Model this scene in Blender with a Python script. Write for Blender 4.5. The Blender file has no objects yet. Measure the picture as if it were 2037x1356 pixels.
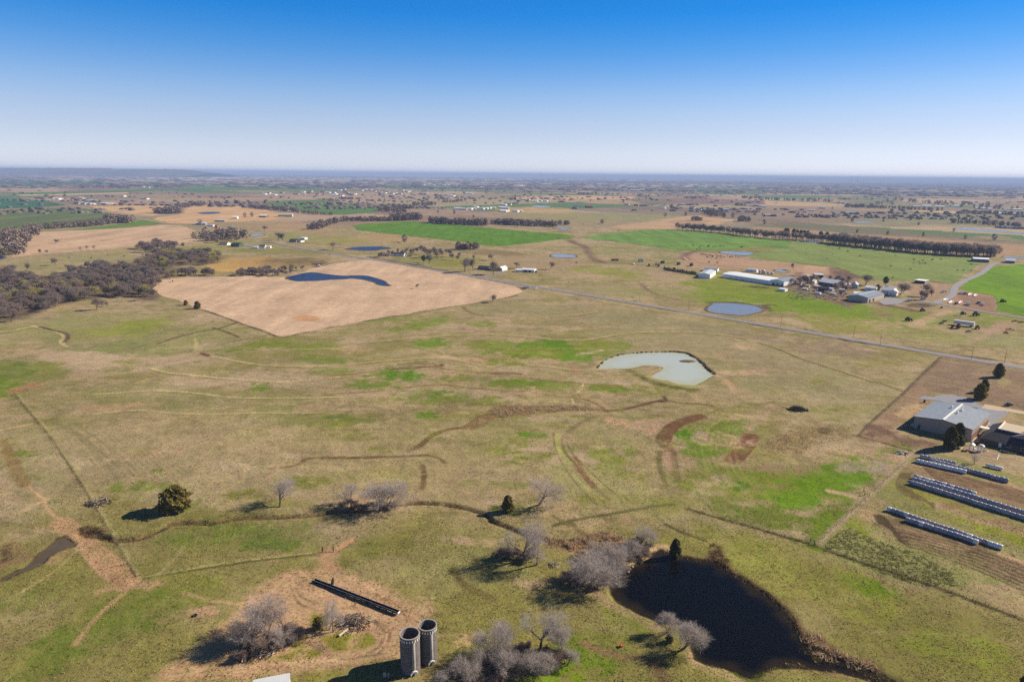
import bpy, math, random
import numpy as np
from mathutils import Vector
random.seed(7)
rng = np.random.default_rng(11)
SC = bpy.context.scene
COL = SC.collection
R = math.radians

# ------------------------------------------------------------------ camera
# a drone 120 m above the plain, 24 mm lens, looking 13.6 degrees down
H = 120.0
F = 1358.0
PITCH = math.atan((678 - 346.5) / F)
ROLL = R(0.59)
cam_d = bpy.data.cameras.new('camera')
cam = bpy.data.objects.new('camera', cam_d)
COL.objects.link(cam)
cam_d.sensor_width = 36.0
cam_d.lens = 36.0 * F / 2037.0
cam_d.clip_start = 0.5
cam_d.clip_end = 250000.0
cam.location = (0, 0, H)
from mathutils import Matrix
cam.rotation_euler = (Matrix.Rotation(math.pi / 2 - PITCH, 4, 'X') @ Matrix.Rotation(ROLL, 4, 'Z')).to_euler()
SC.camera = cam

# ------------------------------------------------------------------ sun and sky
SUN_AZ = R(17)       # from +X towards +Y
SUN_EL = R(30)
sd_ = bpy.data.lights.new('sun', 'SUN')
sd_.energy = 5.0
sd_.angle = R(0.53)
sd_.color = (1.0, 0.90, 0.74)
sun = bpy.data.objects.new('sun', sd_)
COL.objects.link(sun)
sv = Vector((math.cos(SUN_AZ) * math.cos(SUN_EL), math.sin(SUN_AZ) * math.cos(SUN_EL), math.sin(SUN_EL)))
sun.rotation_euler = (-sv).to_track_quat('-Z', 'Y').to_euler()
sun.location = (400, 100, 300)

W = bpy.data.worlds.new('World')
SC.world = W
W.use_nodes = True
nt = W.node_tree
nt.nodes.clear()
out = nt.nodes.new('ShaderNodeOutputWorld')
bg = nt.nodes.new('ShaderNodeBackground')
sky = nt.nodes.new('ShaderNodeTexSky')
sky.sky_type = 'NISHITA'
sky.sun_disc = False
sky.sun_elevation = SUN_EL
sky.sun_rotation = math.pi / 2 - SUN_AZ
sky.altitude = 300
sky.air_density = 1.0
sky.dust_density = 0.3
sky.ozone_density = 2.0
tc = nt.nodes.new('ShaderNodeTexCoord')
sep = nt.nodes.new('ShaderNodeSeparateXYZ')
ramp = nt.nodes.new('ShaderNodeValToRGB')
mul = nt.nodes.new('ShaderNodeMix')
mul.data_type = 'RGBA'
mul.blend_type = 'MULTIPLY'
mul.inputs[0].default_value = 1.0
nt.links.new(tc.outputs['Generated'], sep.inputs[0])
nt.links.new(sep.outputs['Z'], ramp.inputs[0])
gam = nt.nodes.new('ShaderNodeGamma')
gam.inputs[1].default_value = 0.5      # evens the sky out from left to right, as the lens shows it
nt.links.new(sky.outputs[0], gam.inputs[0])
nt.links.new(gam.outputs[0], mul.inputs[6])
nt.links.new(ramp.outputs[0], mul.inputs[7])
nt.links.new(bg.outputs[0], out.inputs[0])
bg.inputs[1].default_value = 0.126
SKY_STOPS = [(0.0, (1.72, 1.86, 2.48)), (0.0059, (1.7, 1.83, 2.42)), (0.0252, (1.55, 1.66, 2.16)), (0.0524, (1.32, 1.44, 1.9)),
             (0.0791, (1.132, 1.339, 1.837)), (0.1054, (0.861, 1.225, 1.843)), (0.131, (0.57, 1.059, 1.826)), (0.1561, (0.33, 0.921, 1.801)),
             (0.1805, (0.174, 0.808, 1.778)), (0.2043, (0.076, 0.721, 1.762)), (0.24, (0.06, 0.64, 1.64)), (0.5, (0.08, 0.25, 0.58)), (1.0, (0.09, 0.15, 0.27))]
up = nt.nodes.new('ShaderNodeVectorMath')
up.operation = 'SCALE'
up.inputs['Scale'].default_value = 2.5
nt.links.new(mul.outputs[2], up.inputs[0])
nt.links.new(up.outputs[0], bg.inputs[0])
el = ramp.color_ramp.elements
while len(el) > 1:
    el.remove(el[-1])
for i, (p, c) in enumerate(SKY_STOPS):
    e = el[0] if i == 0 else el.new(p)
    e.position = p
    e.color = (c[0] / 2.5, c[1] / 2.5, c[2] / 2.5, 1)
SC.view_settings.view_transform = 'Standard'
SC.view_settings.look = 'None'
SC.view_settings.exposure = 0.55
SC.view_settings.gamma = 1.0
SC.view_settings.use_curve_mapping = False
SC.cycles.max_bounces = 5
SC.cycles.diffuse_bounces = 2
SC.cycles.glossy_bounces = 2
SC.cycles.transmission_bounces = 2
SC.cycles.volume_bounces = 0
SC.cycles.transparent_max_bounces = 6
SC.cycles.use_denoising = False

# ------------------------------------------------------------------ pixel -> place
_c, _s = math.cos(ROLL), math.sin(ROLL)
_cp, _sp = math.cos(PITCH), math.sin(PITCH)
def G3(px, py, z=0.0):
    """the point of height z that the photograph shows at pixel px, py; and its depth"""
    x = (px - 1018.5) / F
    y = (678.0 - py) / F
    x, y = _c * x - _s * y, _s * x + _c * y
    d2 = -_sp + y * _cp
    t = (z - H) / min(d2, -1e-4)
    return (x * t, (_cp + y * _sp) * t, t)
def G(px, py, z=0.0):
    a = G3(px, py, z)
    return (a[0], a[1])
def mpp(px, py):
    return G3(px, py)[2] / F
class Zm:
    def __init__(s, ox, oy, k): s.ox, s.oy, s.k = ox, oy, k
    def __call__(s, *pts): return [(s.ox + x / s.k, s.oy + y / s.k) for x, y in pts]
    def p(s, x, y): return (s.ox + x / s.k, s.oy + y / s.k)
Z0 = Zm(0, 320, 3.917); Z1 = Zm(500, 320, 3.917); Z2 = Zm(1000, 320, 3.917); Z3 = Zm(1500, 320, 3.793)
Z4 = Zm(1360, 470, 5.991); Z5 = Zm(1600, 480, 4.661); Z6 = Zm(1640, 700, 5.131); Z7 = Zm(1600, 870, 4.661)
Z8 = Zm(1180, 1030, 3.6375); Z9 = Zm(850, 930, 3.184); Z10 = Zm(480, 1080, 4.85); Z11 = Zm(150, 900, 2.975)
Z12 = Zm(0, 740, 3.081); Z13 = Zm(1140, 660, 5.991); Z14 = Zm(0, 560, 2.9956); Z15 = Zm(640, 560, 2.9956)
Z16 = Zm(1240, 640, 3.39); Z17 = Zm(0, 330, 6.79); Z18 = Zm(660, 460, 4.63); Z19 = Zm(1660, 370, 5.403)
Z20 = Zm(1000, 340, 4.074); Z21 = Zm(1860, 790, 9.684)
P0 = Zm(0, 0, 1)
def world(pts, z=0.0): return [G(x, y, z) for x, y in pts]
def catmull(pts, n=4, closed=False):
    m = len(pts); o = []
    rngi = range(m) if closed else range(m - 1)
    for i in rngi:
        if closed:
            p0, p1, p2, p3 = pts[(i - 1) % m], pts[i], pts[(i + 1) % m], pts[(i + 2) % m]
        else:
            p0, p1, p2, p3 = pts[max(i - 1, 0)], pts[i], pts[i + 1], pts[min(i + 2, m - 1)]
        for k in range(n):
            t = k / n
            o.append(tuple(0.5 * (2 * b + (c - a) * t + (2 * a - 5 * b + 4 * c - d) * t * t + (-a + 3 * b - 3 * c + d) * t ** 3)
                           for a, b, c, d in zip(p0, p1, p2, p3)))
    if not closed: o.append(tuple(pts[-1]))
    return o

# ------------------------------------------------------------------ numbers: noise, distances
_tab = rng.random((256, 256)).astype(np.float64)
def vnoise(x, y):
    xi = np.floor(x).astype(np.int64); yi = np.floor(y).astype(np.int64)
    fx = x - xi; fy = y - yi
    fx = fx * fx * (3 - 2 * fx); fy = fy * fy * (3 - 2 * fy)
    a = _tab[xi & 255, yi & 255]; b = _tab[(xi + 1) & 255, yi & 255]
    c = _tab[xi & 255, (yi + 1) & 255]; d = _tab[(xi + 1) & 255, (yi + 1) & 255]
    return (a * (1 - fx) + b * fx) * (1 - fy) + (c * (1 - fx) + d * fx) * fy
def fbm(x, y, s, oct=4, seed=0):
    x = np.asarray(x, float) / s + seed * 17.3; y = np.asarray(y, float) / s + seed * 9.1
    v = 0; a = 0.5; t = 0
    for i in range(oct):
        v = v + a * vnoise(x, y); t += a
        x = x * 2.03 + 11.7; y = y * 2.03 + 5.3; a *= 0.5
    return v / t
def seg_dist(x, y, pts, closed=False):
    d = np.full(x.shape, 1e18)
    n = len(pts)
    for i in range(n if closed else n - 1):
        ax, ay = pts[i]; bx, by = pts[(i + 1) % n]
        vx, vy = bx - ax, by - ay
        L = vx * vx + vy * vy + 1e-9
        t = np.clip(((x - ax) * vx + (y - ay) * vy) / L, 0, 1)
        dd = (x - ax - t * vx) ** 2 + (y - ay - t * vy) ** 2
        d = np.minimum(d, dd)
    return np.sqrt(d)
def inside(x, y, pts):
    c = np.zeros(x.shape, bool); n = len(pts)
    for i in range(n):
        ax, ay = pts[i]; bx, by = pts[(i + 1) % n]
        if ay == by: continue
        m = ((ay > y) != (by > y)) & (x < (bx - ax) * (y - ay) / (by - ay) + ax)
        c ^= m
    return c
def sdist(x, y, pts):
    d = seg_dist(x, y, pts, True)
    return np.where(inside(x, y, pts), -d, d)
def sstep(a, b, x):
    t = np.clip((x - a) / (b - a), 0, 1)
    return t * t * (3 - 2 * t)
K = (1.17, 1.19, 1.24)
def lin1(c): 
    c = c / 255.0
    return c / 12.92 if c <= 0.04045 else ((c + 0.055) / 1.055) ** 2.4
def L(c, k=None):
    k = K if k is None else k
    if not hasattr(k, '__len__'): k = (k,) * 3
    return tuple(lin1(v) / q for v, q in zip(c, k))

# ------------------------------------------------------------------ objects
def tag(o, label=None, cat=None, group=None, kind=None):
    if label: o['label'] = label
    if cat: o['category'] = cat
    if group: o['group'] = group
    if kind: o['kind'] = kind
    return o
def empty(name, loc, rz=0, label=None, cat=None, group=None, scale=None):
    o = bpy.data.objects.new(name, None)
    o.empty_display_size = 0.5
    COL.objects.link(o)
    o.location = loc if len(loc) == 3 else (loc[0], loc[1], 0)
    o.rotation_euler = (0, 0, rz)
    if scale: o.scale = (scale,) * 3 if not hasattr(scale, '__len__') else scale
    return tag(o, label, cat, group)
def put(name, mesh, parent=None, loc=(0, 0, 0), rz=0, scale=None):
    o = bpy.data.objects.new(name, mesh)
    COL.objects.link(o)
    if parent: o.parent = parent
    o.location = loc if len(loc) == 3 else (loc[0], loc[1], 0)
    o.rotation_euler = (0, 0, rz)
    if scale: o.scale = (scale,) * 3 if not hasattr(scale, '__len__') else scale
    return o
def mesh_np(name, V, Fc, mats, mi=None, smooth=False):
    me = bpy.data.meshes.new(name)
    V = np.asarray(V, np.float32)
    Fc = np.asarray(Fc, np.int32)
    n, k = Fc.shape
    me.vertices.add(len(V)); me.vertices.foreach_set('co', V.ravel())
    me.loops.add(n * k); me.loops.foreach_set('vertex_index', Fc.ravel())
    me.polygons.add(n)
    me.polygons.foreach_set('loop_start', np.arange(0, n * k, k, dtype=np.int32))
    me.polygons.foreach_set('loop_total', np.full(n, k, np.int32))
    if mi is not None: me.polygons.foreach_set('material_index', np.asarray(mi, np.int32))
    if smooth: me.polygons.foreach_set('use_smooth', np.ones(n, bool))
    me.update(calc_edges=True)
    for m in mats: me.materials.append(m)
    return me
class MB:
    def __init__(s): s.v, s.f, s.m, s.cur = [], [], [], 0
    def add(s, vs, fs):
        n = len(s.v); s.v += [tuple(v) for v in vs]
        for f in fs: s.f.append(tuple(i + n for i in f)); s.m.append(s.cur)
    def box(s, x0, y0, z0, x1, y1, z1):
        s.add([(x0, y0, z0), (x1, y0, z0), (x1, y1, z0), (x0, y1, z0), (x0, y0, z1), (x1, y0, z1), (x1, y1, z1), (x0, y1, z1)],
              [(0, 3, 2, 1), (4, 5, 6, 7), (0, 1, 5, 4), (1, 2, 6, 5), (2, 3, 7, 6), (3, 0, 4, 7)])
    def prism(s, poly, x0, x1, axis='x'):
        """poly in the (other, z) plane, pushed along an axis"""
        n = len(poly)
        f = (lambda t, p: (t, p[0], p[1])) if axis == 'x' else (lambda t, p: (p[0], t, p[1]))
        if axis == 'z': f = lambda t, p: (p[0], p[1], t)
        s.add([f(x0, p) for p in poly] + [f(x1, p) for p in poly],
              [tuple(range(n))[::-1], tuple(range(n, 2 * n))] + [(i, (i + 1) % n, n + (i + 1) % n, n + i) for i in range(n)])
    def tube(s, a, b, r0, r1=None, n=6, cap=True):
        r1 = r0 if r1 is None else r1
        a = Vector(a); b = Vector(b); d = (b - a)
        if d.length < 1e-6: return
        d.normalize()
        u = d.orthogonal().normalized(); w = d.cross(u)
        A = [a + (u * math.cos(2 * math.pi * i / n) + w * math.sin(2 * math.pi * i / n)) * r0 for i in range(n)]
        B = [b + (u * math.cos(2 * math.pi * i / n) + w * math.sin(2 * math.pi * i / n)) * r1 for i in range(n)]
        fs = [(i, (i + 1) % n, n + (i + 1) % n, n + i) for i in range(n)]
        if cap: fs += [tuple(range(n))[::-1], tuple(range(n, 2 * n))]
        s.add(A + B, fs)
    def lathe(s, prof, n=20, c=(0, 0)):
        vs = []; fs = []; m = len(prof)
        for r, z in prof:
            for i in range(n):
                a = 2 * math.pi * i / n
                vs.append((c[0] + r * math.cos(a), c[1] + r * math.sin(a), z))
        for j in range(m - 1):
            for i in range(n):
                k = (i + 1) % n
                fs.append((j * n + i, j * n + k, (j + 1) * n + k, (j + 1) * n + i))
        s.add(vs, fs)
    def mesh(s, name, mats, smooth=False):
        me = bpy.data.meshes.new(name)
        me.from_pydata(s.v, [], s.f)
        mats = mats if isinstance(mats, (list, tuple)) else [mats]
        for m in mats: me.materials.append(m)
        if len(mats) > 1: me.polygons.foreach_set('material_index', s.m)
        if smooth: me.polygons.foreach_set('use_smooth', [True] * len(s.f))
        me.update()
        return me
    def build(s, name, mats, parent=None, loc=(0, 0, 0), rz=0, smooth=False):
        return put(name, s.mesh(name, mats, smooth), parent, loc, rz)

# ------------------------------------------------------------------ materials
_M = {}
def nodes(name):
    m = bpy.data.materials.new(name); m.use_nodes = True
    t = m.node_tree; b = t.nodes['Principled BSDF']
    return m, t, b
def N(t, typ, **kw):
    n = t.nodes.new(typ)
    for k, v in kw.items(): setattr(n, k, v)
    return n
def mat(name, rgb, rough=0.85, var=0.25, scale=1.5, metal=0.0, bump=0.0, spec=0.3, stretch=None, k=None, trans=0.0):
    """plain surface: colour broken up by two sizes of noise, in object space"""
    if name in _M: return _M[name]
    m, t, b = nodes(name)
    c = L(rgb, k)
    tc = N(t, 'ShaderNodeTexCoord'); mp = N(t, 'ShaderNodeMapping')
    if stretch: mp.inputs['Scale'].default_value = stretch
    t.links.new(tc.outputs['Object'], mp.inputs[0])
    n1 = N(t, 'ShaderNodeTexNoise'); n1.inputs['Scale'].default_value = scale; n1.inputs['Detail'].default_value = 5
    n1.inputs['Roughness'].default_value = 0.65
    t.links.new(mp.outputs[0], n1.inputs['Vector'])
    mr = N(t, 'ShaderNodeMapRange'); mr.inputs[1].default_value = 0.3; mr.inputs[2].default_value = 0.7
    mr.inputs[3].default_value = 1 - var; mr.inputs[4].default_value = 1 + var
    t.links.new(n1.outputs['Fac'], mr.inputs[0])
    vm = N(t, 'ShaderNodeVectorMath', operation='SCALE'); vm.inputs[0].default_value = c
    t.links.new(mr.outputs[0], vm.inputs['Scale'])
    t.links.new(vm.outputs[0], b.inputs['Base Color'])
    b.inputs['Roughness'].default_value = rough; b.inputs['Metallic'].default_value = metal
    b.inputs['Specular IOR Level'].default_value = spec
    if bump:
        bp = N(t, 'ShaderNodeBump'); bp.inputs['Strength'].default_value = bump; bp.inputs['Distance'].default_value = 0.1
        t.links.new(n1.outputs['Fac'], bp.inputs['Height']); t.links.new(bp.outputs[0], b.inputs['Normal'])
    if trans:       # thin leaves and stems let part of the light through
        tb = N(t, 'ShaderNodeBsdfTranslucent'); t.links.new(vm.outputs[0], tb.inputs[0])
        mx = N(t, 'ShaderNodeMixShader'); mx.inputs[0].default_value = trans
        t.links.new(b.outputs[0], mx.inputs[1]); t.links.new(tb.outputs[0], mx.inputs[2])
        t.links.new(mx.outputs[0], t.nodes['Material Output'].inputs['Surface'])
    _M[name] = m
    return m
def ribbed(name, rgb, pitch=0.6, axis=0, rough=0.45, var=0.12, k=None, metal=0.0):
    """sheet metal or boards: ribs across one axis, streaky wear"""
    if name in _M: return _M[name]
    m = mat(name, rgb, rough, var, 0.35, metal, 0, 0.4, (1, 1, 1), k)
    t = m.node_tree; b = t.nodes['Principled BSDF']
    tc = N(t, 'ShaderNodeTexCoord'); sp = N(t, 'ShaderNodeSeparateXYZ'); t.links.new(tc.outputs['Object'], sp.inputs[0])
    mm = N(t, 'ShaderNodeMath', operation='MULTIPLY'); mm.inputs[1].default_value = 2 * math.pi / pitch
    sn = N(t, 'ShaderNodeMath', operation='SINE'); t.links.new(sp.outputs[axis], mm.inputs[0]); t.links.new(mm.outputs[0], sn.inputs[0])
    pw = N(t, 'ShaderNodeMath', operation='GREATER_THAN'); pw.inputs[1].default_value = 0.75; t.links.new(sn.outputs[0], pw.inputs[0])
    bp = N(t, 'ShaderNodeBump'); bp.inputs['Strength'].default_value = 0.25; bp.inputs['Distance'].default_value = 0.03
    t.links.new(pw.outputs[0], bp.inputs['Height']); t.links.new(bp.outputs[0], b.inputs['Normal'])
    return m
def water(name, rgb, rough=0.08, bump=0.25, scale=1.2, rgb2=None, s2=0.05):
    if name in _M: return _M[name]
    m, t, b = nodes(name)
    tc = N(t, 'ShaderNodeTexCoord')
    n0 = N(t, 'ShaderNodeTexNoise'); n0.inputs['Scale'].default_value = s2; n0.inputs['Detail'].default_value = 4
    t.links.new(tc.outputs['Object'], n0.inputs['Vector'])
    cr = N(t, 'ShaderNodeValToRGB'); cr.color_ramp.elements[0].position = 0.35; cr.color_ramp.elements[1].position = 0.68
    cr.color_ramp.elements[0].color = (*L(rgb), 1); cr.color_ramp.elements[1].color = (*L(rgb2 or rgb), 1)
    t.links.new(n0.outputs['Fac'], cr.inputs[0]); t.links.new(cr.outputs[0], b.inputs['Base Color'])
    b.inputs['Roughness'].default_value = rough; b.inputs['IOR'].default_value = 1.33
    b.inputs['Specular IOR Level'].default_value = 0.5
    n1 = N(t, 'ShaderNodeTexNoise'); n1.inputs['Scale'].default_value = scale; n1.inputs['Detail'].default_value = 3
    mp = N(t, 'ShaderNodeMapping'); mp.inputs['Scale'].default_value = (1, 0.6, 1); mp.inputs['Rotation'].default_value = (0, 0, 0.5)
    t.links.new(tc.outputs['Object'], mp.inputs[0]); t.links.new(mp.outputs[0], n1.inputs['Vector'])
    bp = N(t, 'ShaderNodeBump'); bp.inputs['Strength'].default_value = bump; bp.inputs['Distance'].default_value = 0.3
    t.links.new(n1.outputs['Fac'], bp.inputs['Height']); t.links.new(bp.outputs[0], b.inputs['Normal'])
    _M[name] = m
    return m

# ------------------------------------------------------------------ ponds (outlines on the ground)
POND_NEAR = Z8((570,272),(640,290),(740,305),(850,318),(930,350),(985,400),(1060,440),(1130,485),(1190,525),(1260,570),(1330,630),(1400,700),(1445,780),(1480,860),(1560,930),(1660,985),(1780,1030),(1900,1075),(2037,1130),(2250,1215),(2200,1260),(2000,1180),(1880,1135),(1700,1105),(1500,1085),(1300,1085),(1190,1135),(1090,1152),(1000,1110),(930,1082),(830,1062),(765,1035),(738,990),(725,930),(742,850),(690,800),(600,770),(500,768),(430,735),(350,705),(280,660),(215,630),(165,595),(130,530),(140,470),(185,415),(240,378),(320,345),(395,315),(430,268),(500,238))
POND_MILKY = Z13((285,432),(330,385),(400,335),(470,302),(560,275),(690,262),(850,247),(1020,243),(1180,238),(1300,248),(1380,266),(1440,300),(1530,365),(1590,430),(1640,470),(1686,502),(1600,560),(1510,605),(1440,630),(1370,632),(1280,620),(1200,600),(1110,578),(1000,555),(945,528),(985,495),(1040,468),(1075,435),(1050,410),(960,398),(850,400),(760,415),(650,435),(500,437),(380,440))
ISLAND = Z13((1275,352),(1300,338),(1360,333),(1420,340),(1450,352),(1400,364),(1330,363))
POND_SMALL = Z12((385,1010),(410,1022),(445,1045),(455,1065),(420,1078),(370,1092),(320,1112),(285,1150),(250,1178),(200,1200),(150,1218),(80,1250),(20,1280),(10,1268),(70,1235),(140,1205),(190,1178),(235,1130),(280,1090),(330,1045))
W_NEAR = world(catmull(POND_NEAR, 3, True), -0.5)
W_MILKY = world(catmull(POND_MILKY, 3, True), -0.4)
W_ISL = world(catmull(ISLAND, 3, True), -0.4)
W_SMALL = world(catmull(POND_SMALL, 3, True), -0.3)
GULLIES = [  # (points, half width m, depth m)
    (Z12((1290,930),(1180,925),(1050,930),(1000,955),(900,1000),(820,1022),(700,1025),(640,1010),(560,985),(500,980)), 1.3, 0.9),
    (P0((416,1043),(470,1032),(540,1030),(640,1022),(760,1006),(830,998),(905,1006),(965,1022),(975,1035),(1000,1045),(1060,1068),(1120,1082)), 1.1, 0.9),
]
GW = [(world(catmull(p, 3)), w, d) for p, w, d in GULLIES]
def _near(x, y, pts, m):
    xs = [p[0] for p in pts]; ys = [p[1] for p in pts]
    return (x > min(xs) - m) & (x < max(xs) + m) & (y > min(ys) - m) & (y < max(ys) + m)
def height(x, y):
    x = np.atleast_1d(np.asarray(x, float)); y = np.atleast_1d(np.asarray(y, float))
    h = np.zeros(x.shape)
    r = np.hypot(x, y)
    roll = (fbm(x, y, 45, 3, 3) - 0.5) * 1.2
    h += roll * sstep(700, 350, r)
    h += (fbm(x, y, 3.0, 3, 8) - 0.5) * 0.25 * sstep(600, 300, r)
    def basin(poly, lvl, deep, rim, shelf=None):
        nonlocal h
        m = _near(x, y, poly, 14)
        if not m.any(): return
        xx, yy = x[m], y[m]
        s = sdist(xx, yy, poly) + (fbm(xx, yy, 2.2, 3, 5) - 0.5) * 1.6
        out_h = h[m] * sstep(3, 14, s) + (lvl) * sstep(rim, 0.0, s)
        inn = lvl - np.minimum(-s * 0.45, deep)
        if shelf is not None: inn = shelf(xx, yy, s, inn)
        h[m] = np.where(s > 0, out_h, inn)
    def shelf(xx, yy, s, inn):
        # the far right arm of the pond is silted up: mud and weed stand out of the water
        gx, gy = G(1500, 1335, -0.5)
        k = sstep(gx - 14, gx + 22, xx) * sstep(gy + 22, gy + 6, yy)
        lump = (fbm(xx, yy, 2.5, 3, 21) - 0.56) * 1.5
        return inn * (1 - k) + (-0.5 + lump) * k
    basin(W_NEAR, -0.5, 2.2, 1.6, shelf)
    basin(W_MILKY, -0.4, 1.8, 2.2)
    basin(W_SMALL, -0.3, 1.2, 1.2)
    m = _near(x, y, W_ISL, 3)
    if m.any():
        s = sdist(x[m], y[m], W_ISL)
        h[m] = np.where(s < 1, -0.4 + 0.35 * sstep(1, -1.5, s) + (fbm(x[m], y[m], 1.5, 2, 2) - .5) * .3, h[m])
    for pts, w, d in GW:
        m = _near(x, y, pts, 6)
        if m.any():
            q = seg_dist(x[m], y[m], pts)
            wob = 0.6 + 0.9 * fbm(x[m], y[m], 6, 2, 4)
            h[m] -= d * wob * sstep(w * 1.6, w * 0.3, q)
    return h
def GH(px, py):
    x, y = G(px, py)
    return (x, y, float(height(x, y)[0]))

# ------------------------------------------------------------------ ground sheet
# one sheet to the horizon, its cells growing with distance from the place the photo shows
na = 1010
ang_in = np.linspace(R(-42), R(42), na)
ang_out = np.linspace(R(42), R(318), 60)[1:-1]
ang = np.concatenate([ang_in, ang_out])
dep = np.concatenate([np.linspace(R(46), R(22.0), 260), np.linspace(R(22.0), R(4.0), 330)[1:], np.linspace(R(4.0), R(1.0), 60)[1:], np.linspace(R(1.0), R(0.1), 26)[1:]])
rad = np.concatenate([[20, 60, 95], H / np.tan(dep)])
nr = len(rad); nA = len(ang)
A2, R2 = np.meshgrid(ang, rad)
X = (R2 * np.sin(A2)).ravel(); Y = (R2 * np.cos(A2)).ravel()
RR = np.hypot(X, Y)

# colours, as sunlit in the photograph (sRGB); L() turns them into albedos
TANP = (176, 153, 120); OLV = (152, 139, 94); OLD = (130, 120, 76); GRN = (118, 136, 58); BRT = (112, 152, 34)
DIRT = (196, 158, 124); RED = (150, 98, 64); BRN = (112, 94, 72); PINK = (188, 164, 140); DARK = (84, 78, 52)
PALE = (182, 176, 122); DRYG = (166, 149, 108)
def cl(c):
    if c[1] > c[0] + 18: c = (c[0] + 4, c[1] - 10, c[2] - 4 if c[2] > 30 else c[2])
    elif c[1] > c[0] and c[0] > 90: c = (c[0] + 8, c[1] - 3, max(c[2] - 6, 0))
    if c[0] > c[1] * 1.3: m_ = sum(c) / 3; c = tuple(m_ + (v - m_) * .72 for v in c)
    return np.array(L(c))
def mixc(a, b, t): return a * (1 - t[:, None]) + b * t[:, None]
n1 = fbm(X, Y, 70, 3, 1); n2 = fbm(X, Y, 16, 4, 2); n3 = fbm(X * 0.7, Y, 4, 3, 6)
C = mixc(np.broadcast_to(cl(DRYG), (len(X), 3)).copy(), cl(OLV), sstep(0.48, 0.66, n1) * .8)
C = mixc(C, cl(TANP), sstep(0.45, 0.60, n2) * 0.75)
C = mixc(C, cl(OLD), sstep(0.50, 0.66, n3) * 0.5)
C = mixc(C, cl(PINK), sstep(0.56, 0.70, fbm(X * .6, Y, 22, 4, 14)) * 0.5)
C = mixc(C, cl((118, 126, 58)), sstep(0.58, 0.72, fbm(X * .5, Y, 34, 4, 15)) * 0.5)
# far farmland: sections of land squared to the main road
_a = G(1020, 566.4); _b = G(2000, 727)
RD = math.atan2(_b[1] - _a[1], _b[0] - _a[0])
cu, su = math.cos(RD), math.sin(RD)
U = X * cu + Y * su; V = -X * su + Y * cu
def hsh(i, j, k): 
    return np.modf(np.abs(np.sin(i * 127.1 + j * 311.7 + k * 74.7) * 43758.5453))[0]
def patchwork(U, V, size, k):
    i = np.floor(U / size); j = np.floor(V / size)
    fu = U / size - i; fv = V / size - j
    h0 = hsh(i, j, k)
    su_ = np.where(h0 < 0.35, np.floor(fu * 2), np.where(h0 > 0.75, np.floor(fu * 2), 0))
    sv_ = np.where(h0 < 0.35, np.floor(fv * 2), np.where((h0 >= 0.35) & (h0 < 0.6), np.floor(fv * 3), 0))
    return hsh(i * 2 + su_, j * 3 + sv_, k + 3)
hq = patchwork(U, V, 800.0, 1)
pal = [(172, 146, 122), (150, 126, 108), (186, 160, 130), (140, 132, 98), (160, 140, 112), (136, 116, 104), (96, 124, 74), (150, 140, 104), (176, 152, 128), (112, 128, 84), (144, 128, 108), (166, 150, 118)]
P_ = np.array([L(c) for c in pal])
far = P_[np.minimum((hq * len(pal)).astype(int), len(pal) - 1)]
far = far * (0.86 + 0.3 * fbm(X, Y, 220, 4, 9))[:, None]
wood = sstep(0.48, 0.58, fbm(X, Y * 2.5, 2200, 4, 12) + sstep(6000, 20000, RR) * 0.14) * sstep(3500, 8000, RR)
far = mixc(far, cl((96, 90, 92)), wood * 0.6)
big = fbm(X, Y * .8, 5200, 4, 19)
far = mixc(far, cl((204, 186, 166)), sstep(.54, .60, big) * sstep(6000, 11000, RR) * .75)
far = mixc(far, cl((70, 74, 84)), sstep(.50, .44, big) * sstep(5000, 10000, RR) * .75)
C = mixc(C, far, sstep(1500, 1800, RR))
GR = np.ones(len(X))      # how tufted the surface is
front = (Y > 0)

def sel(pts, m):
    return np.nonzero(_near(X, Y, pts, m) & front)[0]
def lay(idx, a, c, gr=None):
    a = np.clip(a, 0, 1)
    C[idx] = C[idx] * (1 - a[:, None]) + cl(c) * a[:, None]
    if gr is not None: GR[idx] = GR[idx] * (1 - a) + gr * a
def poly(pts, c, soft=1.5, alpha=1.0, wob=0.0, ws=6.0, mot=0.0, ms=8.0, gr=None, sm=True):
    w = world(catmull(pts, 3, True) if sm else pts)
    idx = sel(w, soft + wob + 2)
    if not len(idx): return
    s = sdist(X[idx], Y[idx], w)
    if wob: s = s + (fbm(X[idx], Y[idx], ws, 4, 31) - 0.5) * 2 * wob
    a = sstep(soft, -soft, s) * alpha
    if mot: a = a * (1 - mot + mot * 2 * sstep(0.35, 0.65, fbm(X[idx], Y[idx], ms, 4, 37)))
    lay(idx, a, c, gr)
def line(pts, c, w=0.6, alpha=1.0, soft=0.5, brk=0.0, bs=8.0, wob=0.0, gr=None, sm=True):
    p = world(catmull(pts, 3) if sm else pts)
    idx = sel(p, w + soft + wob + 5)
    if not len(idx): return
    s = seg_dist(X[idx], Y[idx], p)
    if wob: s = s + (fbm(X[idx], Y[idx], 3, 3, 41) - 0.5) * 1.2 * wob
    rr_ = RR[idx]; we = np.maximum(w, 0.55 * 0.00095 * (rr_ * rr_ + H * H) / H)      # never thinner than the sheet's cells there
    a = np.clip((we + soft - s) / (2 * np.minimum(soft, we)), 0, 1) * min(alpha * 1.2, 1)
    if brk: a = a * (1 - brk + brk * 2 * sstep(0.35, 0.65, fbm(X[idx], Y[idx], bs, 3, 43)))
    lay(idx, a, c, gr)
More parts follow.
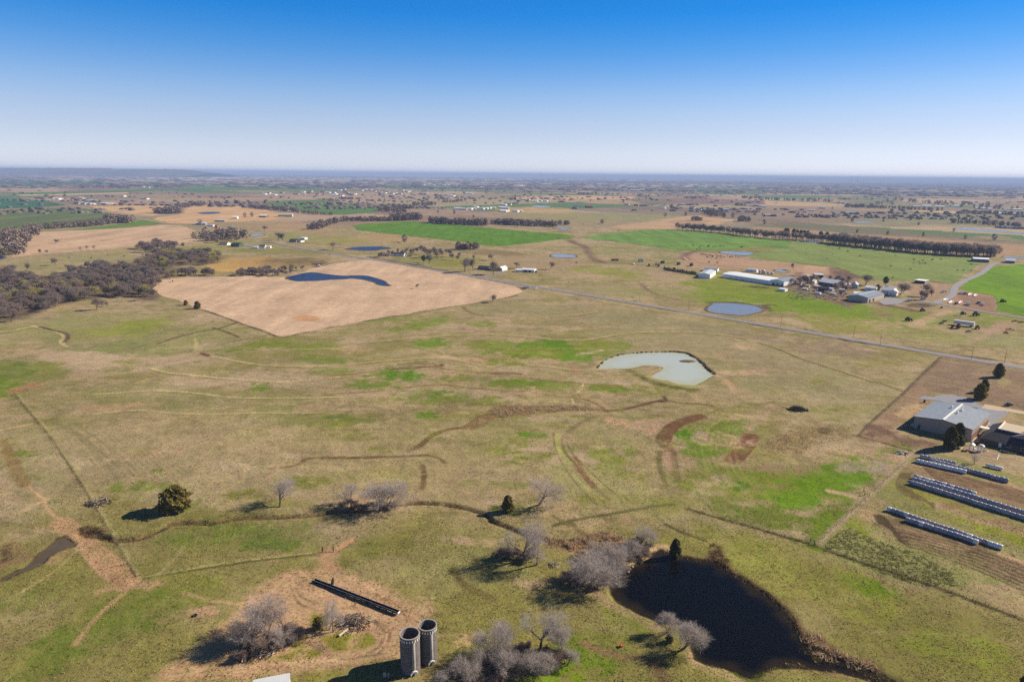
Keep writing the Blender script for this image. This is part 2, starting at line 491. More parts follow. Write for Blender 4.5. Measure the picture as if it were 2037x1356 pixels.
def blob(px, py, a, b, c, alpha=0.8, rot=0.0, mot=0.5, ms=7.0, gr=None):
    """a soft patch a, b photo pixels across its half axes, laid on the ground there"""
    o = G(px, py); r0 = R(rot)
    e1 = G(px + a * math.cos(r0), py + a * math.sin(r0)); e2 = G(px - b * math.sin(r0), py + b * math.cos(r0))
    M = np.array([[e1[0] - o[0], e2[0] - o[0]], [e1[1] - o[1], e2[1] - o[1]]])
    ext = np.abs(M).sum(axis=1).max() * 1.7
    idx = sel([o], ext)
    if not len(idx): return
    q = np.linalg.inv(M) @ np.array([X[idx] - o[0], Y[idx] - o[1]])
    rr = np.hypot(q[0], q[1])
    size = max(np.abs(M).max(), 3)
    rr = rr * .86 + (fbm(X[idx], Y[idx], size * 0.30, 5, 53) - 0.5) * 1.5
    aa = sstep(1.08, 0.5, rr) * min(alpha * 1.12, 1)
    if mot: aa = aa * (1 - mot + mot * 2 * sstep(0.3, 0.7, fbm(X[idx], Y[idx], ms, 4, 59)))
    lay(idx, aa, c, gr)

# --- lower left and the foreground are greener
poly(P0((0,1100),(150,1060),(300,1140),(640,1080),(800,1010),(960,1020),(1100,1080),(1300,1040),(1620,1085),(2037,1240),(2300,1400),(2300,1700),(-300,1700),(-300,1100)), (140,132,74), 14, 0.8, 8, 30, 0.3, 20)
for b in [(420,1060,120,32,(112,136,58),.7,0),(560,1068,80,24,(106,132,58),.7,-6),(250,1220,120,50,(110,136,52),.6,-20),(120,1290,130,40,(112,136,56),.6,-20),(380,1170,90,30,(120,136,60),.5,0),
          (60,1190,80,30,(112,130,62),.6,-15),(700,1090,90,30,(118,130,66),.5,0),(950,1130,130,50,(150,146,92),.6,0),(980,1080,90,36,(142,136,84),.5,0),(1180,1300,90,40,(108,142,40),.8,0),
          (1060,1340,90,26,(118,158,26),.9,0),(1250,1220,60,60,(124,142,62),.5,30),(1500,1120,120,46,(140,150,78),.7,20),(1700,1180,120,46,(134,146,68),.6,20),(1720,1165,60,20,(112,148,34),.7,20),(1900,1290,110,46,(128,146,60),.6,20),
          (1460,1070,90,22,(132,144,70),.5,15),(1020,1015,42,10,(104,142,34),.8,5),(505,1024,50,10,(96,104,60),.5,0),(380,1004,30,8,(96,140,34),.9,-25),(1330,1010,150,24,(132,140,74),.5,8)]:
    blob(b[0], b[1], b[2], b[3], b[4], b[5], b[6])
# --- middle pasture: large tone
for b in [(500,950,260,60,(164,150,110),.7,-4),(220,900,160,60,(158,146,104),.6,10),(90,930,90,90,(160,148,106),.6,40),(700,870,180,40,(166,150,108),.6,-4),(950,930,200,50,(160,148,102),.6,0),
          (1000,860,160,34,(152,142,94),.5,0),(1200,960,120,60,(150,146,92),.5,20),(1350,680,240,30,(158,146,108),.6,3),(1600,760,200,60,(154,146,104),.6,10),(1500,700,200,30,(158,142,110),.5,6),
          (700,700,220,28,(132,134,82),.6,-4),(300,680,200,36,(138,138,84),.6,-4),(150,640,160,26,(150,146,94),.6,-6),(100,740,110,30,(124,132,74),.6,-8),(400,800,260,30,(142,138,86),.6,4),(1100,620,200,20,(148,138,100),.6,4),
          (1300,640,160,12,(150,140,104),.6,6),(1450,860,120,50,(140,142,84),.5,20),(1250,850,100,40,(150,144,96),.5,0)]:
    blob(b[0], b[1], b[2], b[3], b[4], b[5], b[6], 0.4, 14)
# --- green patches
for b in [(1105,692,95,11,(96,146,22),.95,2),(1120,706,70,8,(104,150,30),.9,3),(1060,700,90,12,(128,150,50),.7,0),(970,690,60,12,(124,148,54),.6,0),(860,683,36,8,(112,146,48),.7,-4),(1200,690,60,14,(126,142,60),.7,0),
          (790,745,50,10,(98,146,28),.95,2),(740,765,50,10,(112,142,52),.8,0),(1040,765,60,9,(108,144,46),.8,4),(1100,762,40,8,(112,144,50),.7,4),(1215,770,50,7,(116,144,46),.7,2),(660,738,40,8,(116,142,54),.6,0),(860,790,80,14,(120,138,66),.6,0),
          (890,785,30,8,(108,140,48),.6,0),(700,835,70,12,(118,138,56),.6,-8),(845,825,26,7,(108,142,46),.7,0),(1060,866,32,5,(104,146,34),.8,4),(660,845,50,10,(122,134,64),.5,0),(990,890,50,20,(128,140,72),.5,-10),(520,770,32,9,(112,146,50),.8,-4),
          (780,630,50,8,(122,144,62),.6,-10),(830,650,60,8,(122,144,62),.6,-6),(850,640,50,7,(118,144,56),.5,-6),(960,645,32,6,(128,148,66),.6,0),(1130,895,20,8,(116,142,54),.5,0),(250,655,100,14,(140,150,76),.6,-6),(280,645,60,9,(132,148,66),.6,-6),(520,685,60,10,(122,142,58),.7,-10),
          (640,715,60,8,(116,140,58),.6,4),(30,735,40,20,(108,134,54),.7,0),(10,770,30,16,(108,140,44),.7,0),(100,725,40,10,(122,134,66),.6,0),(620,690,70,9,(124,144,60),.6,0),(655,830,26,5,(108,134,62),.5,0),
          (1400,880,40,34,(112,148,44),.8,0),(1455,850,44,26,(114,146,50),.7,-20),(1480,960,140,26,(120,144,54),.7,6),(1600,960,90,26,(118,148,42),.8,5),(1660,940,70,20,(112,150,36),.8,-10),(1700,950,36,16,(98,158,10),.9,0),(1590,995,40,16,(104,160,14),.9,0),
          (1470,965,26,7,(92,142,20),.8,0),(1590,975,60,22,(112,152,34),.7,0),(1410,980,60,20,(130,142,70),.5,0),(1730,925,60,18,(110,150,36),.8,-25),(1360,860,16,7,(86,140,20),.9,0),(1250,888,20,16,(118,146,54),.5,40),(1560,1030,150,22,(112,136,54),.7,10),(1660,1040,60,30,(110,138,48),.6,-30),
          (930,960,30,6,(106,132,56),.6,-8),(1015,965,40,10,(122,142,66),.5,0),(1220,920,60,22,(126,142,62),.5,30),(560,1000,60,8,(128,138,66),.5,0),(760,940,60,14,(128,142,68),.5,0)]:
    g_ = b[4][2] < 50
    blob(b[0], b[1], b[2] * (1.12 if g_ else 1), b[3] * (1.2 if g_ else 1), (b[4][0] - 6, b[4][1] - 2, b[4][2] - 8) if g_ else b[4], 1.0 if g_ else min(b[5] * 1.3, 1), b[6], 0.3 if g_ else 0.35, 5)
# --- bare and pinkish patches
poly(P0((80,705),(170,698),(300,712),(400,700),(392,716),(300,735),(200,748),(140,752),(150,735),(100,722)), (190, 166, 138), 3, .75, 5, 12, .25, 8)
poly(P0((60,880),(250,850),(420,870),(620,880),(760,900),(760,960),(560,965),(300,950),(200,960)), (176, 154, 120), 20, .55, 14, 40, .3, 14)
poly(P0((640,990),(700,900),(900,900),(1050,920),(1060,980),(900,995)), (178, 156, 118), 16, .5, 10, 30, .3, 14)
for b in [(150,712,70,13,(184,160,130),.9,8),(250,722,110,9,(182,158,128),.8,-7),(330,715,80,8,(180,156,126),.8,-7),(200,742,60,7,(176,152,120),.7,-10),(410,690,36,7,(182,160,126),.7,-4),(245,808,80,7,(182,150,116),.7,-3),(50,772,36,8,(176,116,74),.95,-14),
          (520,880,30,7,(180,158,130),.5,0),(560,860,30,8,(184,160,132),.5,0),(580,905,30,4,(184,162,136),.6,0),(700,695,40,6,(186,156,120),.5,0),(890,712,36,4,(196,166,136),.7,2),(950,715,26,4,(198,160,130),.7,2),(950,657,24,5,(188,156,130),.7,0),(695,690,24,5,(186,158,126),.6,0),
          (1145,735,14,6,(170,132,104),.9,20),(1225,838,30,7,(196,156,128),.7,6),(1290,840,36,10,(192,156,132),.7,-10),(1300,850,24,14,(192,154,130),.7,-30),(1480,690,24,5,(192,160,126),.7,6),(1470,830,50,7,(182,156,126),.8,0),(1500,840,36,14,(176,152,124),.6,-30),(1395,865,18,12,(176,152,136),.6,-30),
          (1640,890,80,16,(188,160,128),.8,8),(1600,900,40,10,(186,160,126),.6,0),(1750,910,36,26,(180,152,124),.8,20),(1745,930,20,12,(170,152,140),.7,0),(1430,950,18,8,(172,152,134),.8,10),(1650,878,36,6,(200,166,132),.6,6),(1700,930,40,12,(160,148,120),.6,0),(1600,870,60,20,(164,146,108),.5,0),
          (640,1045,40,6,(150,130,104),.5,0),(400,1220,34,12,(190,154,124),.9,-10),(700,1010,100,8,(172,152,116),.5,-4),(1100,1080,60,14,(176,150,112),.7,20),(930,1075,50,8,(184,160,128),.8,4),(1060,1160,50,12,(182,156,124),.7,-4),(840,1210,24,30,(186,156,120),.7,0),(930,1270,24,12,(190,162,120),.6,-20),(1000,1080,80,10,(170,150,110),.5,5),
          (1500,672,60,8,(150,128,108),.5,6),(1650,690,120,14,(146,126,104),.6,6),(1540,740,80,24,(150,134,104),.5,8),(600,940,80,20,(174,156,116),.5,0),(280,940,120,30,(168,150,116),.5,20)]:
    blob(b[0], b[1], b[2], b[3], b[4], b[5], b[6], 0.5, 4)
# --- terrace lines and cattle tracks
LT = (178, 160, 112); TR = (196, 158, 122)
for z, pts, c, w, al in [
    (Z14,((520,790),(640,780),(760,768),(880,768),(1060,785),(1300,786),(1600,780),(2037,782)),LT,.8,.7),
    (Z14,((560,672),(700,660),(860,650),(1060,652),(1240,672),(1440,690),(1700,692),(2037,690)),(188,178,118),.7,.8),
    (Z14,((900,515),(1000,540),(1200,560),(1400,578),(1600,592),(1800,588),(2037,565)),(196,180,128),.8,.9),
    (Z14,((1180,425),(1300,450),(1450,480),(1650,500),(2037,506)),LT,1.2,.8),(Z14,((1460,398),(1700,405),(2037,400)),LT,.5,.5),
    (Z15,((0,500),(200,488),(400,468),(640,452),(830,470),(1000,505),(1140,485),(1300,500),(1460,520),(1640,525)),LT,.7,.8),
    (Z15,((0,575),(180,550),(420,525),(600,510),(720,500)),(164,112,74),.9,.7),(Z15,((430,522),(560,512),(700,505),(715,495)),(140,84,50),1.4,.9),
    (Z15,((700,520),(860,535),(1040,550),(1200,570),(1360,590),(1560,605),(1780,615)),(150,120,84),.8,.85),(Z15,((1010,545),(1140,545),(1180,550)),(150,104,74),1.6,.8),
    (Z15,((0,680),(200,665),(420,645),(640,620),(760,622),(900,635),(1100,652),(1260,662),(1400,685),(1540,695),(1640,730),(1700,780)),(150,122,82),.9,.9),
    (Z15,((300,360),(560,335),(800,318),(1000,312),(1200,325),(1400,345),(1560,348),(1700,325),(1860,302),(2037,298)),(176,158,112),.8,.8),
    (Z15,((840,150),(870,175),(940,198),(1060,208),(1240,212),(1400,210),(1560,200),(1660,170)),(140,118,84),.6,.7),
    (Z15,((0,780),(300,772),(560,765)),(140,120,82),.6,.5),(Z15,((0,885),(200,880),(360,875)),(136,116,78),.7,.6),(Z15,((0,1050),(200,1045),(400,1040),(620,1030)),(120,98,66),1.0,.8),
    (Z15,((620,1030),(700,1050),(740,1080)),(130,104,72),.6,.6),(Z15,((600,1090),(610,1140),(600,1230)),(124,98,68),1.0,.85),
    (Z15,((500,1010),(580,980),(650,920),(740,880),(850,870)),(126,106,70),1.4,.8),(Z15,((840,870),(900,830),(960,795),(1060,790)),(130,104,72),1.0,.8),
    (Z15,((1000,770),(1060,800),(1080,830)),(150,130,88),.5,.6),
    (Z15,((1640,800),(1560,830),(1480,890),(1430,960),(1440,1020),(1490,1080),(1560,1170),(1640,1240),(1700,1290)),(132,114,80),1.2,.35),
    (Z15,((1500,1050),(1560,1140),(1620,1215)),(160,110,76),1.2,.8),(Z15,((1410,910),(1400,960),(1440,1040),(1480,1080)),(168,168,92),1.0,.6),
    (Z15,((1490,695),(1500,730),(1480,765)),(200,184,140),.3,.9),(Z15,((1560,600),(1545,640),(1520,660)),(196,184,120),.3,.9),
    (Z15,((1700,770),(1800,760),(1900,735),(2037,700)),(132,92,62),1.0,.9),
    (Z16,((0,590),(100,570),(200,545),(260,530),(330,540),(420,548),(560,560),(640,572)),(124,90,62),.9,.9),(Z16,((500,485),(560,520),(640,575)),(170,146,104),.8,.8),
    (Z16,((640,572),(800,588),(960,590),(1100,588)),(164,140,100),.8,.7),(Z16,((1010,540),(1060,565),(1110,585)),(110,92,66),.9,.8),(Z16,((270,500),(290,530),(250,540)),(110,80,56),1.0,.9),
    (Z16,((0,65),(200,68),(400,66),(560,74),(740,95),(960,150),(1160,230),(1400,310),(1600,370),(1700,410),(1780,435),(1900,442)),(176,156,110),.8,.85),
    (Z16,((780,110),(980,160),(1180,240),(1420,320),(1620,385),(1760,425),(1880,465)),(124,106,70),.5,.7),
    (Z16,((520,640),(430,660),(340,700),(290,750),(270,800),(285,850),(310,880)),(140,92,56),3.2,.95),(Z16,((300,880),(320,960),(330,1010)),(186,140,104),1.8,.7),(Z16,((340,880),(350,960),(370,1060)),(122,104,74),1.2,.45),
    (Z16,((860,770),(830,830),(780,890),(740,930)),(146,92,62),3.4,.9),(Z16,((250,760),(240,880),(250,1000),(290,1100)),(120,112,68),1.0,.5),(Z16,((700,390),(740,440),(760,470)),(186,152,120),1.2,.6),
    (Z16,((700,990),(820,985),(1000,1000),(1100,1040)),(140,128,80),.6,.5),(Z16,((1390,1140),(1500,1160),(1620,1195),(1720,1215)),(190,166,132),1.4,.9),
    (Z12,((140,640),(180,700),(245,760),(300,790)),TR,.4,.9),(Z12,((150,850),(220,810),(290,780)),(196,166,126),.9,.8),(Z12,((275,790),(290,840),(330,880),(380,915)),TR,.5,.9),
    (Z12,((0,355),(100,335),(200,315)),(198,166,120),.7,.9),(Z12,((40,480),(80,560),(110,620),(150,690)),(150,122,74),2.0,.5),(Z12,((20,420),(60,500),(100,560)),(146,120,76),1.2,.4),
    (Z12,((380,920),(480,1010),(560,1080),(660,1160),(740,1230),(800,1290)),(188,148,112),3.0,.85),(Z12,((480,1060),(540,1130),(600,1210),(680,1270)),(190,152,118),.8,.7),(Z12,((470,1090),(400,1160),(320,1230),(200,1300),(120,1350)),(170,154,100),.4,.7),
    (Z12,((300,900),(280,940),(320,960)),(140,130,80),.5,.4),
    (Z14,((200,265),(280,285),(350,305),(385,330),(365,360),(400,390)),(190,172,124),.7,.85),(Z14,((240,270),(320,292),(395,310),(400,340),(380,360)),(106,90,60),.6,.7),(Z14,((0,300),(80,290),(180,270)),(180,170,110),.6,.6),
    (Z14,((1420,240),(1300,280),(1180,300),(1060,330),(940,370)),(110,96,66),.8,.8),(Z14,((1160,340),(1170,370),(1160,420)),(180,164,110),.6,.6),(Z14,((1270,275),(1350,300),(1420,330)),(116,98,66),.9,.6),(Z14,((1200,425),(1240,440)),(140,92,62),1.6,.9),
    (Z14,((1500,260),(1650,265),(1660,290)),(110,84,60),.8,.8),(Z14,((1620,1110),(1720,1100),(1790,1080),(1840,1050),(2037,1048)),(130,104,72),.9,.7),(Z14,((1580,1190),(1640,1120),(1700,1070)),(176,140,108),.7,.6),
    (Z12,((420,340),(560,440),(700,560)),(136,126,90),.5,.5),(Z12,((330,300),(540,450),(760,700)),(136,128,90),.5,.4),(Z12,((450,310),(640,440),(840,600)),(136,128,90),.4,.4),
    (Z11,((0,1130),(80,1020),(180,920),(290,830)),(180,150,104),.6,.8),(Z11,((0,1330),(200,1180),(330,1120)),(150,142,84),.6,.6),(Z11,((40,1290),(200,1200),(420,1080),(600,1000)),(150,140,84),.6,.5),
    (Z11,((640,830),(800,880),(1000,900)),(176,150,106),.5,.8),(Z11,((470,740),(560,660),(640,560)),(180,168,116),.4,.6),(Z11,((380,740),(480,725),(700,690),(960,650),(1200,620),(1460,590)),(190,176,110),.5,.9),
    (Z11,((380,746),(480,731),(700,697),(960,657),(1200,627),(1460,596)),(96,98,50),.4,.7),(Z11,((1636,510),(1560,560),(1520,590)),(190,146,110),1.0,.8),
    (Z9,((1440,1300),(1460,1260),(1440,1230),(1300,1200),(1170,1180),(1060,1140),(980,1100)),(150,126,92),.9,.9),(Z9,((1440,1230),(1480,1300),(1510,1356)),(126,104,78),1.6,.9),
    (Z9,((160,640),(220,730),(340,800),(420,830)),(126,112,72),1.2,.6),(Z9,((900,340),(960,400),(1060,470)),(130,108,74),1.0,.6),(Z9,((1220,280),(1300,350)),(168,140,108),1.0,.6),
    (Z9,((800,370),(1000,320),(1200,285),(1400,245),(1560,225)),(106,104,60),.7,.8),(Z9,((1510,355),(1600,400),(1751,455)),(96,92,56),.6,.8),(Z9,((800,310),(900,370)),(120,112,66),.8,.5)]:
    q_ = z(*pts)
    if sum(c) > 400 and w < 1.3: line([(a + .3, b + 2.2) for a, b in q_], (112, 100, 66), w * .8, al * .5, 0.5, 0.35, 9, 0.4)      # a darker companion line along the lower edge of the bench
    line(q_, tuple(min(v + 8, 255) for v in c) if sum(c) > 400 else tuple(v - 8 for v in c), w * 1.15, min(al * 1.15, 1), 0.5, 0.2, 9, 0.4)
rs = random.Random(5)
for k in range(150):
    px, py = rs.uniform(-20, 1700), rs.uniform(630, 1010)
    if 1180 < px < 1430 and 690 < py < 770: continue
    a_ = rs.uniform(12, 60) * (py / 900); col = rs.choice([(120,134,60),(112,136,50),(184,164,132),(190,158,128),(134,122,80),(176,160,116),(124,132,70),(150,128,98)])
    blob(px, py, a_, a_ * rs.uniform(.12, .3) * (py / 850), col, rs.uniform(.3, .75), rs.uniform(-8, 6), .55, 3)
for k in range(46):
    px, py = rs.uniform(0, 1800), rs.uniform(640, 1330); l_ = rs.uniform(60, 260); sl = rs.uniform(-.25, .25) + (px - 1000) * .00025; cv = rs.uniform(-14, 14)
    if 1180 < px < 1700 and py > 1040: continue
    line(P0((px, py), (px + l_ * .33, py + sl * l_ * .33 + cv), (px + l_ * .66, py + sl * l_ * .66 + cv), (px + l_, py + sl * l_)), rs.choice([LT, (128,108,78), (118,104,68), (186,160,124)]), .35, rs.uniform(.25, .55), .3, .5, 8, .3)
for o_ in range(14):      # old plough lines, fanning down the left of the pasture
    line(Z12((330 + o_ * 40, 300 + o_ * 6), (470 + o_ * 44, 480 + o_ * 4), (640 + o_ * 48, 700)), (140, 128, 90), .3, .28, .3, .5, 8, .2)
for o_ in range(9):      # contour rows round the red scar
    line(Z16((560 + o_ * 34, 640 + o_ * 4), (440 + o_ * 38, 740), (400 + o_ * 44, 860), (440 + o_ * 44, 1000), (520 + o_ * 44, 1100)), rs.choice([(110,124,58),(160,150,98),(150,134,92)]), .35, .4, .4, .4, 10, .3)
for o_ in range(6):
    line(Z15((1380 + o_ * 16, 900 + o_ * 10), (1400 + o_ * 18, 1020), (1500 + o_ * 22, 1180 - o_ * 8), (1640 + o_ * 26, 1330 - o_ * 10)), rs.choice([(110,100,66),(166,156,100)]), .35, .45, .3, .4, 8, .3)
# --- gullies and reed beds
for pts, w, d in GULLIES:
    line(pts, (128, 102, 72), w * 1.1, 0.6, 0.6, 0.5, 5, 0.8)
    line(pts, (92, 74, 52), w * 0.3, 0.6, 0.4, 0.5, 4, 0.4)
poly(Z9((730,455),(860,470),(980,440),(1150,410),(1240,440),(1260,520),(1180,560),(1040,560),(940,530),(840,490)), (166, 128, 92), 1.5, .9, 2, 5, .3, 3)
poly(Z15((1010,750),(1130,735),(1300,742),(1500,735),(1640,765),(1500,770),(1280,785),(1100,810),(1040,800)), (136, 112, 76), 2, .8, 2, 6, .3, 3)
poly(Z15((870,860),(960,800),(1060,800),(980,850),(900,880)), (134, 106, 74), 2, .8, 2, 6, .3, 3)
poly(Z15((690,720),(800,710),(800,770),(720,780)), (140, 122, 84), 3, .7, 3, 6, .4, 3)
poly(Z16((950,800),(1150,730),(1400,690),(1560,760),(1480,800),(1300,830),(1250,870),(1050,900),(950,860)), (150, 130, 92), 4, .7, 4, 6, .5, 4)
poly(Z16((1300,720),(1390,715),(1400,750),(1350,765)), (104, 78, 52), 2, .8, 2, 4, .3, 3)
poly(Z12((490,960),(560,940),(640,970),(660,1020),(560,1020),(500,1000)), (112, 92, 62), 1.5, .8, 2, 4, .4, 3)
poly(Z12((0,1080),(60,1050),(140,1070),(200,1130),(160,1160),(60,1180),(0,1190)), (146, 118, 86), 2, .8, 2, 4, .5, 2)
poly(Z12((0,1090),(50,1070),(90,1110),(50,1150),(0,1160)), (100, 72, 48), 1.5, .7, 1.5, 4, .5, 2)
poly(Z12((280,1120),(380,1085),(450,1100),(380,1150),(300,1170)), (172, 146, 104), 1.5, .8, 2, 4, .4, 2)
# --- yard of bare earth round the silos
YARD = Z10((0,600),(100,480),(230,380),(420,280),(620,235),(880,240),(1080,300),(1300,370),(1500,480),(1640,600),(1720,700),(1700,830),(1700,980),(1640,1120),(1300,1120),(1000,1180),(600,1220),(200,1260),(0,1339),(-400,1339),(-800,1339),(-700,1180),(-300,900))
poly(YARD, (192, 156, 124), 2.5, .95, 3, 10, .15, 8, 0.35)
poly(Z11((520,1356),(560,1260),(700,1180),(900,1060),(1000,1000),(1100,1100),(900,1300),(800,1356)), (170, 142, 100), 3, .6, 3, 9, .3, 6)
for pts in [((250,1100),(400,1040),(560,960),(700,1000),(760,1070),(600,1120),(400,1140)),((760,930),(900,880),(1080,860),(1230,880),(1280,960),(1100,1020),(900,1030)),((660,700),(760,660),(820,740),(780,850),(680,840)),((480,880),(580,850),(620,900),(540,960)),((640,1270),(860,1230),(940,1260),(800,1320),(640,1339))]:
    poly(Z10(*pts), (132, 138, 62), 1.5, .85, 2, 4, .5, 4, 1)
for pts in [((530,440),(560,500),(640,550),(760,580)),((470,400),(540,560),(700,640),(900,640),(1080,600)),((1240,730),(1360,780),(1430,860),(1400,980),(1300,1080)),((1200,720),(1330,790),(1380,880),(1340,980),(1240,1050)),((560,1339),(620,1240),(800,1160),(1100,1100),(1400,1060)),((640,960),(760,1020),(860,1100)),((700,950),(800,1010),(880,1080))]:
    line(Z10(*pts), (150, 114, 84), .4, .7, .3, .3, 5, .3)
for pts in [((700,620),(900,640),(1100,700),(1300,700)),((880,280),(1200,400),(1500,560)),((0,1200),(300,1160),(700,1130),(1000,1130))]:
    line(Z10(*pts), (204, 170, 134), .9, .5, .8, .4, 6, .6)
blob(*Z10.p(1450, 620), 40, 16, (150, 116, 88), .6, 30); blob(*Z10.p(1560, 720), 20, 12, (160, 134, 110), .6, 30)
line(P0((655,1095),(652,1130)), (190,150,118), 3.0, .8, 1.5, .3, 4, 1.5)
blob(*Z11.p(320, 790), 60, 10, (190, 154, 120), .9, -8, .2); blob(*Z11.p(260, 770), 24, 12, (176, 138, 106), .8, 20, .2)
# --- dark pond: bank path of sand on the left, dry fringe on the right
line(Z8((0,520),(60,440),(150,380),(260,310),(360,255),(440,225),(520,215)), (198, 170, 128), 2.2, .85, 1.2, .2, 5, .6)
line(Z8((20,520),(90,600),(170,650),(290,700),(400,755),(470,780)), (176, 152, 116), 1.5, .8, 1.2, .3, 4, .8)
line(Z8((700,950),(740,1040),(830,1085),(960,1120),(1060,1180)), (184, 158, 118), 1.4, .8, 1.2, .3, 4, .8)
line(Z8((600,285),(740,315),(860,325),(960,375),(1090,450),(1230,545),(1400,680),(1460,780),(1530,870),(1660,960),(1900,1060),(2037,1110)), (112, 88, 64), 2.0, .85, 1.2, .3, 4, .8)
poly(Z8((850,180),(920,200),(940,260),(1000,330),(960,360),(860,310),(800,300),(840,250)), (112, 88, 66), 1.5, .85, 2, 4, .3, 3)
poly(Z8((1500,850),(1600,830),(1700,900),(1800,970),(2037,1060),(2037,1130),(1850,1080),(1700,1040),(1560,950)), (118, 92, 72), 2, .85, 2, 5, .4, 3)
poly(Z8((1300,1085),(1500,1070),(1800,1080),(2037,1140),(2037,1186),(1700,1130),(1400,1120),(1200,1160)), (150, 126, 88), 2, .7, 2, 5, .4, 3)
poly(Z8((1420,640),(1470,740),(1430,790),(1390,740)), (116, 104, 60), 1, .7, 1, 3, .3, 3)
for w_, c_, wd in ((W_NEAR, (50, 42, 32), 1.3), (W_MILKY, (120, 100, 72), 1.0), (W_SMALL, (84, 70, 54), 1.2)):
    idx = sel(w_, 6); s_ = sdist(X[idx], Y[idx], w_) + (fbm(X[idx], Y[idx], 2, 3, 77) - .5) * 1.5
    lay(idx, sstep(wd, wd * 0.2, s_), c_, 0.4)
idx = sel(W_NEAR, 6); s_ = sdist(X[idx], Y[idx], W_NEAR); q_ = fbm(X[idx], Y[idx], 2.5, 3, 91)
lay(idx, sstep(0.5, -1, s_) * sstep(.45, .6, q_), (62, 60, 22)); lay(idx, sstep(0.5, -1, s_) * sstep(.58, .7, q_), (74, 66, 40))
gx_, gy_ = G(1487, 1333); i2 = sel([(gx_, gy_)], 7); lay(i2, sstep(6, 2, np.hypot(X[i2] - gx_, Y[i2] - gy_)) * .9, (62, 88, 18))
# --- milky pond: dam berm in front, green
line(Z13((650,450),(760,500),(860,560),(1000,610),(1180,650),(1360,680),(1460,690)), (92, 104, 50), 2.6, .8, 2.5, .3, 6, 1)
line(Z13((700,430),(840,480),(920,540),(1060,590),(1240,630),(1440,650),(1560,600)), (160, 156, 88), 1.2, .8, 1, .2, 6, .5)
line(Z13((1690,505),(1780,560),(1880,640),(1920,720)), (192, 158, 124), 1.6, .7, 1.2, .3, 6, .6)
# --- land beyond the road and round the farm
BG = (128, 152, 44)
for z, x, y, a, b, c, al, rt in [(Z4,900,700,150,26,(118,150,34),.9,4),(Z4,500,600,90,18,(128,154,50),.85,6),(Z4,1500,820,120,18,(112,150,30),.9,4),(Z4,300,480,60,10,(134,154,60),.7,0),(Z5,300,640,70,20,(112,152,26),.95,6),(Z5,700,660,80,14,(120,152,44),.7,4),(Z5,900,700,60,14,(126,148,60),.8,4),(Z5,300,760,90,18,(138,146,74),.7,6),
        (Z4,150,100,110,24,(118,142,70),.7,2),(Z4,1200,180,120,18,(128,140,78),.8,3),(Z4,1700,260,110,14,(160,150,104),.7,3),(Z2,800,860,70,10,(136,146,70),.7,3),(Z2,950,890,60,8,(134,146,66),.6,5),(Z2,640,900,70,8,(178,154,120),.8,2),(Z2,720,1000,90,12,(160,146,108),.7,3),(Z2,1150,1020,90,10,(150,144,92),.6,4),(Z2,1300,900,60,8,(178,152,124),.6,3),
        (Z2,900,690,60,8,(150,146,96),.6,0),(Z2,300,650,50,6,(176,158,112),.6,-3),(Z5,1800,720,60,16,(128,144,70),.7,4),(Z5,1500,900,90,12,(160,150,104),.7,5),(Z5,1780,820,40,12,(178,148,124),.8,-20),(Z5,1900,930,60,14,(150,148,100),.6,5),(Z5,1100,860,90,14,(148,146,84),.7,5),(Z5,1150,740,50,12,(118,150,50),.8,-10)]:
    px, py = z.p(x, y); blob(px, py, a, b, c, al, rt, .35, 9)
poly(Z4((0,180),(100,175),(400,200),(700,235),(880,200),(900,225),(760,270),(1100,300),(1500,340),(1700,370),(1760,420),(1700,500),(1500,540),(1200,440),(700,400),(300,370),(0,340)), (182, 148, 122), 5, .85, 5, 25, .15, 15, .4)
poly(Z4((1300,440),(1700,420),(1900,400),(2037,430),(2037,860),(1800,800),(1500,720),(1250,660),(1100,600)), (134, 108, 92), 5, .75, 6, 15, .4, 8, .4)
poly(Z5((0,230),(150,225),(260,260),(240,300),(60,310),(0,300)), (194, 158, 130), 4, .9, 3, 15, .1, 15)
poly(Z5((230,240),(560,300),(640,340),(500,340),(280,310)), (116, 92, 78), 4, .8, 5, 15, .3, 10)
line(Z5((0,215),(300,240),(600,290),(1000,330),(1300,400)), (118, 100, 76), 3, .7, 3, .4, 30, 3)
line(Z5((380,570),(600,565),(800,600),(1000,640)), (106, 82, 70), 6, .7, 5, .3, 15, 4)
poly(Z5((950,400),(1200,380),(1340,420),(1280,540),(1060,520),(960,460)), (170, 140, 116), 4, .8, 5, 12, .3, 8)
poly(Z5((950,585),(1060,570),(1240,600),(1100,612),(1000,608)), (110, 82, 66), 2, .9, 3, 12, .2, 8)
poly(Z5((1300,500),(1440,470),(1700,490),(1790,560),(1750,660),(1560,620),(1300,580),(1240,550)), (168, 134, 110), 3, .9, 4, 12, .2, 8, .4)
poly(Z5((950,780),(1100,700),(1300,620),(1400,610),(1360,660),(1150,760),(1020,800)), (186, 158, 128), 4, .85, 4, 12, .3, 10)
poly(Z5((1560,900),(1750,790),(1850,740),(1820,800),(1660,900),(1500,960)), (184, 156, 128), 4, .7, 4, 12, .3, 10)
poly(Z5((600,620),(700,600),(820,640),(800,700),(680,690)), (146, 122, 90), 4, .6, 5, 12, .3, 8)
for x in range(0, 12):
    line(Z5((1440 + x * 26, 480 + x * 4), (1500 + x * 22, 640 + x * 2)), (150, 118, 98), .5, .4, .4, .3, 6, .3)
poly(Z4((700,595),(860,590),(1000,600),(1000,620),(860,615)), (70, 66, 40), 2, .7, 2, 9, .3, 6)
line(Z2((500,605),(560,640),(640,670),(670,720),(720,770),(800,795)), (140, 104, 78), 6, .85, 4, .3, 20, 3)
line(Z2((1430,770),(1420,750),(1440,720),(1500,705)), (120, 96, 84), 6, .7, 5, .2, 20, 3)
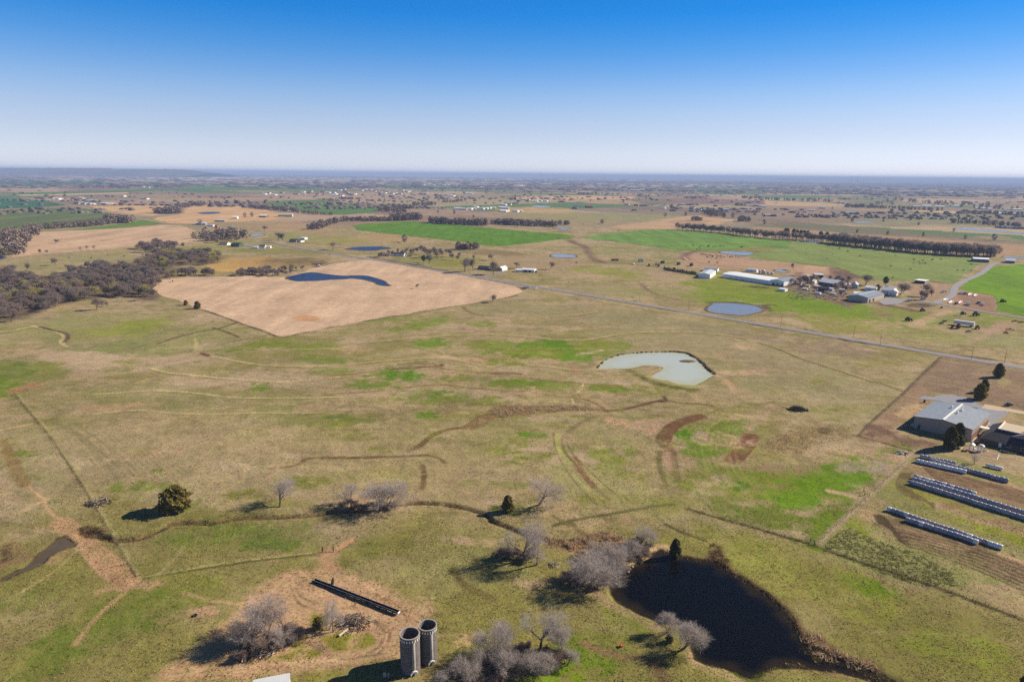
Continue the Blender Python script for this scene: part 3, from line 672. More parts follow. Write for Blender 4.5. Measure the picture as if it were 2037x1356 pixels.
line(Z2((1080,950),(1110,990),(1200,1040),(1400,1090)), (130, 104, 80), 2.5, .6, 2, .3, 20, 1)
line(Z2((0,1215),(300,1215),(500,1205),(700,1180),(800,1140)), (184, 158, 112), 1.2, .6, 1, .2, 20, 1)
poly(Z2((0,720),(240,735),(700,790),(560,830),(300,860),(0,820)), (166, 142, 112), 8, .8, 8, 30, .2, 20)
poly(Z2((0,540),(460,580),(560,590),(0,520)), (180,146,118), 8, .6, 8, 30, .2, 20)
line(Z4((290,790),(600,785),(870,825),(1000,815),(1090,820)), (96, 74, 54), 2.5, .9, 1.5, .2, 8, 1); line(Z4((940,880),(1000,880),(960,830)), (112, 84, 60), 4, .8, 2, .2, 8, 1)
line(Z4((700,945),(860,915),(960,880)), (190, 152, 122), 3, .8, 2, .2, 8, 1)
line(Z4((430,200),(600,230),(760,235),(890,205)), (180, 144, 116), 5, .8, 3, .2, 12, 2); line(Z4((700,235),(880,185),(800,175)), (124, 94, 80), 6, .7, 4, .2, 12, 2)
# rough orange grass by the creek
for z, x, y, a, b, c, al in [(Z0,1800,820,60,14,(196,158,96),.9),(Z0,1950,780,50,9,(180,146,92),.9),(Z1,100,790,50,8,(186,150,92),.8),(Z1,250,800,60,8,(150,120,80),.7),(Z1,200,700,80,8,(140,132,82),.7),(Z0,1250,870,36,4,(206,170,116),.9),(Z1,520,590,80,14,(146,146,88),.7),(Z1,750,620,60,9,(146,148,84),.7),(Z1,1000,600,70,8,(178,150,106),.8),(Z1,300,520,80,9,(176,148,114),.8),(Z1,550,560,60,8,(170,144,108),.7),
        (Z1,1500,780,90,12,(134,140,74),.8),(Z1,1300,770,50,7,(130,130,76),.7),(Z1,400,780,60,8,(128,108,74),.7),(Z0,1900,650,60,8,(146,148,84),.8),(Z0,1600,690,60,8,(140,148,80),.8),(Z0,800,760,110,14,(156,146,102),.7),(Z0,300,820,80,12,(150,142,96),.7),(Z0,1950,480,80,8,(170,142,104),.8),(Z1,150,480,60,8,(176,148,114),.7),
        (Z1,1700,700,60,6,(146,128,92),.8),(Z1,1950,720,60,6,(142,124,86),.8),(Z1,900,460,100,6,(178,150,124),.7),(Z1,1500,400,120,8,(170,146,124),.7),(Z1,800,440,100,5,(180,152,130),.8),(Z2,800,430,110,9,(150,144,98),.8),(Z2,500,440,90,9,(154,146,98),.8),(Z2,1100,430,80,9,(146,142,100),.7),(Z2,200,420,60,9,(156,146,100),.8),(Z2,250,380,80,6,(196,160,112),.9),(Z2,700,300,150,6,(186,154,122),.8),
        (Z2,1400,300,120,7,(160,134,112),.8),(Z2,1900,500,60,8,(150,136,112),.8),(Z3,900,450,130,12,(140,134,104),.8),(Z3,400,440,110,12,(142,124,106),.8),(Z3,1500,450,120,10,(138,134,102),.8),(Z3,1800,600,70,9,(164,142,110),.8),(Z3,1300,590,90,5,(176,142,114),.7)]:
    px, py = z.p(x, y); blob(px, py, a, b, c, al, 2, .3, 30)
poly(Z2((850,510),(1200,470),(1480,425),(1700,440),(1710,490),(1380,500),(1360,525),(950,530)), (198, 162, 126), 12, .85, 8, 60, .1, 40)
poly(Z2((1280,470),(1480,455),(1640,470),(1500,500),(1350,490)), (170,138,108), 8, .6, 8, 60, .1, 40)
poly(Z3((0,500),(400,515),(620,540),(1500,600),(1840,630),(2037,640),(2037,720),(1840,720),(600,600),(0,560)), (180, 144, 114), 12, .8, 8, 60, .15, 40)
poly(Z3((0,440),(700,490),(1500,560),(2037,610),(2037,630),(1500,600),(620,535),(0,490)), (128, 112, 96), 12, .7, 8, 60, .2, 40)
poly(Z3((640,360),(1300,380),(1500,400),(1550,395),(1400,375),(900,350)), (160, 134, 116), 12, .6, 8, 60, .2, 40)
poly(Z3((0,330),(400,335),(700,360),(900,400),(600,440),(0,420)), (158, 134, 114), 20, .7, 20, 80, .2, 60)
poly(Z3((1220,370),(1540,380),(1540,398),(1230,380)), (214, 178, 132), 10, .9)
poly(Z3((0,300),(600,320),(640,340),(0,335)), (210, 172, 132), 15, .8)
poly(Z3((640,270),(1000,260),(1100,300),(900,330),(700,310)), (98, 124, 84), 20, .6, 20, 80, .2, 60)
# patches of the mown hay field's neighbours on the right: school grounds and bale field
poly(Z6((1190,45),(1500,90),(1700,120),(2037,190),(2400,270),(2400,700),(2037,600),(1600,520),(1090,400),(860,380)), (142, 118, 98), 2.5, .9, 3, 12, .25, 9)
poly(Z6((860,380),(1090,400),(1000,560),(700,800),(680,830),(1130,950),(1000,1000),(600,930),(350,860)), (156, 128, 104), 2.5, .9, 3, 12, .2, 9)
blob(*Z6.p(520, 800), 36, 12, (120, 96, 78), .8, 10, .3); blob(*Z6.p(900, 930), 50, 8, (132, 106, 88), .8, 8, .3); blob(*Z6.p(850, 600), 26, 12, (188, 160, 124), .8, -30, .3)
blob(*Z6.p(1900, 330), 40, 14, (150, 128, 100), .7, 10, .4); blob(*Z6.p(1800, 280), 20, 10, (160, 146, 104), .7, 30, .4)
poly(Z7((600,545),(930,240),(1050,180),(1400,180),(2037,390),(2300,500),(2300,1500),(2037,1352),(1000,1352),(140,1000)), (146, 142, 88), 1.5, .95, 1, 12, .2, 8)
for x, y, a, b, c, al, rt in [(1400,380,110,14,(168,140,112),.95,16),(1900,470,60,12,(176,146,116),.9,16),(1600,460,120,16,(158,132,102),.9,16),(1000,320,40,12,(164,142,106),.8,-10),(1300,600,90,14,(142,148,70),.8,20),(1700,800,90,18,(138,150,60),.8,20),(1100,560,60,14,(140,148,76),.8,16),(2000,900,40,20,(134,150,56),.8,20),
        (1500,1000,120,16,(110,94,70),.85,22),(1000,860,80,14,(112,96,72),.85,20),(800,780,30,12,(106,92,70),.7,0),(1900,1180,70,18,(116,96,76),.8,22),(1150,960,60,8,(180,150,118),.7,22),(1400,680,110,7,(176,148,120),.85,18),(1900,820,60,9,(170,142,112),.8,20),(1300,530,80,6,(170,142,112),.8,17),(600,700,24,20,(182,154,118),.7,-30),(640,600,30,8,(160,140,104),.7,0),
        (500,880,30,22,(128,146,50),.8,20),(300,980,24,14,(134,146,56),.7,0),(900,100,30,10,(110,124,52),.6,0)]:
    px, py = Z7.p(x, y); blob(px, py, a, b, c, al, rt, .35, 5)
for q_ in [((1040,270),(1500,380),(1900,480),(2037,520),(2037,700),(1800,620),(1400,500),(1100,420),(980,350)), ((640,700),(760,690),(1000,800),(1500,980),(2037,1180),(2037,1352),(1700,1250),(1300,1100),(900,960),(700,850))]:
    poly(Z7(*q_), (150, 126, 100), 2, .7, 3, 9, .35, 5)
for k in range(9):     # wheel ruts between the bale rows and round the headland
    o = k * 13
    line(Z7((1100 + o, 275 + o), (1500, 375 + o), (1900, 470 + o), (2037, 510 + o)), (112, 88, 66), .5, .75, .3, .3, 6, .3)
for k in range(7):
    o = k * 18
    line(Z7((900 + o, 330), (850 + o, 420), (900 + o, 510), (1000 + o, 560), (1200, 610 + o * .4)), (112, 98, 62), .45, .65, .3, .3, 6, .3)
    line(Z7((660 + o * .6, 720), (700 + o, 790 + o * .2), (900, 860 + o), (1200, 930 + o * 1.4), (1600, 1040 + o * 1.7), (2037, 1200 + o * 2)), (88, 72, 54), .5, .75, .3, .3, 6, .3)
for k in range(6):
    line(Z7((1250, 560 + k * 14), (1600, 660 + k * 15), (2037, 800 + k * 16)), (140, 112, 86), .4, .5, .3, .3, 6, .3)
line(Z7((1820,1080),(2037,1160)), (196, 160, 128), 1.0, .9, .5)
poly(Z7((260,1060),(200,980),(420,830),(560,900),(800,1000),(1100,1100),(1500,1352),(1000,1352)), (146, 146, 92), 2, .8, 2, 6, .2, 3, 1.8)
# fence-line strips
FENCES = {
 'west': P0((30,785),(95,862),(165,968),(222,1064),(270,1147)),
 'south': P0((270,1147),(340,1138),(440,1128),(540,1114),(640,1097)),
 'creek': P0((1370,1010),(1436,1030),(1530,1056),(1622,1084),(1653,1097),(1740,1126),(1850,1162),(1960,1202),(2060,1243)),
 'yard': P0((1628,1080),(1675,1035),(1729,987),(1765,953),(1800,921)),
 'school': P0((1708,868),(1738,835),(1772,804),(1800,780),(1835,745),(1872,710)),
 'hay': P0((402,615),(474,640),(554,670),(574,668.5),(657,650),(757,633),(884,612),(1027,588)),
}
line(FENCES['west'], (100, 84, 56), .3, .75, .35, .45, 4, .3); line(P0((34,785),(99,862),(171,968),(228,1064),(276,1143)), (168,156,106), .8, .6, .5, .3, 5, .3)
line(FENCES['creek'], (84, 80, 44), .6, .9, .4, .2, 5, .3); line(FENCES['yard'], (172, 152, 124), .9, .9, .6, .2, 5, .3); line(FENCES['school'], (110, 96, 72), .4, .8, .3, .3, 5, .2)
line(FENCES['hay'], (108, 92, 64), 1.0, .8, .8, .4, 9, .6)
line(P0((1708,868),(1750,880),(1810,897)), (96, 100, 52), 1.0, .8, .8, .3, 5, .5)
# road verges
VERGE = P0((735,511),(1020,563),(1300,611),(1640,668),(2037,724))
line(VERGE, (104, 92, 68), 2.2, .7, 1.2, .5, 20, 1)
line(P0((1020,572),(1300,619),(1640,677),(2037,741)), (150, 136, 90), 2.2, .6, 1.2, .4, 20, 1)
line(P0((1640,671),(1850,702),(2037,731)), (70, 66, 44), 1.6, .8, .8, .3, 20, .8)

Zc = height(X, Y)
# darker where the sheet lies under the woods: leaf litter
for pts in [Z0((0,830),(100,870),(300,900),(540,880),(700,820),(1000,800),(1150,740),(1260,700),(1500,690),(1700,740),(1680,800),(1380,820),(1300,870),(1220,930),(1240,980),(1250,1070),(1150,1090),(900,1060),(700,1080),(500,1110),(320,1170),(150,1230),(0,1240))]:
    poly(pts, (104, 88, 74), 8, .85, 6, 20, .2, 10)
V3 = np.stack([X, Y, Zc], 1)
ii = np.arange(nr - 1)[:, None] * nA; jj = np.arange(nA)[None, :]
a_ = (ii + jj).ravel(); b_ = (ii + (jj + 1) % nA).ravel()
Fq = np.stack([a_, b_, b_ + nA, a_ + nA], 1)[:, ::-1]

def ground_mat(name, tuft=1.0, base=None, stripes=None):
    m, t, b = nodes(name)
    tc = N(t, 'ShaderNodeTexCoord')
    def noise(s, det=4, r=.6, stretch=None):
        n = N(t, 'ShaderNodeTexNoise'); n.inputs['Scale'].default_value = s; n.inputs['Detail'].default_value = det; n.inputs['Roughness'].default_value = r
        if stretch:
            mp = N(t, 'ShaderNodeMapping'); mp.inputs['Scale'].default_value = stretch[:3]; mp.inputs['Rotation'].default_value = (0, 0, stretch[3])
            t.links.new(tc.outputs['Object'], mp.inputs[0]); t.links.new(mp.outputs[0], n.inputs['Vector'])
        else: t.links.new(tc.outputs['Object'], n.inputs['Vector'])
        return n
    def rng_(src, lo, hi, a=.3, b_=.7):
        r = N(t, 'ShaderNodeMapRange'); r.inputs[1].default_value = a; r.inputs[2].default_value = b_; r.inputs[3].default_value = lo; r.inputs[4].default_value = hi
        t.links.new(src, r.inputs[0]); return r.outputs[0]
    def mulv(col, f):
        v = N(t, 'ShaderNodeVectorMath', operation='SCALE'); t.links.new(col, v.inputs[0]); t.links.new(f, v.inputs['Scale']); return v.outputs[0]
    if base is None:
        at = N(t, 'ShaderNodeAttribute'); at.attribute_name = 'tint'; col = at.outputs['Color']; gr = at.outputs['Alpha']
    else:
        rg = N(t, 'ShaderNodeRGB'); rg.outputs[0].default_value = (*base, 1); col = rg.outputs[0]; gr = None
    nf = noise(1.5, 5, .8); nd = noise(.8, 3, .7); nm = noise(.16, 4, .6); nl = noise(.022, 5, .6)
    col = mulv(col, rng_(nf.outputs['Fac'], 1 - .34 * tuft, 1 + .34 * tuft)); col = mulv(col, rng_(nm.outputs['Fac'], .84, 1.16)); col = mulv(col, rng_(nd.outputs['Fac'], 1 - .55 * tuft, 1.07, .30, .46)); col = mulv(col, rng_(nl.outputs['Fac'], .86, 1.14))
    # hue wander: some of the grass drier, some greener
    hs = N(t, 'ShaderNodeHueSaturation'); nh = noise(.35, 4, .65)
    t.links.new(rng_(nh.outputs['Fac'], .485, .518), hs.inputs['Hue']); t.links.new(col, hs.inputs['Color']); col = hs.outputs[0]
    if stripes:
        ns = noise(stripes[0], 2, .5, (1.0, stripes[2], 1, stripes[1])); col = mulv(col, rng_(ns.outputs['Fac'], 1 - stripes[3], 1 + stripes[3]))
    t.links.new(col, b.inputs['Base Color'])
    b.inputs['Roughness'].default_value = 1.0; b.inputs['Specular IOR Level'].default_value = 0.05
    bp = N(t, 'ShaderNodeBump'); bp.inputs['Distance'].default_value = 0.34 * tuft; bp.inputs['Strength'].default_value = 0.8
    t.links.new(nf.outputs['Fac'], bp.inputs['Height'])
    if gr is not None:
        mm = N(t, 'ShaderNodeMath', operation='MULTIPLY'); mm.inputs[1].default_value = .8; t.links.new(gr, mm.inputs[0]); t.links.new(mm.outputs[0], bp.inputs['Strength'])
    t.links.new(bp.outputs[0], b.inputs['Normal'])
    return m
GM = ground_mat('grassland')
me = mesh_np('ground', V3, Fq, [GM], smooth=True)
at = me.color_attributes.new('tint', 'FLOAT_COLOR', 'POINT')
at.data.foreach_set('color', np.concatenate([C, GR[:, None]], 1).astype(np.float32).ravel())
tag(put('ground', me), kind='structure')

# ------------------------------------------------------------------ hills on the horizon
def hill(px0, px1, ytop, dist, depth, seed, label_y=0):
    n = 90; vs = []; fs = []
    t0 = [(px0 + (px1 - px0) * i / (n - 1)) for i in range(n)]
    rows = 5
    for j in range(rows):
        for i, px in enumerate(t0):
            u = (px - 1018.5) / F
            y = dist + depth * j / (rows - 1); x = u * dist * (1 + 0.0 * j)
            yh = ytop(px)
            hor = 678 - F * math.tan(PITCH) + (px - 1018.5) * math.tan(ROLL)
            hh = max(H + (hor - yh) / F * dist, 2) * (1 + 0.0 * j)
            prof = (0, .55, 1, .6, 0)[j]
            wob = 1 + .06 * (random.random() - .5)
            vs.append((x, y, hh * prof * wob - (4 if prof == 0 else 0)))
    for j in range(rows - 1):
        for i in range(n - 1):
            a = j * n + i; fs.append((a, a + 1, a + 1 + n, a + n))
    m = mat('wooded_hillside', (104, 92, 84), .95, .5, .0015)
    mb = MB(); mb.add(vs, fs)
    return tag(mb.build('hills', m, smooth=True), kind='structure')
def top_left(px):
    pts = [(-400, 334), (0, 333.4), (60, 333.6), (130, 333), (160, 335.5), (290, 336), (330, 338), (356, 342), (400, 346)]
    return float(np.interp(px, [p[0] for p in pts], [p[1] for p in pts]))
hill(-400, 372, top_left, 13000, 3000, 1)
hill(300, 1100, lambda p: 341.3 + (p - 300) * .0066 + .8 * math.sin(p * .011), 36000, 6000, 2)
hill(1080, 1720, lambda p: 346.6 + (p - 1080) * .0105 + 1.0 * math.sin(p * .012), 32000, 6000, 2)
hill(1600, 2450, lambda p: 354.5 + (p - 1640) * .0085 + 1.0 * math.sin(p * .017), 24000, 5000, 3)
# ------------------------------------------------------------------ the air
HZ = MB(); HZ.box(-60000, -3000, -8, 60000, 75000, 168)
hm, ht, hb = nodes('hazy_air'); ht.nodes.remove(hb)
pv = N(ht, 'ShaderNodeVolumePrincipled'); pv.inputs['Color'].default_value = (0.52, 0.67, 1.0, 1)
pv.inputs['Density'].default_value = 7.5e-5; pv.inputs['Anisotropy'].default_value = 0.0
ht.links.new(pv.outputs[0], ht.nodes['Material Output'].inputs['Volume'])
tag(HZ.build('haze', hm), kind='stuff')

# ------------------------------------------------------------------ fields, as sheets just above the ground sheet
def sheet(name, px, mtl, lift=0.0, kind='structure', wob=0.0, sm=False, closed_n=3, world_pts=None):
    w = world_pts or world(catmull(px, closed_n, True) if sm else px)
    # even out long straight sides, let the edge wander a little
    o = []
    n = len(w)
    for i in range(n):
        a, b = w[i], w[(i + 1) % n]
        Ls = math.hypot(b[0] - a[0], b[1] - a[1]); k = max(1, min(40, int(Ls / 12)))
        nx, ny = -(b[1] - a[1]) / (Ls + 1e-9), (b[0] - a[0]) / (Ls + 1e-9)
        for j in range(k):
            t = j / k
            d = 0 if (j == 0 or not wob) else wob * (random.random() - .5) * 2
            o.append((a[0] + (b[0] - a[0]) * t + nx * d, a[1] + (b[1] - a[1]) * t + ny * d))
    dist = sum(math.hypot(*p) for p in w) / n
    z = 0.03 + dist * 1.2e-4 + lift
    me = bpy.data.meshes.new(name)
    me.from_pydata([(p[0], p[1], z) for p in o], [], [tuple(range(len(o)))])
    import bmesh
    bm = bmesh.new(); bm.from_mesh(me)
    bmesh.ops.recalc_face_normals(bm, faces=bm.faces)
    for f in bm.faces:
        if f.normal.z < 0: f.normal_flip()
    bmesh.ops.triangulate(bm, faces=bm.faces[:])
    bm.to_mesh(me); bm.free()
    me.materials.append(mtl)
    return tag(put(name, me), kind=kind)
STK = RD
def fm(name, rgb, tuft=.35, st=(.12, 0, .12, .10)):
    return ground_mat(name, tuft, L(rgb), st)
hay = fm('mown_hay_stubble', (206, 175, 148), .5, (.06, STK, .18, .12))
hay2 = fm('pale_hay_stubble', (200, 168, 138), .3, (.03, STK + .3, .2, .18))
hay3 = fm('sandy_stubble', (206, 168, 126), .3, (.03, STK, .2, .16))
wht = fm('winter_wheat', (96, 134, 30), .35, (.07, STK, .1, .14))
wht2 = fm('winter_wheat_pale', (112, 144, 62), .3, (.04, STK, .15, .2))
gdark = fm('dark_green_crop', (58, 108, 76), .3, (.02, STK, .2, .14))
gstr = fm('striped_green_crop', (104, 114, 68), .3, (.035, STK + .25, .06, .32))
gmid = fm('fresh_green_crop', (104, 132, 52), .3, (.04, STK, .2, .07))
gfar = fm('far_green_crop', (92, 124, 62), .3, (.02, STK, .2, .08))
gbrt = fm('bright_spring_grass', (112, 148, 22), .5, (.06, STK + .6, .12, .18))
past = fm('pasture_beyond_road', (132, 146, 78), .5, (.04, STK, .15, .12))
mauve = fm('ploughed_mauve_field', (138, 112, 102), .3, (.02, STK, .3, .08))

sheet('hay_field', Z1((571*0+280,905),(170,902),(0,898)) + Z0((1500,905),(1240,925),(1190,990),(1240,1040),(1330,1070),(1420,1105),(1500,1140),(1600,1165))
      + P0((440,628),(474,640),(512,653),(554,669),(574,668),(657,650),(757,633),(884,612),(1000,593),(1040,581),(1030,572)) + Z1((2037,970),(1700,898),(1300,828),(950,772),(900,768),(760,786),(610,808),(430,856)), hay, 0, wob=2.4)
sheet('bare_soil_patch', Z1((300,1225),(350,1205),(420,1198),(500,1210),(545,1235),(480,1252),(380,1250)), ground_mat('reddish_soil', .5, L((200, 154, 118))), .03, wob=1.5)
sheet('hay_field', Z0((180,602),(330,555),(640,542),(1020,522),(1260,500),(1420,507),(1530,546),(1500,592),(1590,640),(1180,662),(1000,674),(560,712),(80,752),(100,715),(130,692),(210,662)), hay2, wob=3)
sheet('stubble_field', Z0((690,356),(1000,350),(1320,343),(1260,395),(1240,418),(1180,432),(900,402)), hay3, wob=4)
sheet('stubble_field', Z0((1190,456),(1240,440),(1400,424),(1440,415),(1430,385),(1500,350),(1700,342),(2037,368)) + Z1((180,400),(260,440),(100,470)) + Z0((1950,470),(1430,492),(1320,488)), hay3, wob=4)
sheet('wheat_field', Z1((790,505),(880,490),(1210,470),(1500,490),(2037,540)) + Z2((480,572),(575,590),(500,606),(250,637),(0,664)) + Z1((1850,662),(1640,630),(1300,592),(830,540)), wht, wob=2)
sheet('wheat_field', Z2((590,592),(900,560),(1050,545),(1200,533),(1500,545),(2037,602)) + Z3((300,600),(240,660),(0,640)) + Z2((1760,690),(1500,702),(1430,698),(1100,656),(750,616)), wht2, wob=3)
sheet('pasture', Z3((242,662),(300,603),(560,632),(1000,672),(1600,718),(1735,750),(1640,830),(1500,925),(1300,905),(880,900),(620,800),(520,790),(330,770),(0,735),(-60,700)), past, wob=3)
sheet('crop_field', Z0((-300,275),(0,290),(180,293),(360,318),(540,345),(300,360),(0,374),(-300,385)), gdark, wob=4)
sheet('crop_field', Z0((-300,400),(0,386),(300,370),(640,362),(760,388),(900,412),(850,440),(830,468),(650,490),(500,497),(180,516),(0,575),(-300,600)), gstr, wob=5)
sheet('crop_field', Z0((560,542),(700,522),(850,505),(1010,485),(1090,462),(1150,468),(1290,490),(1000,514),(820,530)), gmid, wob=3)
sheet('crop_field', Z1((80,325),(300,308),(500,304),(640,320),(770,336),(1000,378),(980,400),(740,420),(560,418),(400,395),(260,380)), gfar, wob=4)
sheet('spring_grass_field', Z5((1440,432),(1500,385),(1560,342),(1680,280),(1770,232),(2037,213),(2600,240),(2600,800),(2037,692),(1860,655),(1780,640),(1790,560),(1750,500),(1500,464)), gbrt, wob=1.5)
sheet('crop_field', Z0((0,250),(600,240),(1200,215),(1300,225),(1100,240),(300,262),(150,262)), gfar, wob=8)
sheet('stubble_field', Z0((120,265),(500,258),(1000,246),(1000,255),(400,272),(180,275)), hay2, wob=6)
sheet('crop_field', Z1((0,215),(400,190),(600,198),(450,215),(0,232)), gfar, wob=10)
sheet('crop_field', Z0((1300,212),(1700,205),(2037,212),(2037,228),(1500,226)), gfar, wob=10)
sheet('crop_field', Z1((1000,195),(1600,190),(2037,205),(2037,216),(1400,215),(1050,212)), gfar, wob=10)
sheet('crop_field', Z2((1430,235),(1500,222),(2037,220),(2037,255),(1700,262)), gfar, wob=10)
sheet('stubble_field', Z2((80,280),(600,270),(1050,280),(1000,300),(500,305),(100,300)), hay3, wob=8)
sheet('ploughed_field', Z2((950,300),(1400,295),(2037,310),(2037,340),(1500,335),(1100,325)), mauve, wob=8)
sheet('ploughed_field', Z0((400,215),(900,190),(1500,195),(1350,208),(700,228)), mauve, wob=10)
sheet('crop_field', Z0((0,158),(250,150),(800,165),(900,180),(400,190),(0,185)), gdark, wob=20)
sheet('ploughed_field', Z1((1500,190),(2037,190),(2037,203),(1600,200)), fm('dark_tilled_soil', (96, 74, 68)), wob=10)

# ------------------------------------------------------------------ water
near_w = water('dark_pond_water', (12, 13, 16), .3, .12, .7, (46, 36, 20), .035)
near_w.node_tree.nodes['Principled BSDF'].inputs['Specular IOR Level'].default_value = .2
milk_w = water('milky_pond_water', (206, 208, 186), .2, .1, 1.0, (182, 192, 182), .03)
milk_w.node_tree.nodes['Principled BSDF'].inputs['Specular IOR Level'].default_value = .3
mud_w = water('muddy_water', (108, 94, 74), .3, .15, 1.5, (92, 80, 62), .1)
mud_w.node_tree.nodes['Principled BSDF'].inputs['Specular IOR Level'].default_value = .2
blue_w = water('deep_blue_water', (20, 34, 78), .34, .9, .9, (24, 40, 84), .02)
slate_w = water('slate_blue_water', (138, 138, 132), .16, .2, .9, (146, 144, 138), .02)
pale_w = water('pale_water', (160, 166, 176), .25, .4, .7, (152, 158, 170), .01)
def grow(pts, d):
    cx = sum(p[0] for p in pts) / len(pts); cy = sum(p[1] for p in pts) / len(pts)
    o = []; n = len(pts)
    A = sum(pts[i][0] * pts[(i + 1) % n][1] - pts[(i + 1) % n][0] * pts[i][1] for i in range(n))
    sg = 1 if A > 0 else -1
    for i in range(n):
        a, b = pts[i - 1], pts[(i + 1) % n]
        dx, dy = b[0] - a[0], b[1] - a[1]; q = math.hypot(dx, dy) + 1e-9
        o.append((pts[i][0] + dy / q * d * sg, pts[i][1] - dx / q * d * sg))
    return o
def flatwater(name, pts, m, z):
    me = bpy.data.meshes.new(name)
    me.from_pydata([(p[0], p[1], z) for p in pts], [], [tuple(range(len(pts)))])
    import bmesh
    bm = bmesh.new(); bm.from_mesh(me)
    bmesh.ops.triangulate(bm, faces=bm.faces[:])
    bmesh.ops.recalc_face_normals(bm, faces=bm.faces[:])
    if sum(f.normal.z * f.calc_area() for f in bm.faces) < 0: bmesh.ops.reverse_faces(bm, faces=bm.faces[:])
    bm.to_mesh(me); bm.free(); me.materials.append(m)
    return tag(put(name, me), kind='structure')
def water_sheet(pts, m, z, cell, deep, shallow, reach):
    """a pond as a fine sheet that knows how far each spot is from the shore: the shallows show the bottom"""
    xs = [q[0] for q in pts]; ys = [q[1] for q in pts]
    gx = np.arange(min(xs) - 3, max(xs) + 3, cell); gy = np.arange(min(ys) - 3, max(ys) + 3, cell)
    XX, YY = np.meshgrid(gx, gy); xf, yf = XX.ravel(), YY.ravel()
    s_ = sdist(xf, yf, pts); keep_ = s_ < 2.5
    nx_ = len(gx); q = np.arange(len(xf)).reshape(XX.shape)
    fc = np.stack([q[:-1, :-1].ravel(), q[:-1, 1:].ravel(), q[1:, 1:].ravel(), q[1:, :-1].ravel()], 1)
    fc = fc[keep_[fc].all(1)]
    used = np.unique(fc); rm = np.zeros(len(xf), int); rm[used] = np.arange(len(used))
    me = mesh_np('pond_water', np.stack([xf[used], yf[used], np.full(len(used), z)], 1), rm[fc], [m])
    d = -s_[used]; n_ = fbm(xf[used], yf[used], 5, 4, 61)
    k_ = sstep(reach, 0, d + (n_ - .5) * reach * 1.4)
    c = np.array(L(deep))[None] * (1 - k_[:, None]) + np.array(L(shallow))[None] * k_[:, None]
    a_ = me.color_attributes.new('tint', 'FLOAT_COLOR', 'POINT'); a_.data.foreach_set('color', np.concatenate([c, np.ones((len(c), 1))], 1).astype(np.float32).ravel())
    t = m.node_tree; an = N(t, 'ShaderNodeAttribute'); an.attribute_name = 'tint'; t.links.new(an.outputs['Color'], t.nodes['Principled BSDF'].inputs['Base Color'])
    return tag(put('pond_water', me), kind='structure')
water_sheet(W_NEAR, near_w, -0.5, 1.0, (9, 11, 16), (46, 38, 24), 4.0)
water_sheet(W_MILKY, milk_w, -0.4, 1.2, (200, 206, 192), (196, 198, 166), 9.0)
flatwater('pond_water', grow(W_SMALL, 1.2), mud_w, -0.3)
for pts, m in [(Z4((285,875),(310,835),(345,820),(355,798),(430,795),(600,797),(740,812),(860,832),(910,855),(940,882),(840,917),(770,930),(700,942),(600,940),(480,925),(380,915),(310,898)), slate_w),
               (Z4((435,196),(480,179),(640,184),(800,190),(832,200),(790,218),(745,228),(600,222),(500,210)), slate_w), (Z2((375,742),(400,728),(430,725),(500,728),(565,736),(560,752),(480,754),(400,750)), pale_w),
               (Z2((395,524),(430,518),(490,518),(530,528),(480,537),(440,532)), pale_w),
               (Z1((275,912),(350,890),(430,873),(500,873),(560,882),(700,897),(800,894),(890,896),(960,915),(1030,938),(1050,958),(1080,975),(1030,972),(990,964),(950,942),(850,922),(780,916),(740,920),(700,923),(620,926),(560,931),(450,936),(350,936)), blue_w),
               (Z1((740,687),(790,676),(850,671),(1000,669),(1090,684),(1010,690),(980,697),(940,700),(880,700),(820,696)), blue_w),
               (Z19((1285,456),(1320,450),(1400,452),(1600,466),(1800,484),(2037,505),(2300,530),(2300,560),(2037,517),(1700,496),(1450,477),(1300,464)), pale_w),
               (Z19((200,389),(260,383),(330,382),(450,390),(400,396),(300,398)), pale_w), (Z19((90,276),(170,273),(265,281),(180,288)), pale_w),
               (Z0((1540,408),(1620,399),(1715,402),(1690,411),(1600,416)), blue_w), (Z3((310,602),(400,603),(500,612),(490,620),(400,616)), pale_w),
               (Z5((1850,142),(1900,139),(2037,150),(2200,165),(2200,172),(2037,160),(1860,150)), pale_w), (Z2((220,356),(260,350),(320,351),(375,358),(300,364)), slate_w),
               (Z4((1090,404),(1120,398),(1200,410),(1245,424),(1190,430),(1110,420)), pale_w), (Z1((0,575),(50,568),(105,576),(60,584),(0,588)), slate_w), (Z0((-60,745),(-20,730),(22,745),(25,760),(-40,775)), blue_w), (Z5((365,580),(380,577),(395,582),(380,587)), slate_w)]:
    cp = world(catmull(pts, 3, True))
    d_ = sum(math.hypot(*p) for p in cp) / len(cp)
    # a low earthen bank holds each pond; it shows as a dark rim on the far side
    flatwater('pond_water', cp, m, 0.05 + d_ * 1.4e-4)
    z0 = 0.04 + d_ * 1.4e-4
    mb = MB(); n = len(cp); g1 = grow(cp, 0.8); g2 = grow(cp, 3.5)
    vs = []
    for i in range(n):
        hb = 0.08 + .25 * random.random()
        vs += [(cp[i][0], cp[i][1], 0), (cp[i][0] * .5 + g1[i][0] * .5, cp[i][1] * .5 + g1[i][1] * .5, z0 + hb), (g1[i][0], g1[i][1], z0 + hb * .9), (g2[i][0], g2[i][1], 0)]
    fs = []
    for i in range(n):
        k = (i + 1) % n
        for q in range(3): fs.append((i * 4 + q, k * 4 + q, k * 4 + q + 1, i * 4 + q + 1))
    mb.add(vs, fs)
    tag(mb.build('pond_bank', mat('bank_earth', (112, 94, 66), .95, .4, .3)), kind='structure')
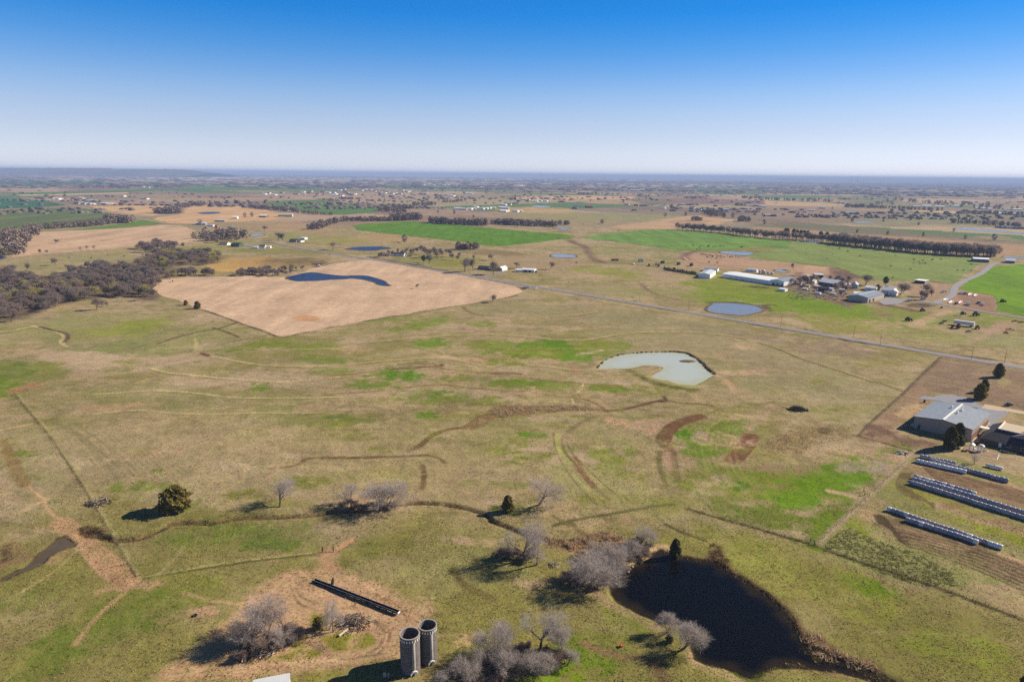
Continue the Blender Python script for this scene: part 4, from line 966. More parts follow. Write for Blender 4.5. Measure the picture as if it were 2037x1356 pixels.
# undercut bank of the milky pond: clods and driftwood on the far shore
clod = mat('dark_wet_clods', (70, 54, 38), .95, .4, 1.0)
shore = Z13((285,430),(330,383),(400,333),(470,300),(560,272),(690,259),(850,244),(1020,240),(1180,235),(1300,245),(1380,263),(1440,297),(1530,362),(1590,427),(1640,467),(1690,502))
sp = world(catmull(shore, 8), -0.2)
mb = MB()
for i, (x, y) in enumerate(sp):
    if random.random() < (.75 if x > sp[-1][0] - 16 else .35):
        s = .2 + random.random() * .4 + (.3 if x > sp[-1][0] - 16 else 0)
        for q in range(2):
            ox, oy = random.uniform(-.8, .8), random.uniform(-.3, .9)
            a = random.random() * 3
            pts = [(math.cos(a + 2 * math.pi * k / 6) * s * random.uniform(.7, 1.1) * 1.3 + x + ox, math.sin(a + 2 * math.pi * k / 6) * s * random.uniform(.6, 1) + y + oy) for k in range(6)]
            mb.add([(p[0], p[1], -.5) for p in pts] + [(x + (p[0] - x) * .7, y + (p[1] - y) * .7, .15 + .25 * random.random()) for p in pts],
                   [tuple(range(6, 12))] + [(k, (k + 1) % 6, 6 + (k + 1) % 6, 6 + k) for k in range(6)])
tag(mb.build('bank_clods', clod), kind='stuff')

# ------------------------------------------------------------------ roads
asph = mat('worn_asphalt', (150, 146, 152), .9, .12, .25, spec=.2)
grav = mat('pale_gravel', (164, 160, 166), .95, .15, .4, spec=.1)
conc = mat('concrete_slab', (190, 172, 152), .9, .1, .4, spec=.2)
dirtr = mat('dirt_lane', (184, 156, 132), .95, .18, .3, spec=.1)
def road(name, px, width, m, lift=0, world_pts=None, zz=None):
    p = world_pts or world(px)
    d_ = sum(math.hypot(*q) for q in p) / len(p)
    vs = []; n = len(p)
    for i in range(n):
        a = p[max(i - 1, 0)]; b = p[min(i + 1, n - 1)]
        dx, dy = b[0] - a[0], b[1] - a[1]; q = math.hypot(dx, dy)
        nx, ny = -dy / q * width / 2, dx / q * width / 2
        z = 0.06 + math.hypot(*p[i]) * 1.6e-4 + lift
        if zz is not None: z = zz
        vs += [(p[i][0] + nx, p[i][1] + ny, z), (p[i][0] + nx * .0, p[i][1] + ny * .0, z + .05), (p[i][0] - nx, p[i][1] - ny, z)]
    fs = []
    for i in range(n - 1):
        for q in (0, 1): fs.append((i * 3 + q, i * 3 + q + 1, i * 3 + 4 + q, i * 3 + 3 + q))
    mb = MB(); mb.add(vs, fs)
    return tag(mb.build(name, m), kind='structure')
RW = world(Z1((160,634),(260,655),(430,690),(700,735),(950,768),(1300,828),(1700,898),(2037,967))) + world(Z2((340,998),(820,1087),(1300,1163),(2037,1285))) + world(Z5((300,883),(700,945),(1200,1038),(1700,1126),(2037,1175),(2500,1260)))
# the road is straight from the bend by the farmhouses to the right edge of the picture
a0, b0 = RW[5], RW[-2]
RWs = RW[:5] + [(a0[0] + (b0[0] - a0[0]) * t / 14, a0[1] + (b0[1] - a0[1]) * t / 14) for t in range(15)] + [(b0[0] + (b0[0] - a0[0]) * .3, b0[1] + (b0[1] - a0[1]) * .3)]
road('road', None, 7.5, asph, world_pts=RWs)
road('road', Z0((2037,690),(1900,650)) + Z1((-20,640),(160,634)), 7.5, asph)
road('farm_road', catmull(Z5((1870,192),(1790,203),(1730,222),(1680,270),(1600,320),(1500,360),(1420,405),(1385,450),(1370,500),(1300,540),(1210,568),(1120,560),(1000,545),(900,540)), 3), 7, grav, .03)
road('farm_road', catmull(Z5((1190,568),(1290,590),(1400,608),(1550,632),(1700,660),(1900,690),(2100,718)), 3), 5, grav, .05)
road('farm_road', catmull(Z5((1000,632),(1100,642),(1200,662),(1240,655)), 2), 3, dirtr, .05)
road('field_track', Z4((0,250),(60,300),(200,310),(400,345),(700,385),(760,395)), 5, dirtr, .02)
road('field_track', Z0((100,278),(330,300),(560,350),(700,375),(900,412),(1100,455),(1300,490),(1500,497)), 9, dirtr, .05)
road('field_track', Z0((560,350),(300,362),(0,378),(-300,395)), 9, dirtr, .05)
road('farm_road', Z0((2037,628),(1950,645),(1860,665)), 6, grav, .05)
road('farm_road', Z18((1270,405),(1400,400),(1520,385),(1620,370)), 5, grav, .05)
sheet('gravel_yard', Z5((690,560),(760,522),(860,528),(950,545),(900,570),(860,582),(740,590)), grav, .03, wob=.5)
sheet('gravel_yard', Z6((1090,400),(1240,412),(1400,440),(1600,540),(1900,600),(1830,660),(1700,760),(1640,745),(1560,570),(1500,560),(1100,490),(960,480)), mat('grey_gravel', (158, 158, 166), .95, .14, .4, spec=.1), -.02, wob=.6)
sheet('concrete_drive', Z21((960,135),(1120,160),(1400,215),(1720,275),(2300,380),(2300,470),(1720,330),(1330,262),(1210,262),(890,210)), mat('tan_concrete', (206, 186, 160), .9, .08, .3, spec=.2), .0)

# ------------------------------------------------------------------ trees
bark = mat('grey_bark', (112, 96, 86), .95, .2, 3)
bark_d = mat('dark_bark', (76, 64, 56), .95, .2, 3)
tw_grey = mat('grey_mauve_twigs', (184, 172, 164), .95, .15, 1.2, k=1.0, trans=.35)
tw_tan = mat('tan_twigs', (194, 172, 154), .95, .15, 1.2, k=1.0, trans=.35)
tw_brown = mat('brown_twigs', (146, 133, 125), .95, .15, 1.2, k=1.0, trans=.35)
tw_mid = mat('dull_grey_twigs', (156, 136, 126), .95, .15, 1.2, k=1.0, trans=.35)
tw_green = mat('budding_green_twigs', (176, 166, 106), .95, .2, 1.0, k=1.0, trans=.35)
tw_pale = mat('pale_budding_twigs', (196, 192, 160), .95, .15, 1.0, k=1.0, trans=.35)
cedar_m = mat('cedar_needles', (122, 114, 50), .9, .45, 1.2, trans=.3)
cedar_o = mat('bronze_cedar_needles', (158, 138, 66), .9, .4, 1.2, trans=.3)
pine_m = mat('pine_needles', (72, 92, 52), .9, .4, 1.2, trans=.3)
def bare(seed, limbs=6, twig=0.05, dens=1.0, lean=0.25, spread=0.62, multi=1):
    """a leafless tree 10 m tall: trunk and limbs, and a crown of finer and finer twigs"""
    rd = random.Random(seed)
    T = MB(); Q = []          # crown: blades, one triangle each, collected for numpy
    CB = MB()
    def rv(d, a):
        v = Vector((rd.gauss(0, 1), rd.gauss(0, 1), rd.gauss(0, 1))); v = v - v.dot(d) * d
        if v.length < 1e-5: v = d.orthogonal()
        v.normalize(); return (d * math.cos(a) + v * math.sin(a)).normalized()
    def grow_(p, d, ln, r, lv):
        if lv >= 4:
            n = max(1, int(5 * dens))
            for k in range(n):
                q = p + d * ln * rd.random()
                e = rv(d, rd.uniform(.2, .9)); e.z += .12; e.normalize()
                l2 = rd.uniform(.5, 1.15)
                w = Vector((rd.gauss(0, 1), rd.gauss(0, 1), rd.gauss(0, 1))).cross(e); w.normalize()
                Q.append((q - w * twig * .5, q + w * twig * .5, q + e * l2))
            return
        nseg = 3 if lv < 2 else 2
        for s in range(nseg):
            d2 = rv(d, rd.uniform(.03, .22)); d2.z += .10 if lv else .05; d2.normalize()
            q = p + d2 * ln / nseg; r2 = r * (1 - .28 / nseg * (s + 1))
            if lv <= 1: T.tube(p, q, r, r2, 6 if lv == 0 else 5, cap=False)
            elif lv == 2: CB.tube(p, q, r, r2, 3, cap=False)
            else:
                w = d2.orthogonal().normalized() * r * 1.3
                Q.append((p - w, p + w, q))
            p, d, r = q, d2, r2
            if lv >= 1 or s >= 1:
                kids = {0: 2, 1: 2, 2: 2, 3: 2}[lv]
                for k in range(kids):
                    grow_(p, rv(d, rd.uniform(.45, .95) * (.9 if lv else spread * 1.3)), ln * rd.uniform(.55, .78), r * .62, lv + 1)
        grow_(p, d, ln * .62, r * .8, lv + 1)
    for m in range(multi):
        d0 = Vector((rd.uniform(-lean, lean), rd.uniform(-lean, lean), 1)).normalized()
        if multi > 1: d0 = rv(Vector((0, 0, 1)), rd.uniform(.15, .5))
        base = Vector((0, 0, -.3)) + (Vector((rd.uniform(-.4, .4), rd.uniform(-.4, .4), 0)) if multi > 1 else Vector((0, 0, 0)))
        grow_(base, d0, rd.uniform(3.4, 4.0), .26 / (multi ** .4), 0)
    # bring it to 10 m
    zs = max(q[2].z for q in Q); k = 10.0 / zs
    tv = [(v[0] * k, v[1] * k, v[2] * k) for v in T.v]
    T.v = tv
    V = np.array([[v.x, v.y, v.z] for t in Q for v in t]) * k
    Fc = np.arange(len(V)).reshape(-1, 3)
    # the finer limbs of the crown, as thin tubes split to triangles
    cv = np.array(CB.v) * k; cf = np.array(CB.f); off = len(V)
    tri = np.concatenate([cf[:, [0, 1, 2]], cf[:, [0, 2, 3]]]) + off
    tf = np.array(T.f)
    return T.mesh('tree_trunk', bark), (np.concatenate([V, cv]), np.concatenate([Fc, tri]), np.array(T.v), np.concatenate([tf[:, [0, 1, 2]], tf[:, [0, 2, 3]]]))
def crown_mesh(g, m): return mesh_np('tree_crown', g[0], g[1], [m])
PRO = {}
POOL_MESH = []; POOL_KEY = {}; POOL = []
def combo(g, m):
    nf = len(g[1])
    return mesh_np('bare_tree', np.concatenate([g[0], g[2]]), np.concatenate([g[1], g[3] + len(g[0])]), [m, bark], np.concatenate([np.zeros(nf, int), np.ones(len(g[3]), int)]))
def proto(key, seed, mats, **kw):
    tr, g = bare(seed, **kw)
    PRO[key] = [(tr, crown_mesh(g, m)) for m in mats]
    if key.startswith('mid'):
        for i, m in enumerate(mats):
            POOL_KEY[(key, i)] = len(POOL_MESH); POOL_MESH.append(combo(g, m))
for i in range(4): proto('near%d' % i, 20 + i * 3, (tw_grey, tw_tan), twig=.036, dens=.95, spread=.85)
for i in range(3): proto('multi%d' % i, 60 + i, (tw_grey, tw_tan), twig=.036, dens=.68, multi=3, spread=.8)
for i in range(5): proto('mid%d' % i, 90 + i * 7, (tw_brown, tw_mid, tw_green, tw_tan), twig=.075, dens=1.0)
for i in range(3): proto('midm%d' % i, 190 + i * 7, (tw_brown, tw_mid, tw_green), twig=.085, dens=.8, multi=2)
def leafy(seed, n, shape='cedar', size=.5):
    rd = np.random.default_rng(seed)
    u = rd.random(n); a = rd.random(n) * 2 * np.pi; rr = rd.random(n) ** .4
    if shape == 'cedar':      # 10 m tall, broad dome to the ground
        z = .6 + 9.2 * u; R_ = 4.2 * np.clip(1 - ((z - 2.6) / 7.6) ** 2, .02, 1) ** .62 * (0.78 + .25 * np.sin(a * 3 + seed) * np.cos(z * 1.1) + .15 * np.sin(a * 7 + z * 2))
        R_ = np.where(z < 1.6, R_ * (.65 + z * .22), R_)
    elif shape == 'column':
        z = .8 + 9.2 * u; R_ = 2.3 * np.clip(1 - ((z - 3.5) / 6.8) ** 2, .02, 1) ** .6 * (.8 + .22 * np.sin(a * 4 + z))
    elif shape == 'pine':
        z = 3.2 + 6.8 * u; R_ = 2.4 * np.sin(np.clip((z - 2.8) / 7.4, 0, 1) * np.pi) ** .5 * (.8 + .35 * np.sin(a * 3 + z * 2.2))
    else:                     # round clump
        z = 1.0 + 8.8 * u; R_ = 4.0 * np.sqrt(np.clip(1 - ((z - 5.4) / 4.7) ** 2, .02, 1)) * (.8 + .25 * np.sin(a * 3 + seed) * np.sin(z))
    R_ = R_ * rr
    c = np.stack([R_ * np.cos(a), R_ * np.sin(a), z], 1)
    e1 = rd.normal(size=(n, 3)); e1 /= np.linalg.norm(e1, axis=1)[:, None]
    e2 = rd.normal(size=(n, 3)); e2 -= (e2 * e1).sum(1)[:, None] * e1; e2 /= np.linalg.norm(e2, axis=1)[:, None]
    s = size * (.5 + rd.random(n))[:, None]
    V = np.stack([c + e1 * s, c - e1 * s * .5 + e2 * s * .8, c - e1 * s * .5 - e2 * s * .8], 1).reshape(-1, 3)
    return V, np.arange(len(V)).reshape(-1, 3), rd.random(n)
def leafy_mesh(seed, n, shape, size, m1, m2, f2=.25):
    V, Fc, q = leafy(seed, n, shape, size)
    return mesh_np('tree_crown', V, Fc, [m1, m2], (q < f2).astype(int))
def stem(h, r, m=bark_d):
    mb = MB(); mb.tube((0, 0, -.3), (.1, .05, h * .6), r, r * .7, 6); mb.tube((.1, .05, h * .6), (0, 0, h), r * .7, r * .3, 6)
    return mb.mesh('tree_trunk', m)
PRO['cedar'] = [(stem(5, .3), leafy_mesh(s, 5200, 'cedar', .42, cedar_m, cedar_o, .3)) for s in (1, 2, 3)]
PRO['column'] = [(stem(6, .3), leafy_mesh(s, 4200, 'column', .36, cedar_m, mat('grey_green_needles', (70, 72, 48), .9, .4, 1.2), .4)) for s in (4, 5)]
PRO['pine'] = [(stem(8, .22), leafy_mesh(s, 900, 'pine', .6, pine_m, cedar_m, .3)) for s in (6, 7)]
PRO['shrub'] = [(stem(5, .2), leafy_mesh(s, 700, 'cedar', .7, cedar_m, cedar_o, .25)) for s in (8, 9)]
PRO['blossom'] = [(stem(4, .25), leafy_mesh(10, 900, 'round', .55, tw_pale, tw_pale))]
# far trees, a few pixels tall: a stem and a sparse twiggy crown in one mesh
def far_tree(seed, n, m1, m2, size=.9):
    V, Fc, q = leafy(seed, n, 'round', size)
    mi = (q < .4).astype(int)
    t = MB(); t.tube((0, 0, -.5), (0, 0, 6), .35, .2, 4); tv = np.array(t.v); tf = np.array([f for f in t.f if len(f) == 4])
    tri = np.concatenate([tf[:, [0, 1, 2]], tf[:, [0, 2, 3]]]) + len(V)
    return mesh_np('bare_tree', np.concatenate([V, tv]), np.concatenate([Fc, tri]), [m1, m2, bark_d], np.concatenate([mi, np.full(len(tri), 2)]))
ft_a = mat('far_twigs_brown', (124, 104, 96), .95, .2, .6, k=1.0); ft_b = mat('far_twigs_grey', (148, 128, 118), .95, .2, .6, k=1.0)
ft_g = mat('far_twigs_green', (104, 106, 76), .95, .2, .6, k=1.0); ft_d = mat('far_evergreen', (50, 56, 34), .95, .2, .6, k=1.0)
FAR = {'b': [far_tree(30 + i, 110, ft_a, ft_b) for i in range(4)], 'g': [far_tree(40 + i, 110, ft_g, ft_b) for i in range(2)], 'd': [far_tree(50 + i, 90, ft_d, ft_d) for i in range(2)]}

for kk, ms in FAR.items():
    for i, me_ in enumerate(ms): POOL_KEY[(kk, i)] = len(POOL_MESH); POOL_MESH.append(me_)
def pool(x, y, h, key, i, wide):
    z = float(height(x, y)[0]) if math.hypot(x, y) < 750 else 0.0
    POOL.append((x, y, z, h / 10 * wide, h / 10, random.uniform(0, 6.28), POOL_KEY[(key, i)]))
def tree(px, py, hpx, key, name='bare_tree', label=None, cat='tree', group=None, wide=1.0, rz=None, m=0, h=None, at=None):
    """one tree whose foot the photograph shows at px, py and whose top stands hpx photo pixels higher"""
    if at is None:
        x, y, t = G3(px, py); h = h or hpx * t / F / _cp
    else: x, y = at
    z = float(height(x, y)[0]) if math.hypot(x, y) < 750 else 0.0
    ps = PRO[key]; tr, cr = ps[m % len(ps)]
    s = h / 10.0
    if key[:4] in ('near', 'mult'): wide *= 1.3; s *= 1.03
    e = empty(name, (x, y, z), random.uniform(0, 6.28) if rz is None else rz, label, cat, group, scale=(s * wide, s * wide, s))
    put('trunk', tr, e); put('crown', cr, e)
    return e
def ftree(x, y, h, kind, name, label, group, wide=1.15, z=0.0):
    me = random.choice(FAR[kind])
    o = put(name, me, None, (x, y, z), random.uniform(0, 6.28), (h / 10 * wide, h / 10 * wide, h / 10))
    return tag(o, label, 'tree', group)

# the single trees of the pasture
tree(1072, 1004, 56, 'near0', label='round-crowned bare tree standing right of the dark cedar by the pasture ditch', wide=1.3)
tree(1010, 1018, 34, 'cedar', 'cedar_tree', 'small dark cedar at the left foot of the lone round bare tree', wide=.9)
tree(557, 1009, 56, 'near1', label='round bare tree on the ditch bank, right of the big lone cedar', wide=1.35)
tree(700, 1008, 48, 'near2', label='smaller slender bare tree on the ditch bank, left of a wide one', wide=.95)
tree(765, 1012, 64, 'multi0', label='widest bare tree on the pasture ditch, several stems from one foot', wide=1.3)
tree(350, 1014, 50, 'cedar', 'cedar_tree', 'big lone cedar, broad and bronze green, casting a long black shadow in the pasture', wide=1.5, m=1, rz=1.0)
tree(193, 616, 24, 'mid0', label='lone bare tree in front of the creekside wood', wide=1.3, m=1)
tree(214, 610, 12, 'mid1', label='tiny bare tree right of the lone tree before the wood', wide=1.2, m=1)
tree(393, 614, 15, 'cedar', 'cedar_tree', 'larger of two round cedars on the hay field corner fence', wide=1.1)
tree(370, 607, 10, 'shrub', 'cedar_tree', 'smaller of two round cedars on the hay field corner fence', wide=1.2)
tree(305, 585, 9, 'shrub', 'cedar_tree', 'small cedar at the left tip of the mown hay field', wide=1.2)
tree(288, 577, 13, 'shrub', 'cedar_tree', 'dark cedar in the edge of the creekside wood by the hay field', wide=1.5)
tree(979, 600, 15, 'mid2', label='lone little bare tree on the front edge of the hay field', wide=1.5, m=0)
tree(830, 574, 10, 'mid3', label='small bare tree at the dry end of the blue pond in the hay field', wide=1.0)
# the group below the pasture gate
tree(1039, 1116, 84, 'near3', label='tall bare tree, left one of a pair over a heap of brush', wide=1.1)
tree(1068, 1124, 76, 'near1', label='tall leaning bare tree, right one of a pair over a heap of brush', wide=.85)
tree(1168, 1177, 74, 'multi1', label='bare tree with forked low limbs at the left bank of the dark pond', wide=1.25)
for k, (x, y, h, w, key) in enumerate([(1238,1132,44,1.2,'multi2'),(1212,1116,40,1.1,'multi0'),(1192,1108,34,1.0,'near2'),(1258,1100,34,1.1,'multi1'),(1225,1142,34,1.2,'multi0'),(1205,1140,40,1.2,'multi1'),(1180,1150,36,1.2,'near3'),(1245,1112,36,1.1,'near1'),(1222,1128,42,1.1,'multi2'),(1190,1128,30,1.1,'multi0'),(1160,1160,30,1.2,'multi2')]):
    tree(x, y, h, key, label='thicket tree with grey twigs between reeds and the sandy bank of the dark pond', group='thicket on the pond bank', wide=w)
tree(1272, 1089, 46, 'near0', label='bare tree with a dark trunk at the right end of the pond bank thicket', wide=1.0)
tree(1300, 1083, 34, 'near3', label='slim bare tree standing apart, last on the right of the pond bank thicket', wide=.8)
tree(1343, 1105, 38, 'column', 'pine_tree', 'small dark pine on the upper shore of the dark pond', wide=1.3, m=0)
tree(1360, 1288, 66, 'multi2', label='pale grey bare tree leaning over the dark pond from its lower left shore', wide=1.0)
tree(1328, 1256, 50, 'multi1', label='pale bare tree on the lower left pond shore, behind and left of the leaning one', wide=.8)
tree(1332, 1276, 16, 'shrub', 'cedar_tree', 'low dark evergreen under the pale trees on the pond shore', wide=1.4)
for k, (x, y, h, w, key) in enumerate([(1075,1290,94,1.25,'near3'),(1003,1312,80,1.1,'multi1'),(1122,1300,62,1.0,'multi2'),(960,1350,60,1.1,'near2'),(925,1362,60,1.1,'multi0'),(1010,1350,60,1.2,'multi2'),(1050,1345,50,1.2,'multi1'),(890,1375,50,1.1,'near1'),(1085,1330,44,1.2,'multi1'),(1128,1322,40,1.1,'near2')]):
    lab = ['tallest bare tree of the grove right of the silos, with an orange limb scar', 'bare tree with many stems, left of the tallest in the grove right of the silos', 'low wide bare tree at the right end of the grove right of the silos',
           'bare tree on the lower edge of the photo, left part of the silo grove', 'bare tree on the lower edge of the photo, second from the silos', 'bushy bare tree under the many stemmed one in the grove by the silos', 'bushy bare tree in the middle foot of the grove by the silos', 'bare tree on the lower edge of the photo, nearest to the silos', 'low brushy tree at the right foot of the tallest in the silo grove', 'last small tree on the lower right of the silo grove'][k]
    tree(x, y, h, key, label=lab, wide=w * .82)
# the clump left of the feed yard
for k, (x, y, h, w, key) in enumerate([(530,1268,88,1.2,'multi0'),(568,1262,82,1.0,'near1'),(500,1290,66,1.1,'multi1'),(515,1305,40,1.0,'multi2'),(548,1288,56,1.0,'near2')]):
    lab = ['widest bare tree of the clump left of the feed trough', 'right tree of the clump beside the feed trough, a white dead limb before it', 'leftmost bare tree of the clump by the farm lane, branching near the ground',
           'low brushy tree over the log heap at the foot of the lane clump', 'bare tree in the middle foot of the clump over scrap metal'][k]
    tree(x, y, h, key, label=lab, wide=w * .85, m=k % 2)
tree(655, 1252, 42, 'near2', label='thin small bare tree between the brush heap and the trough yard', wide=1.0)
tree(664, 1256, 76, 'near0', label='tall thin bare tree whose top crosses the feed trough', wide=.45)
tree(633, 1250, 26, 'shrub', 'evergreen_bush', 'green bush left of the thin tree in the trough yard', cat='bush', wide=1.1)
# beside the school
tree(1888, 894, 46, 'column', 'cedar_tree', 'left, rounder cedar of the pair before the metal gymnasium wall', wide=1.25, m=1, rz=2)
tree(1903, 889, 48, 'column', 'cedar_tree', 'right, taller cedar of the pair before the metal gymnasium wall', wide=1.15)
tree(1986, 750, 28, 'cedar', 'cedar_tree', 'farthest of three dark cedars behind the gymnasium, next to the road', wide=.9)
tree(1948, 794, 32, 'cedar', 'cedar_tree', 'nearest of three dark cedars behind the gymnasium, by the gravel', wide=.9, m=1)
tree(1957, 780, 26, 'cedar', 'cedar_tree', 'middle one of three dark cedars behind the gymnasium', wide=.8, m=2)
tree(1937, 924, 22, 'near0', label='thin bare sapling in front of the playground', wide=.8)
tree(2036, 1362, 20, 'cedar', 'cedar_tree', 'dark cedar cut by the lower right corner of the photo', wide=1.0)
tree(1951, 1262, 0.001 + 0, 'shrub', 'weed_clump', 'tiny dark weed clump', h=.4) if False else None

# the farmyard trees
for k, (p, h, w, key, m, lab) in enumerate([(Z5.p(560,405), 22, 1.5, 'mid0', 0, 'wide bare tree behind the round bins, middle of the farmyard'), (Z5.p(340,410), 20, 1.3, 'mid1', 0, 'brown bare tree right of the dark roofed farm building'),
        (Z5.p(395,395), 18, 1.0, 'mid2', 1, 'bare tree just left of the round bins'), (Z5.p(60,400), 22, 1.2, 'mid3', 1, 'bare tree left of the dark roofed farm building'), (Z5.p(15,395), 20, 1.0, 'mid4', 1, 'bare tree by the white metal barn end'),
        (Z5.p(290,470), 20, 1.0, 'mid0', 1, 'bare tree in front of the dark roofed farm building'), (Z5.p(395,480), 18, .8, 'mid1', 1, 'slim bare tree left of the big grey barn'), (Z5.p(880,505), 26, 1.2, 'mid2', 0, 'big bare tree right of the white farmhouse'),
        (Z5.p(915,480), 22, 1.0, 'mid4', 0, 'bare tree behind the big one right of the white farmhouse'), (Z5.p(1140,510), 26, 1.0, 'mid3', 0, 'tallest bare tree between the farmhouse and the gravel lane'), (Z5.p(1075,540), 20, 1.0, 'mid0', 0, 'left bare tree between the farmhouse and the gravel lane'),
        (Z5.p(1180,515), 18, .9, 'mid1', 0, 'right bare tree between the farmhouse and the gravel lane'), (Z5.p(1108,545), 18, .9, 'mid4', 0, 'lowest bare tree between the farmhouse and the gravel lane')]):
    tree(p[0], p[1], h, key, label=lab, wide=w, m=m)
p = Z5.p(750, 415); tree(p[0], p[1], 18, 'pine', 'evergreen_tree', 'dark evergreen behind the white farmhouse', wide=1.2)
p = Z5.p(680, 455); tree(p[0], p[1], 12, 'shrub', 'evergreen_tree', 'low dark evergreen at the left end of the white farmhouse', wide=1.0)
p = Z4.p(1310, 400); tree(p[0], p[1], 14, 'mid2', label='thin bare tree right of the small stock pond behind the barns', m=1, wide=.9)
p = Z4.p(1280, 600); tree(p[0], p[1], 18, 'mid3', label='bare tree at the gable of the third white barn', m=1, wide=.8)
for x, y, h in [(1330,590,14),(1360,575,16),(1400,560,15),(1440,545,16),(1480,570,14),(1530,560,15),(1580,545,14),(1850,560,17),(1880,590,16),(1820,600,15),(1910,620,16),(1945,590,14),(1760,545,14),(1980,650,13),(1420,620,12),(1690,700,10),(1860,710,12)]:
    p = Z4.p(x, y); tree(p[0], p[1], h, 'mid%d' % random.randrange(5), label='bare tree crowded between the sheds in the middle of the farmyard', group='farmyard trees', wide=1.1, m=random.choice([0, 1, 3]))
# trees round the roadside houses (middle of the photo)
for x, y, h in [(460,240,12),(520,215,10),(560,215,9),(600,210,12),(640,225,13),(690,215,14),(725,225,15),(760,205,12),(800,205,13),(830,200,16),(860,215,18),(880,240,20),(910,230,16),(960,240,20),(975,250,17),(1020,235,14),(1050,215,12),(1110,265,14),(1150,270,12),(900,300,22),(1090,235,16),(1180,240,10),(1000,215,14),(940,200,14),(780,190,10),(1220,170,12),(1250,170,12),(1340,165,13),(1290,165,12),(1180,170,9)]:
    p = Z18.p(x, y); tree(p[0], p[1], h, 'mid%d' % random.randrange(5), label='bare shade tree in the grove of the roadside farmstead beyond the white fence', group='farmstead grove', wide=.95, m=random.choice([0, 0, 1]))
for (x, y), h, w, m, lab in [((1225,375),30,.9,0,'tallest bare tree by the white fence, left one before the white cottage'), ((1305,365),26,.8,0,'second tall bare tree by the white fence, before the white cottage'), ((1480,400),28,1.0,0,'dark bare tree in front of the white cottage beside the road'),
        ((1480,270),16,1.1,3,'lone bare tree in the brown paddock behind the white cottage'), ((1700,340),13,1.3,1,'round bare tree left of the long white shed'), ((2008,350),16,1.2,1,'round bare tree right of the long white shed'),
        ((675,105),9,1.5,0,'small bare tree above the blue pond, on the brown field edge'), ((10,172),18,1.2,3,'lone bare tree left of the upper blue pond'), ((1300,260),10,1.0,1,'small bare tree behind the two tall ones by the white fence')]:
    p = Z18.p(x, y); tree(p[0], p[1], h, 'mid%d' % random.randrange(5), label=lab, wide=w, m=m)
p = Z18.p(845, 290); tree(p[0], p[1], 14, 'pine', 'evergreen_tree', 'only green pine in the grove of the roadside farmstead', wide=1.3)
for (x, y), h, lab in [((210,620),17,'left of two tall bare trees by the road bend'), ((255,635),20,'right of two tall bare trees by the road bend'), ((330,860),18,'pale budding tree over the creek behind the blue pond'), ((635,695),16,'_'), ((1880,1095),12,'_'), ((100,548),11,'round bare tree in the dry meadow above the road bend'), ((450,535),12,'_')]:
    if lab == '_': continue
    p = Z1.p(x, y); tree(p[0], p[1], h, 'mid%d' % random.randrange(5), label=lab, wide=1.2 if h < 18 else .9, m=2 if 'pale' in lab else 0)
for (x, y), h, w, m, lab in [((440,812),16,1.2,1,'lone bare tree in the cattle pasture left of the creek wood'), ((512,838),9,1.0,2,'small greenish tree right of the lone tree in the cattle pasture'), ((210,860),18,1.0,0,'tall bare tree standing above the left end of the creek wood'),
        ((270,915),14,1.2,2,'yellow green tree at the left end of the creek wood'), ((185,735),10,.8,1,'first little tree on the stubble field edge, from the left'), ((305,725),11,.8,1,'second little tree on the stubble field edge, from the left'), ((370,722),8,1,0,'third little tree on the stubble field edge, from the left'),
        ((625,700),9,.9,3,'tree on the stubble field edge, left of a close pair'), ((675,695),10,.9,3,'left tree of the close pair on the stubble field edge'), ((738,695),10,.9,3,'right tree of the close pair on the stubble field edge'), ((430,645),9,1.5,0,'dark bushy tree on the spit between two stubble fields'),
        ((1500,740),18,1.2,1,'pale round tree at the top of the creek wood near the dark green house')]:
    p = Z0.p(x, y); tree(p[0], p[1], h, 'mid%d' % random.randrange(5), label=lab, wide=w, m=m)

# woods: every tree on its own
def scatter(px_poly, n, hm, keys, name, label, group, wide=1.1, mats=(0, 0, 1), sp=4.0, hv=.3, farkind=None, solo=0):
    w = world(catmull(px_poly, 3, True) if len(px_poly) > 4 else px_poly)
    xs = [p[0] for p in w]; ys = [p[1] for p in w]
    got = []; tries = 0
    while len(got) < n and tries < n * 30:
        tries += 1
        x = random.uniform(min(xs), max(xs)); y = random.uniform(min(ys), max(ys))
        if not inside(np.array([x]), np.array([y]), w)[0]: continue
        if any((x - a) ** 2 + (y - b) ** 2 < sp * sp for a, b in got[-400:]): continue
        got.append((x, y))
        h = hm * random.uniform(1 - hv, 1 + hv * .6)
        if farkind: q_ = random.choice(farkind); pool(x, y, h, q_, random.randrange(len(FAR[q_])), wide)
        elif len(got) > solo: k_ = random.choice(keys); pool(x, y, h, k_, random.choice(mats) % len(PRO[k_]), wide)
        else: tree(0, 0, 0, random.choice(keys), name, label, 'tree', group, wide, None, random.choice(mats), h, (x, y))
    return got
MIDK = ['mid%d' % i for i in range(5)] + ['midm%d' % i for i in range(3)]
scatter(Z0((0,1000),(100,990),(300,960),(480,930),(640,940),(720,990),(900,1010),(1050,1010),(1180,1020),(1230,1080),(1150,1095),(900,1060),(700,1085),(500,1125),(330,1180),(290,1200),(180,1240),(0,1245)), 120, 11, MIDK, 'bare_tree',
        'grey bare tree in the front part of the creekside wood', 'front of the creekside wood', 1.15, (0, 1, 1, 0, 1, 2, 0), 5.5, solo=60)
scatter(Z0((0,860),(120,880),(250,930),(480,930),(530,880),(640,840),(900,830),(1080,880),(1230,870),(1320,870),(1250,940),(1240,990),(1050,1000),(900,1000),(700,980),(500,990),(250,990),(0,1000)), 130, 11, MIDK, 'bare_tree',
        'brown bare tree in the back part of the creekside wood', 'back of the creekside wood', 1.15, (0, 0, 1, 0, 1, 0), 6)
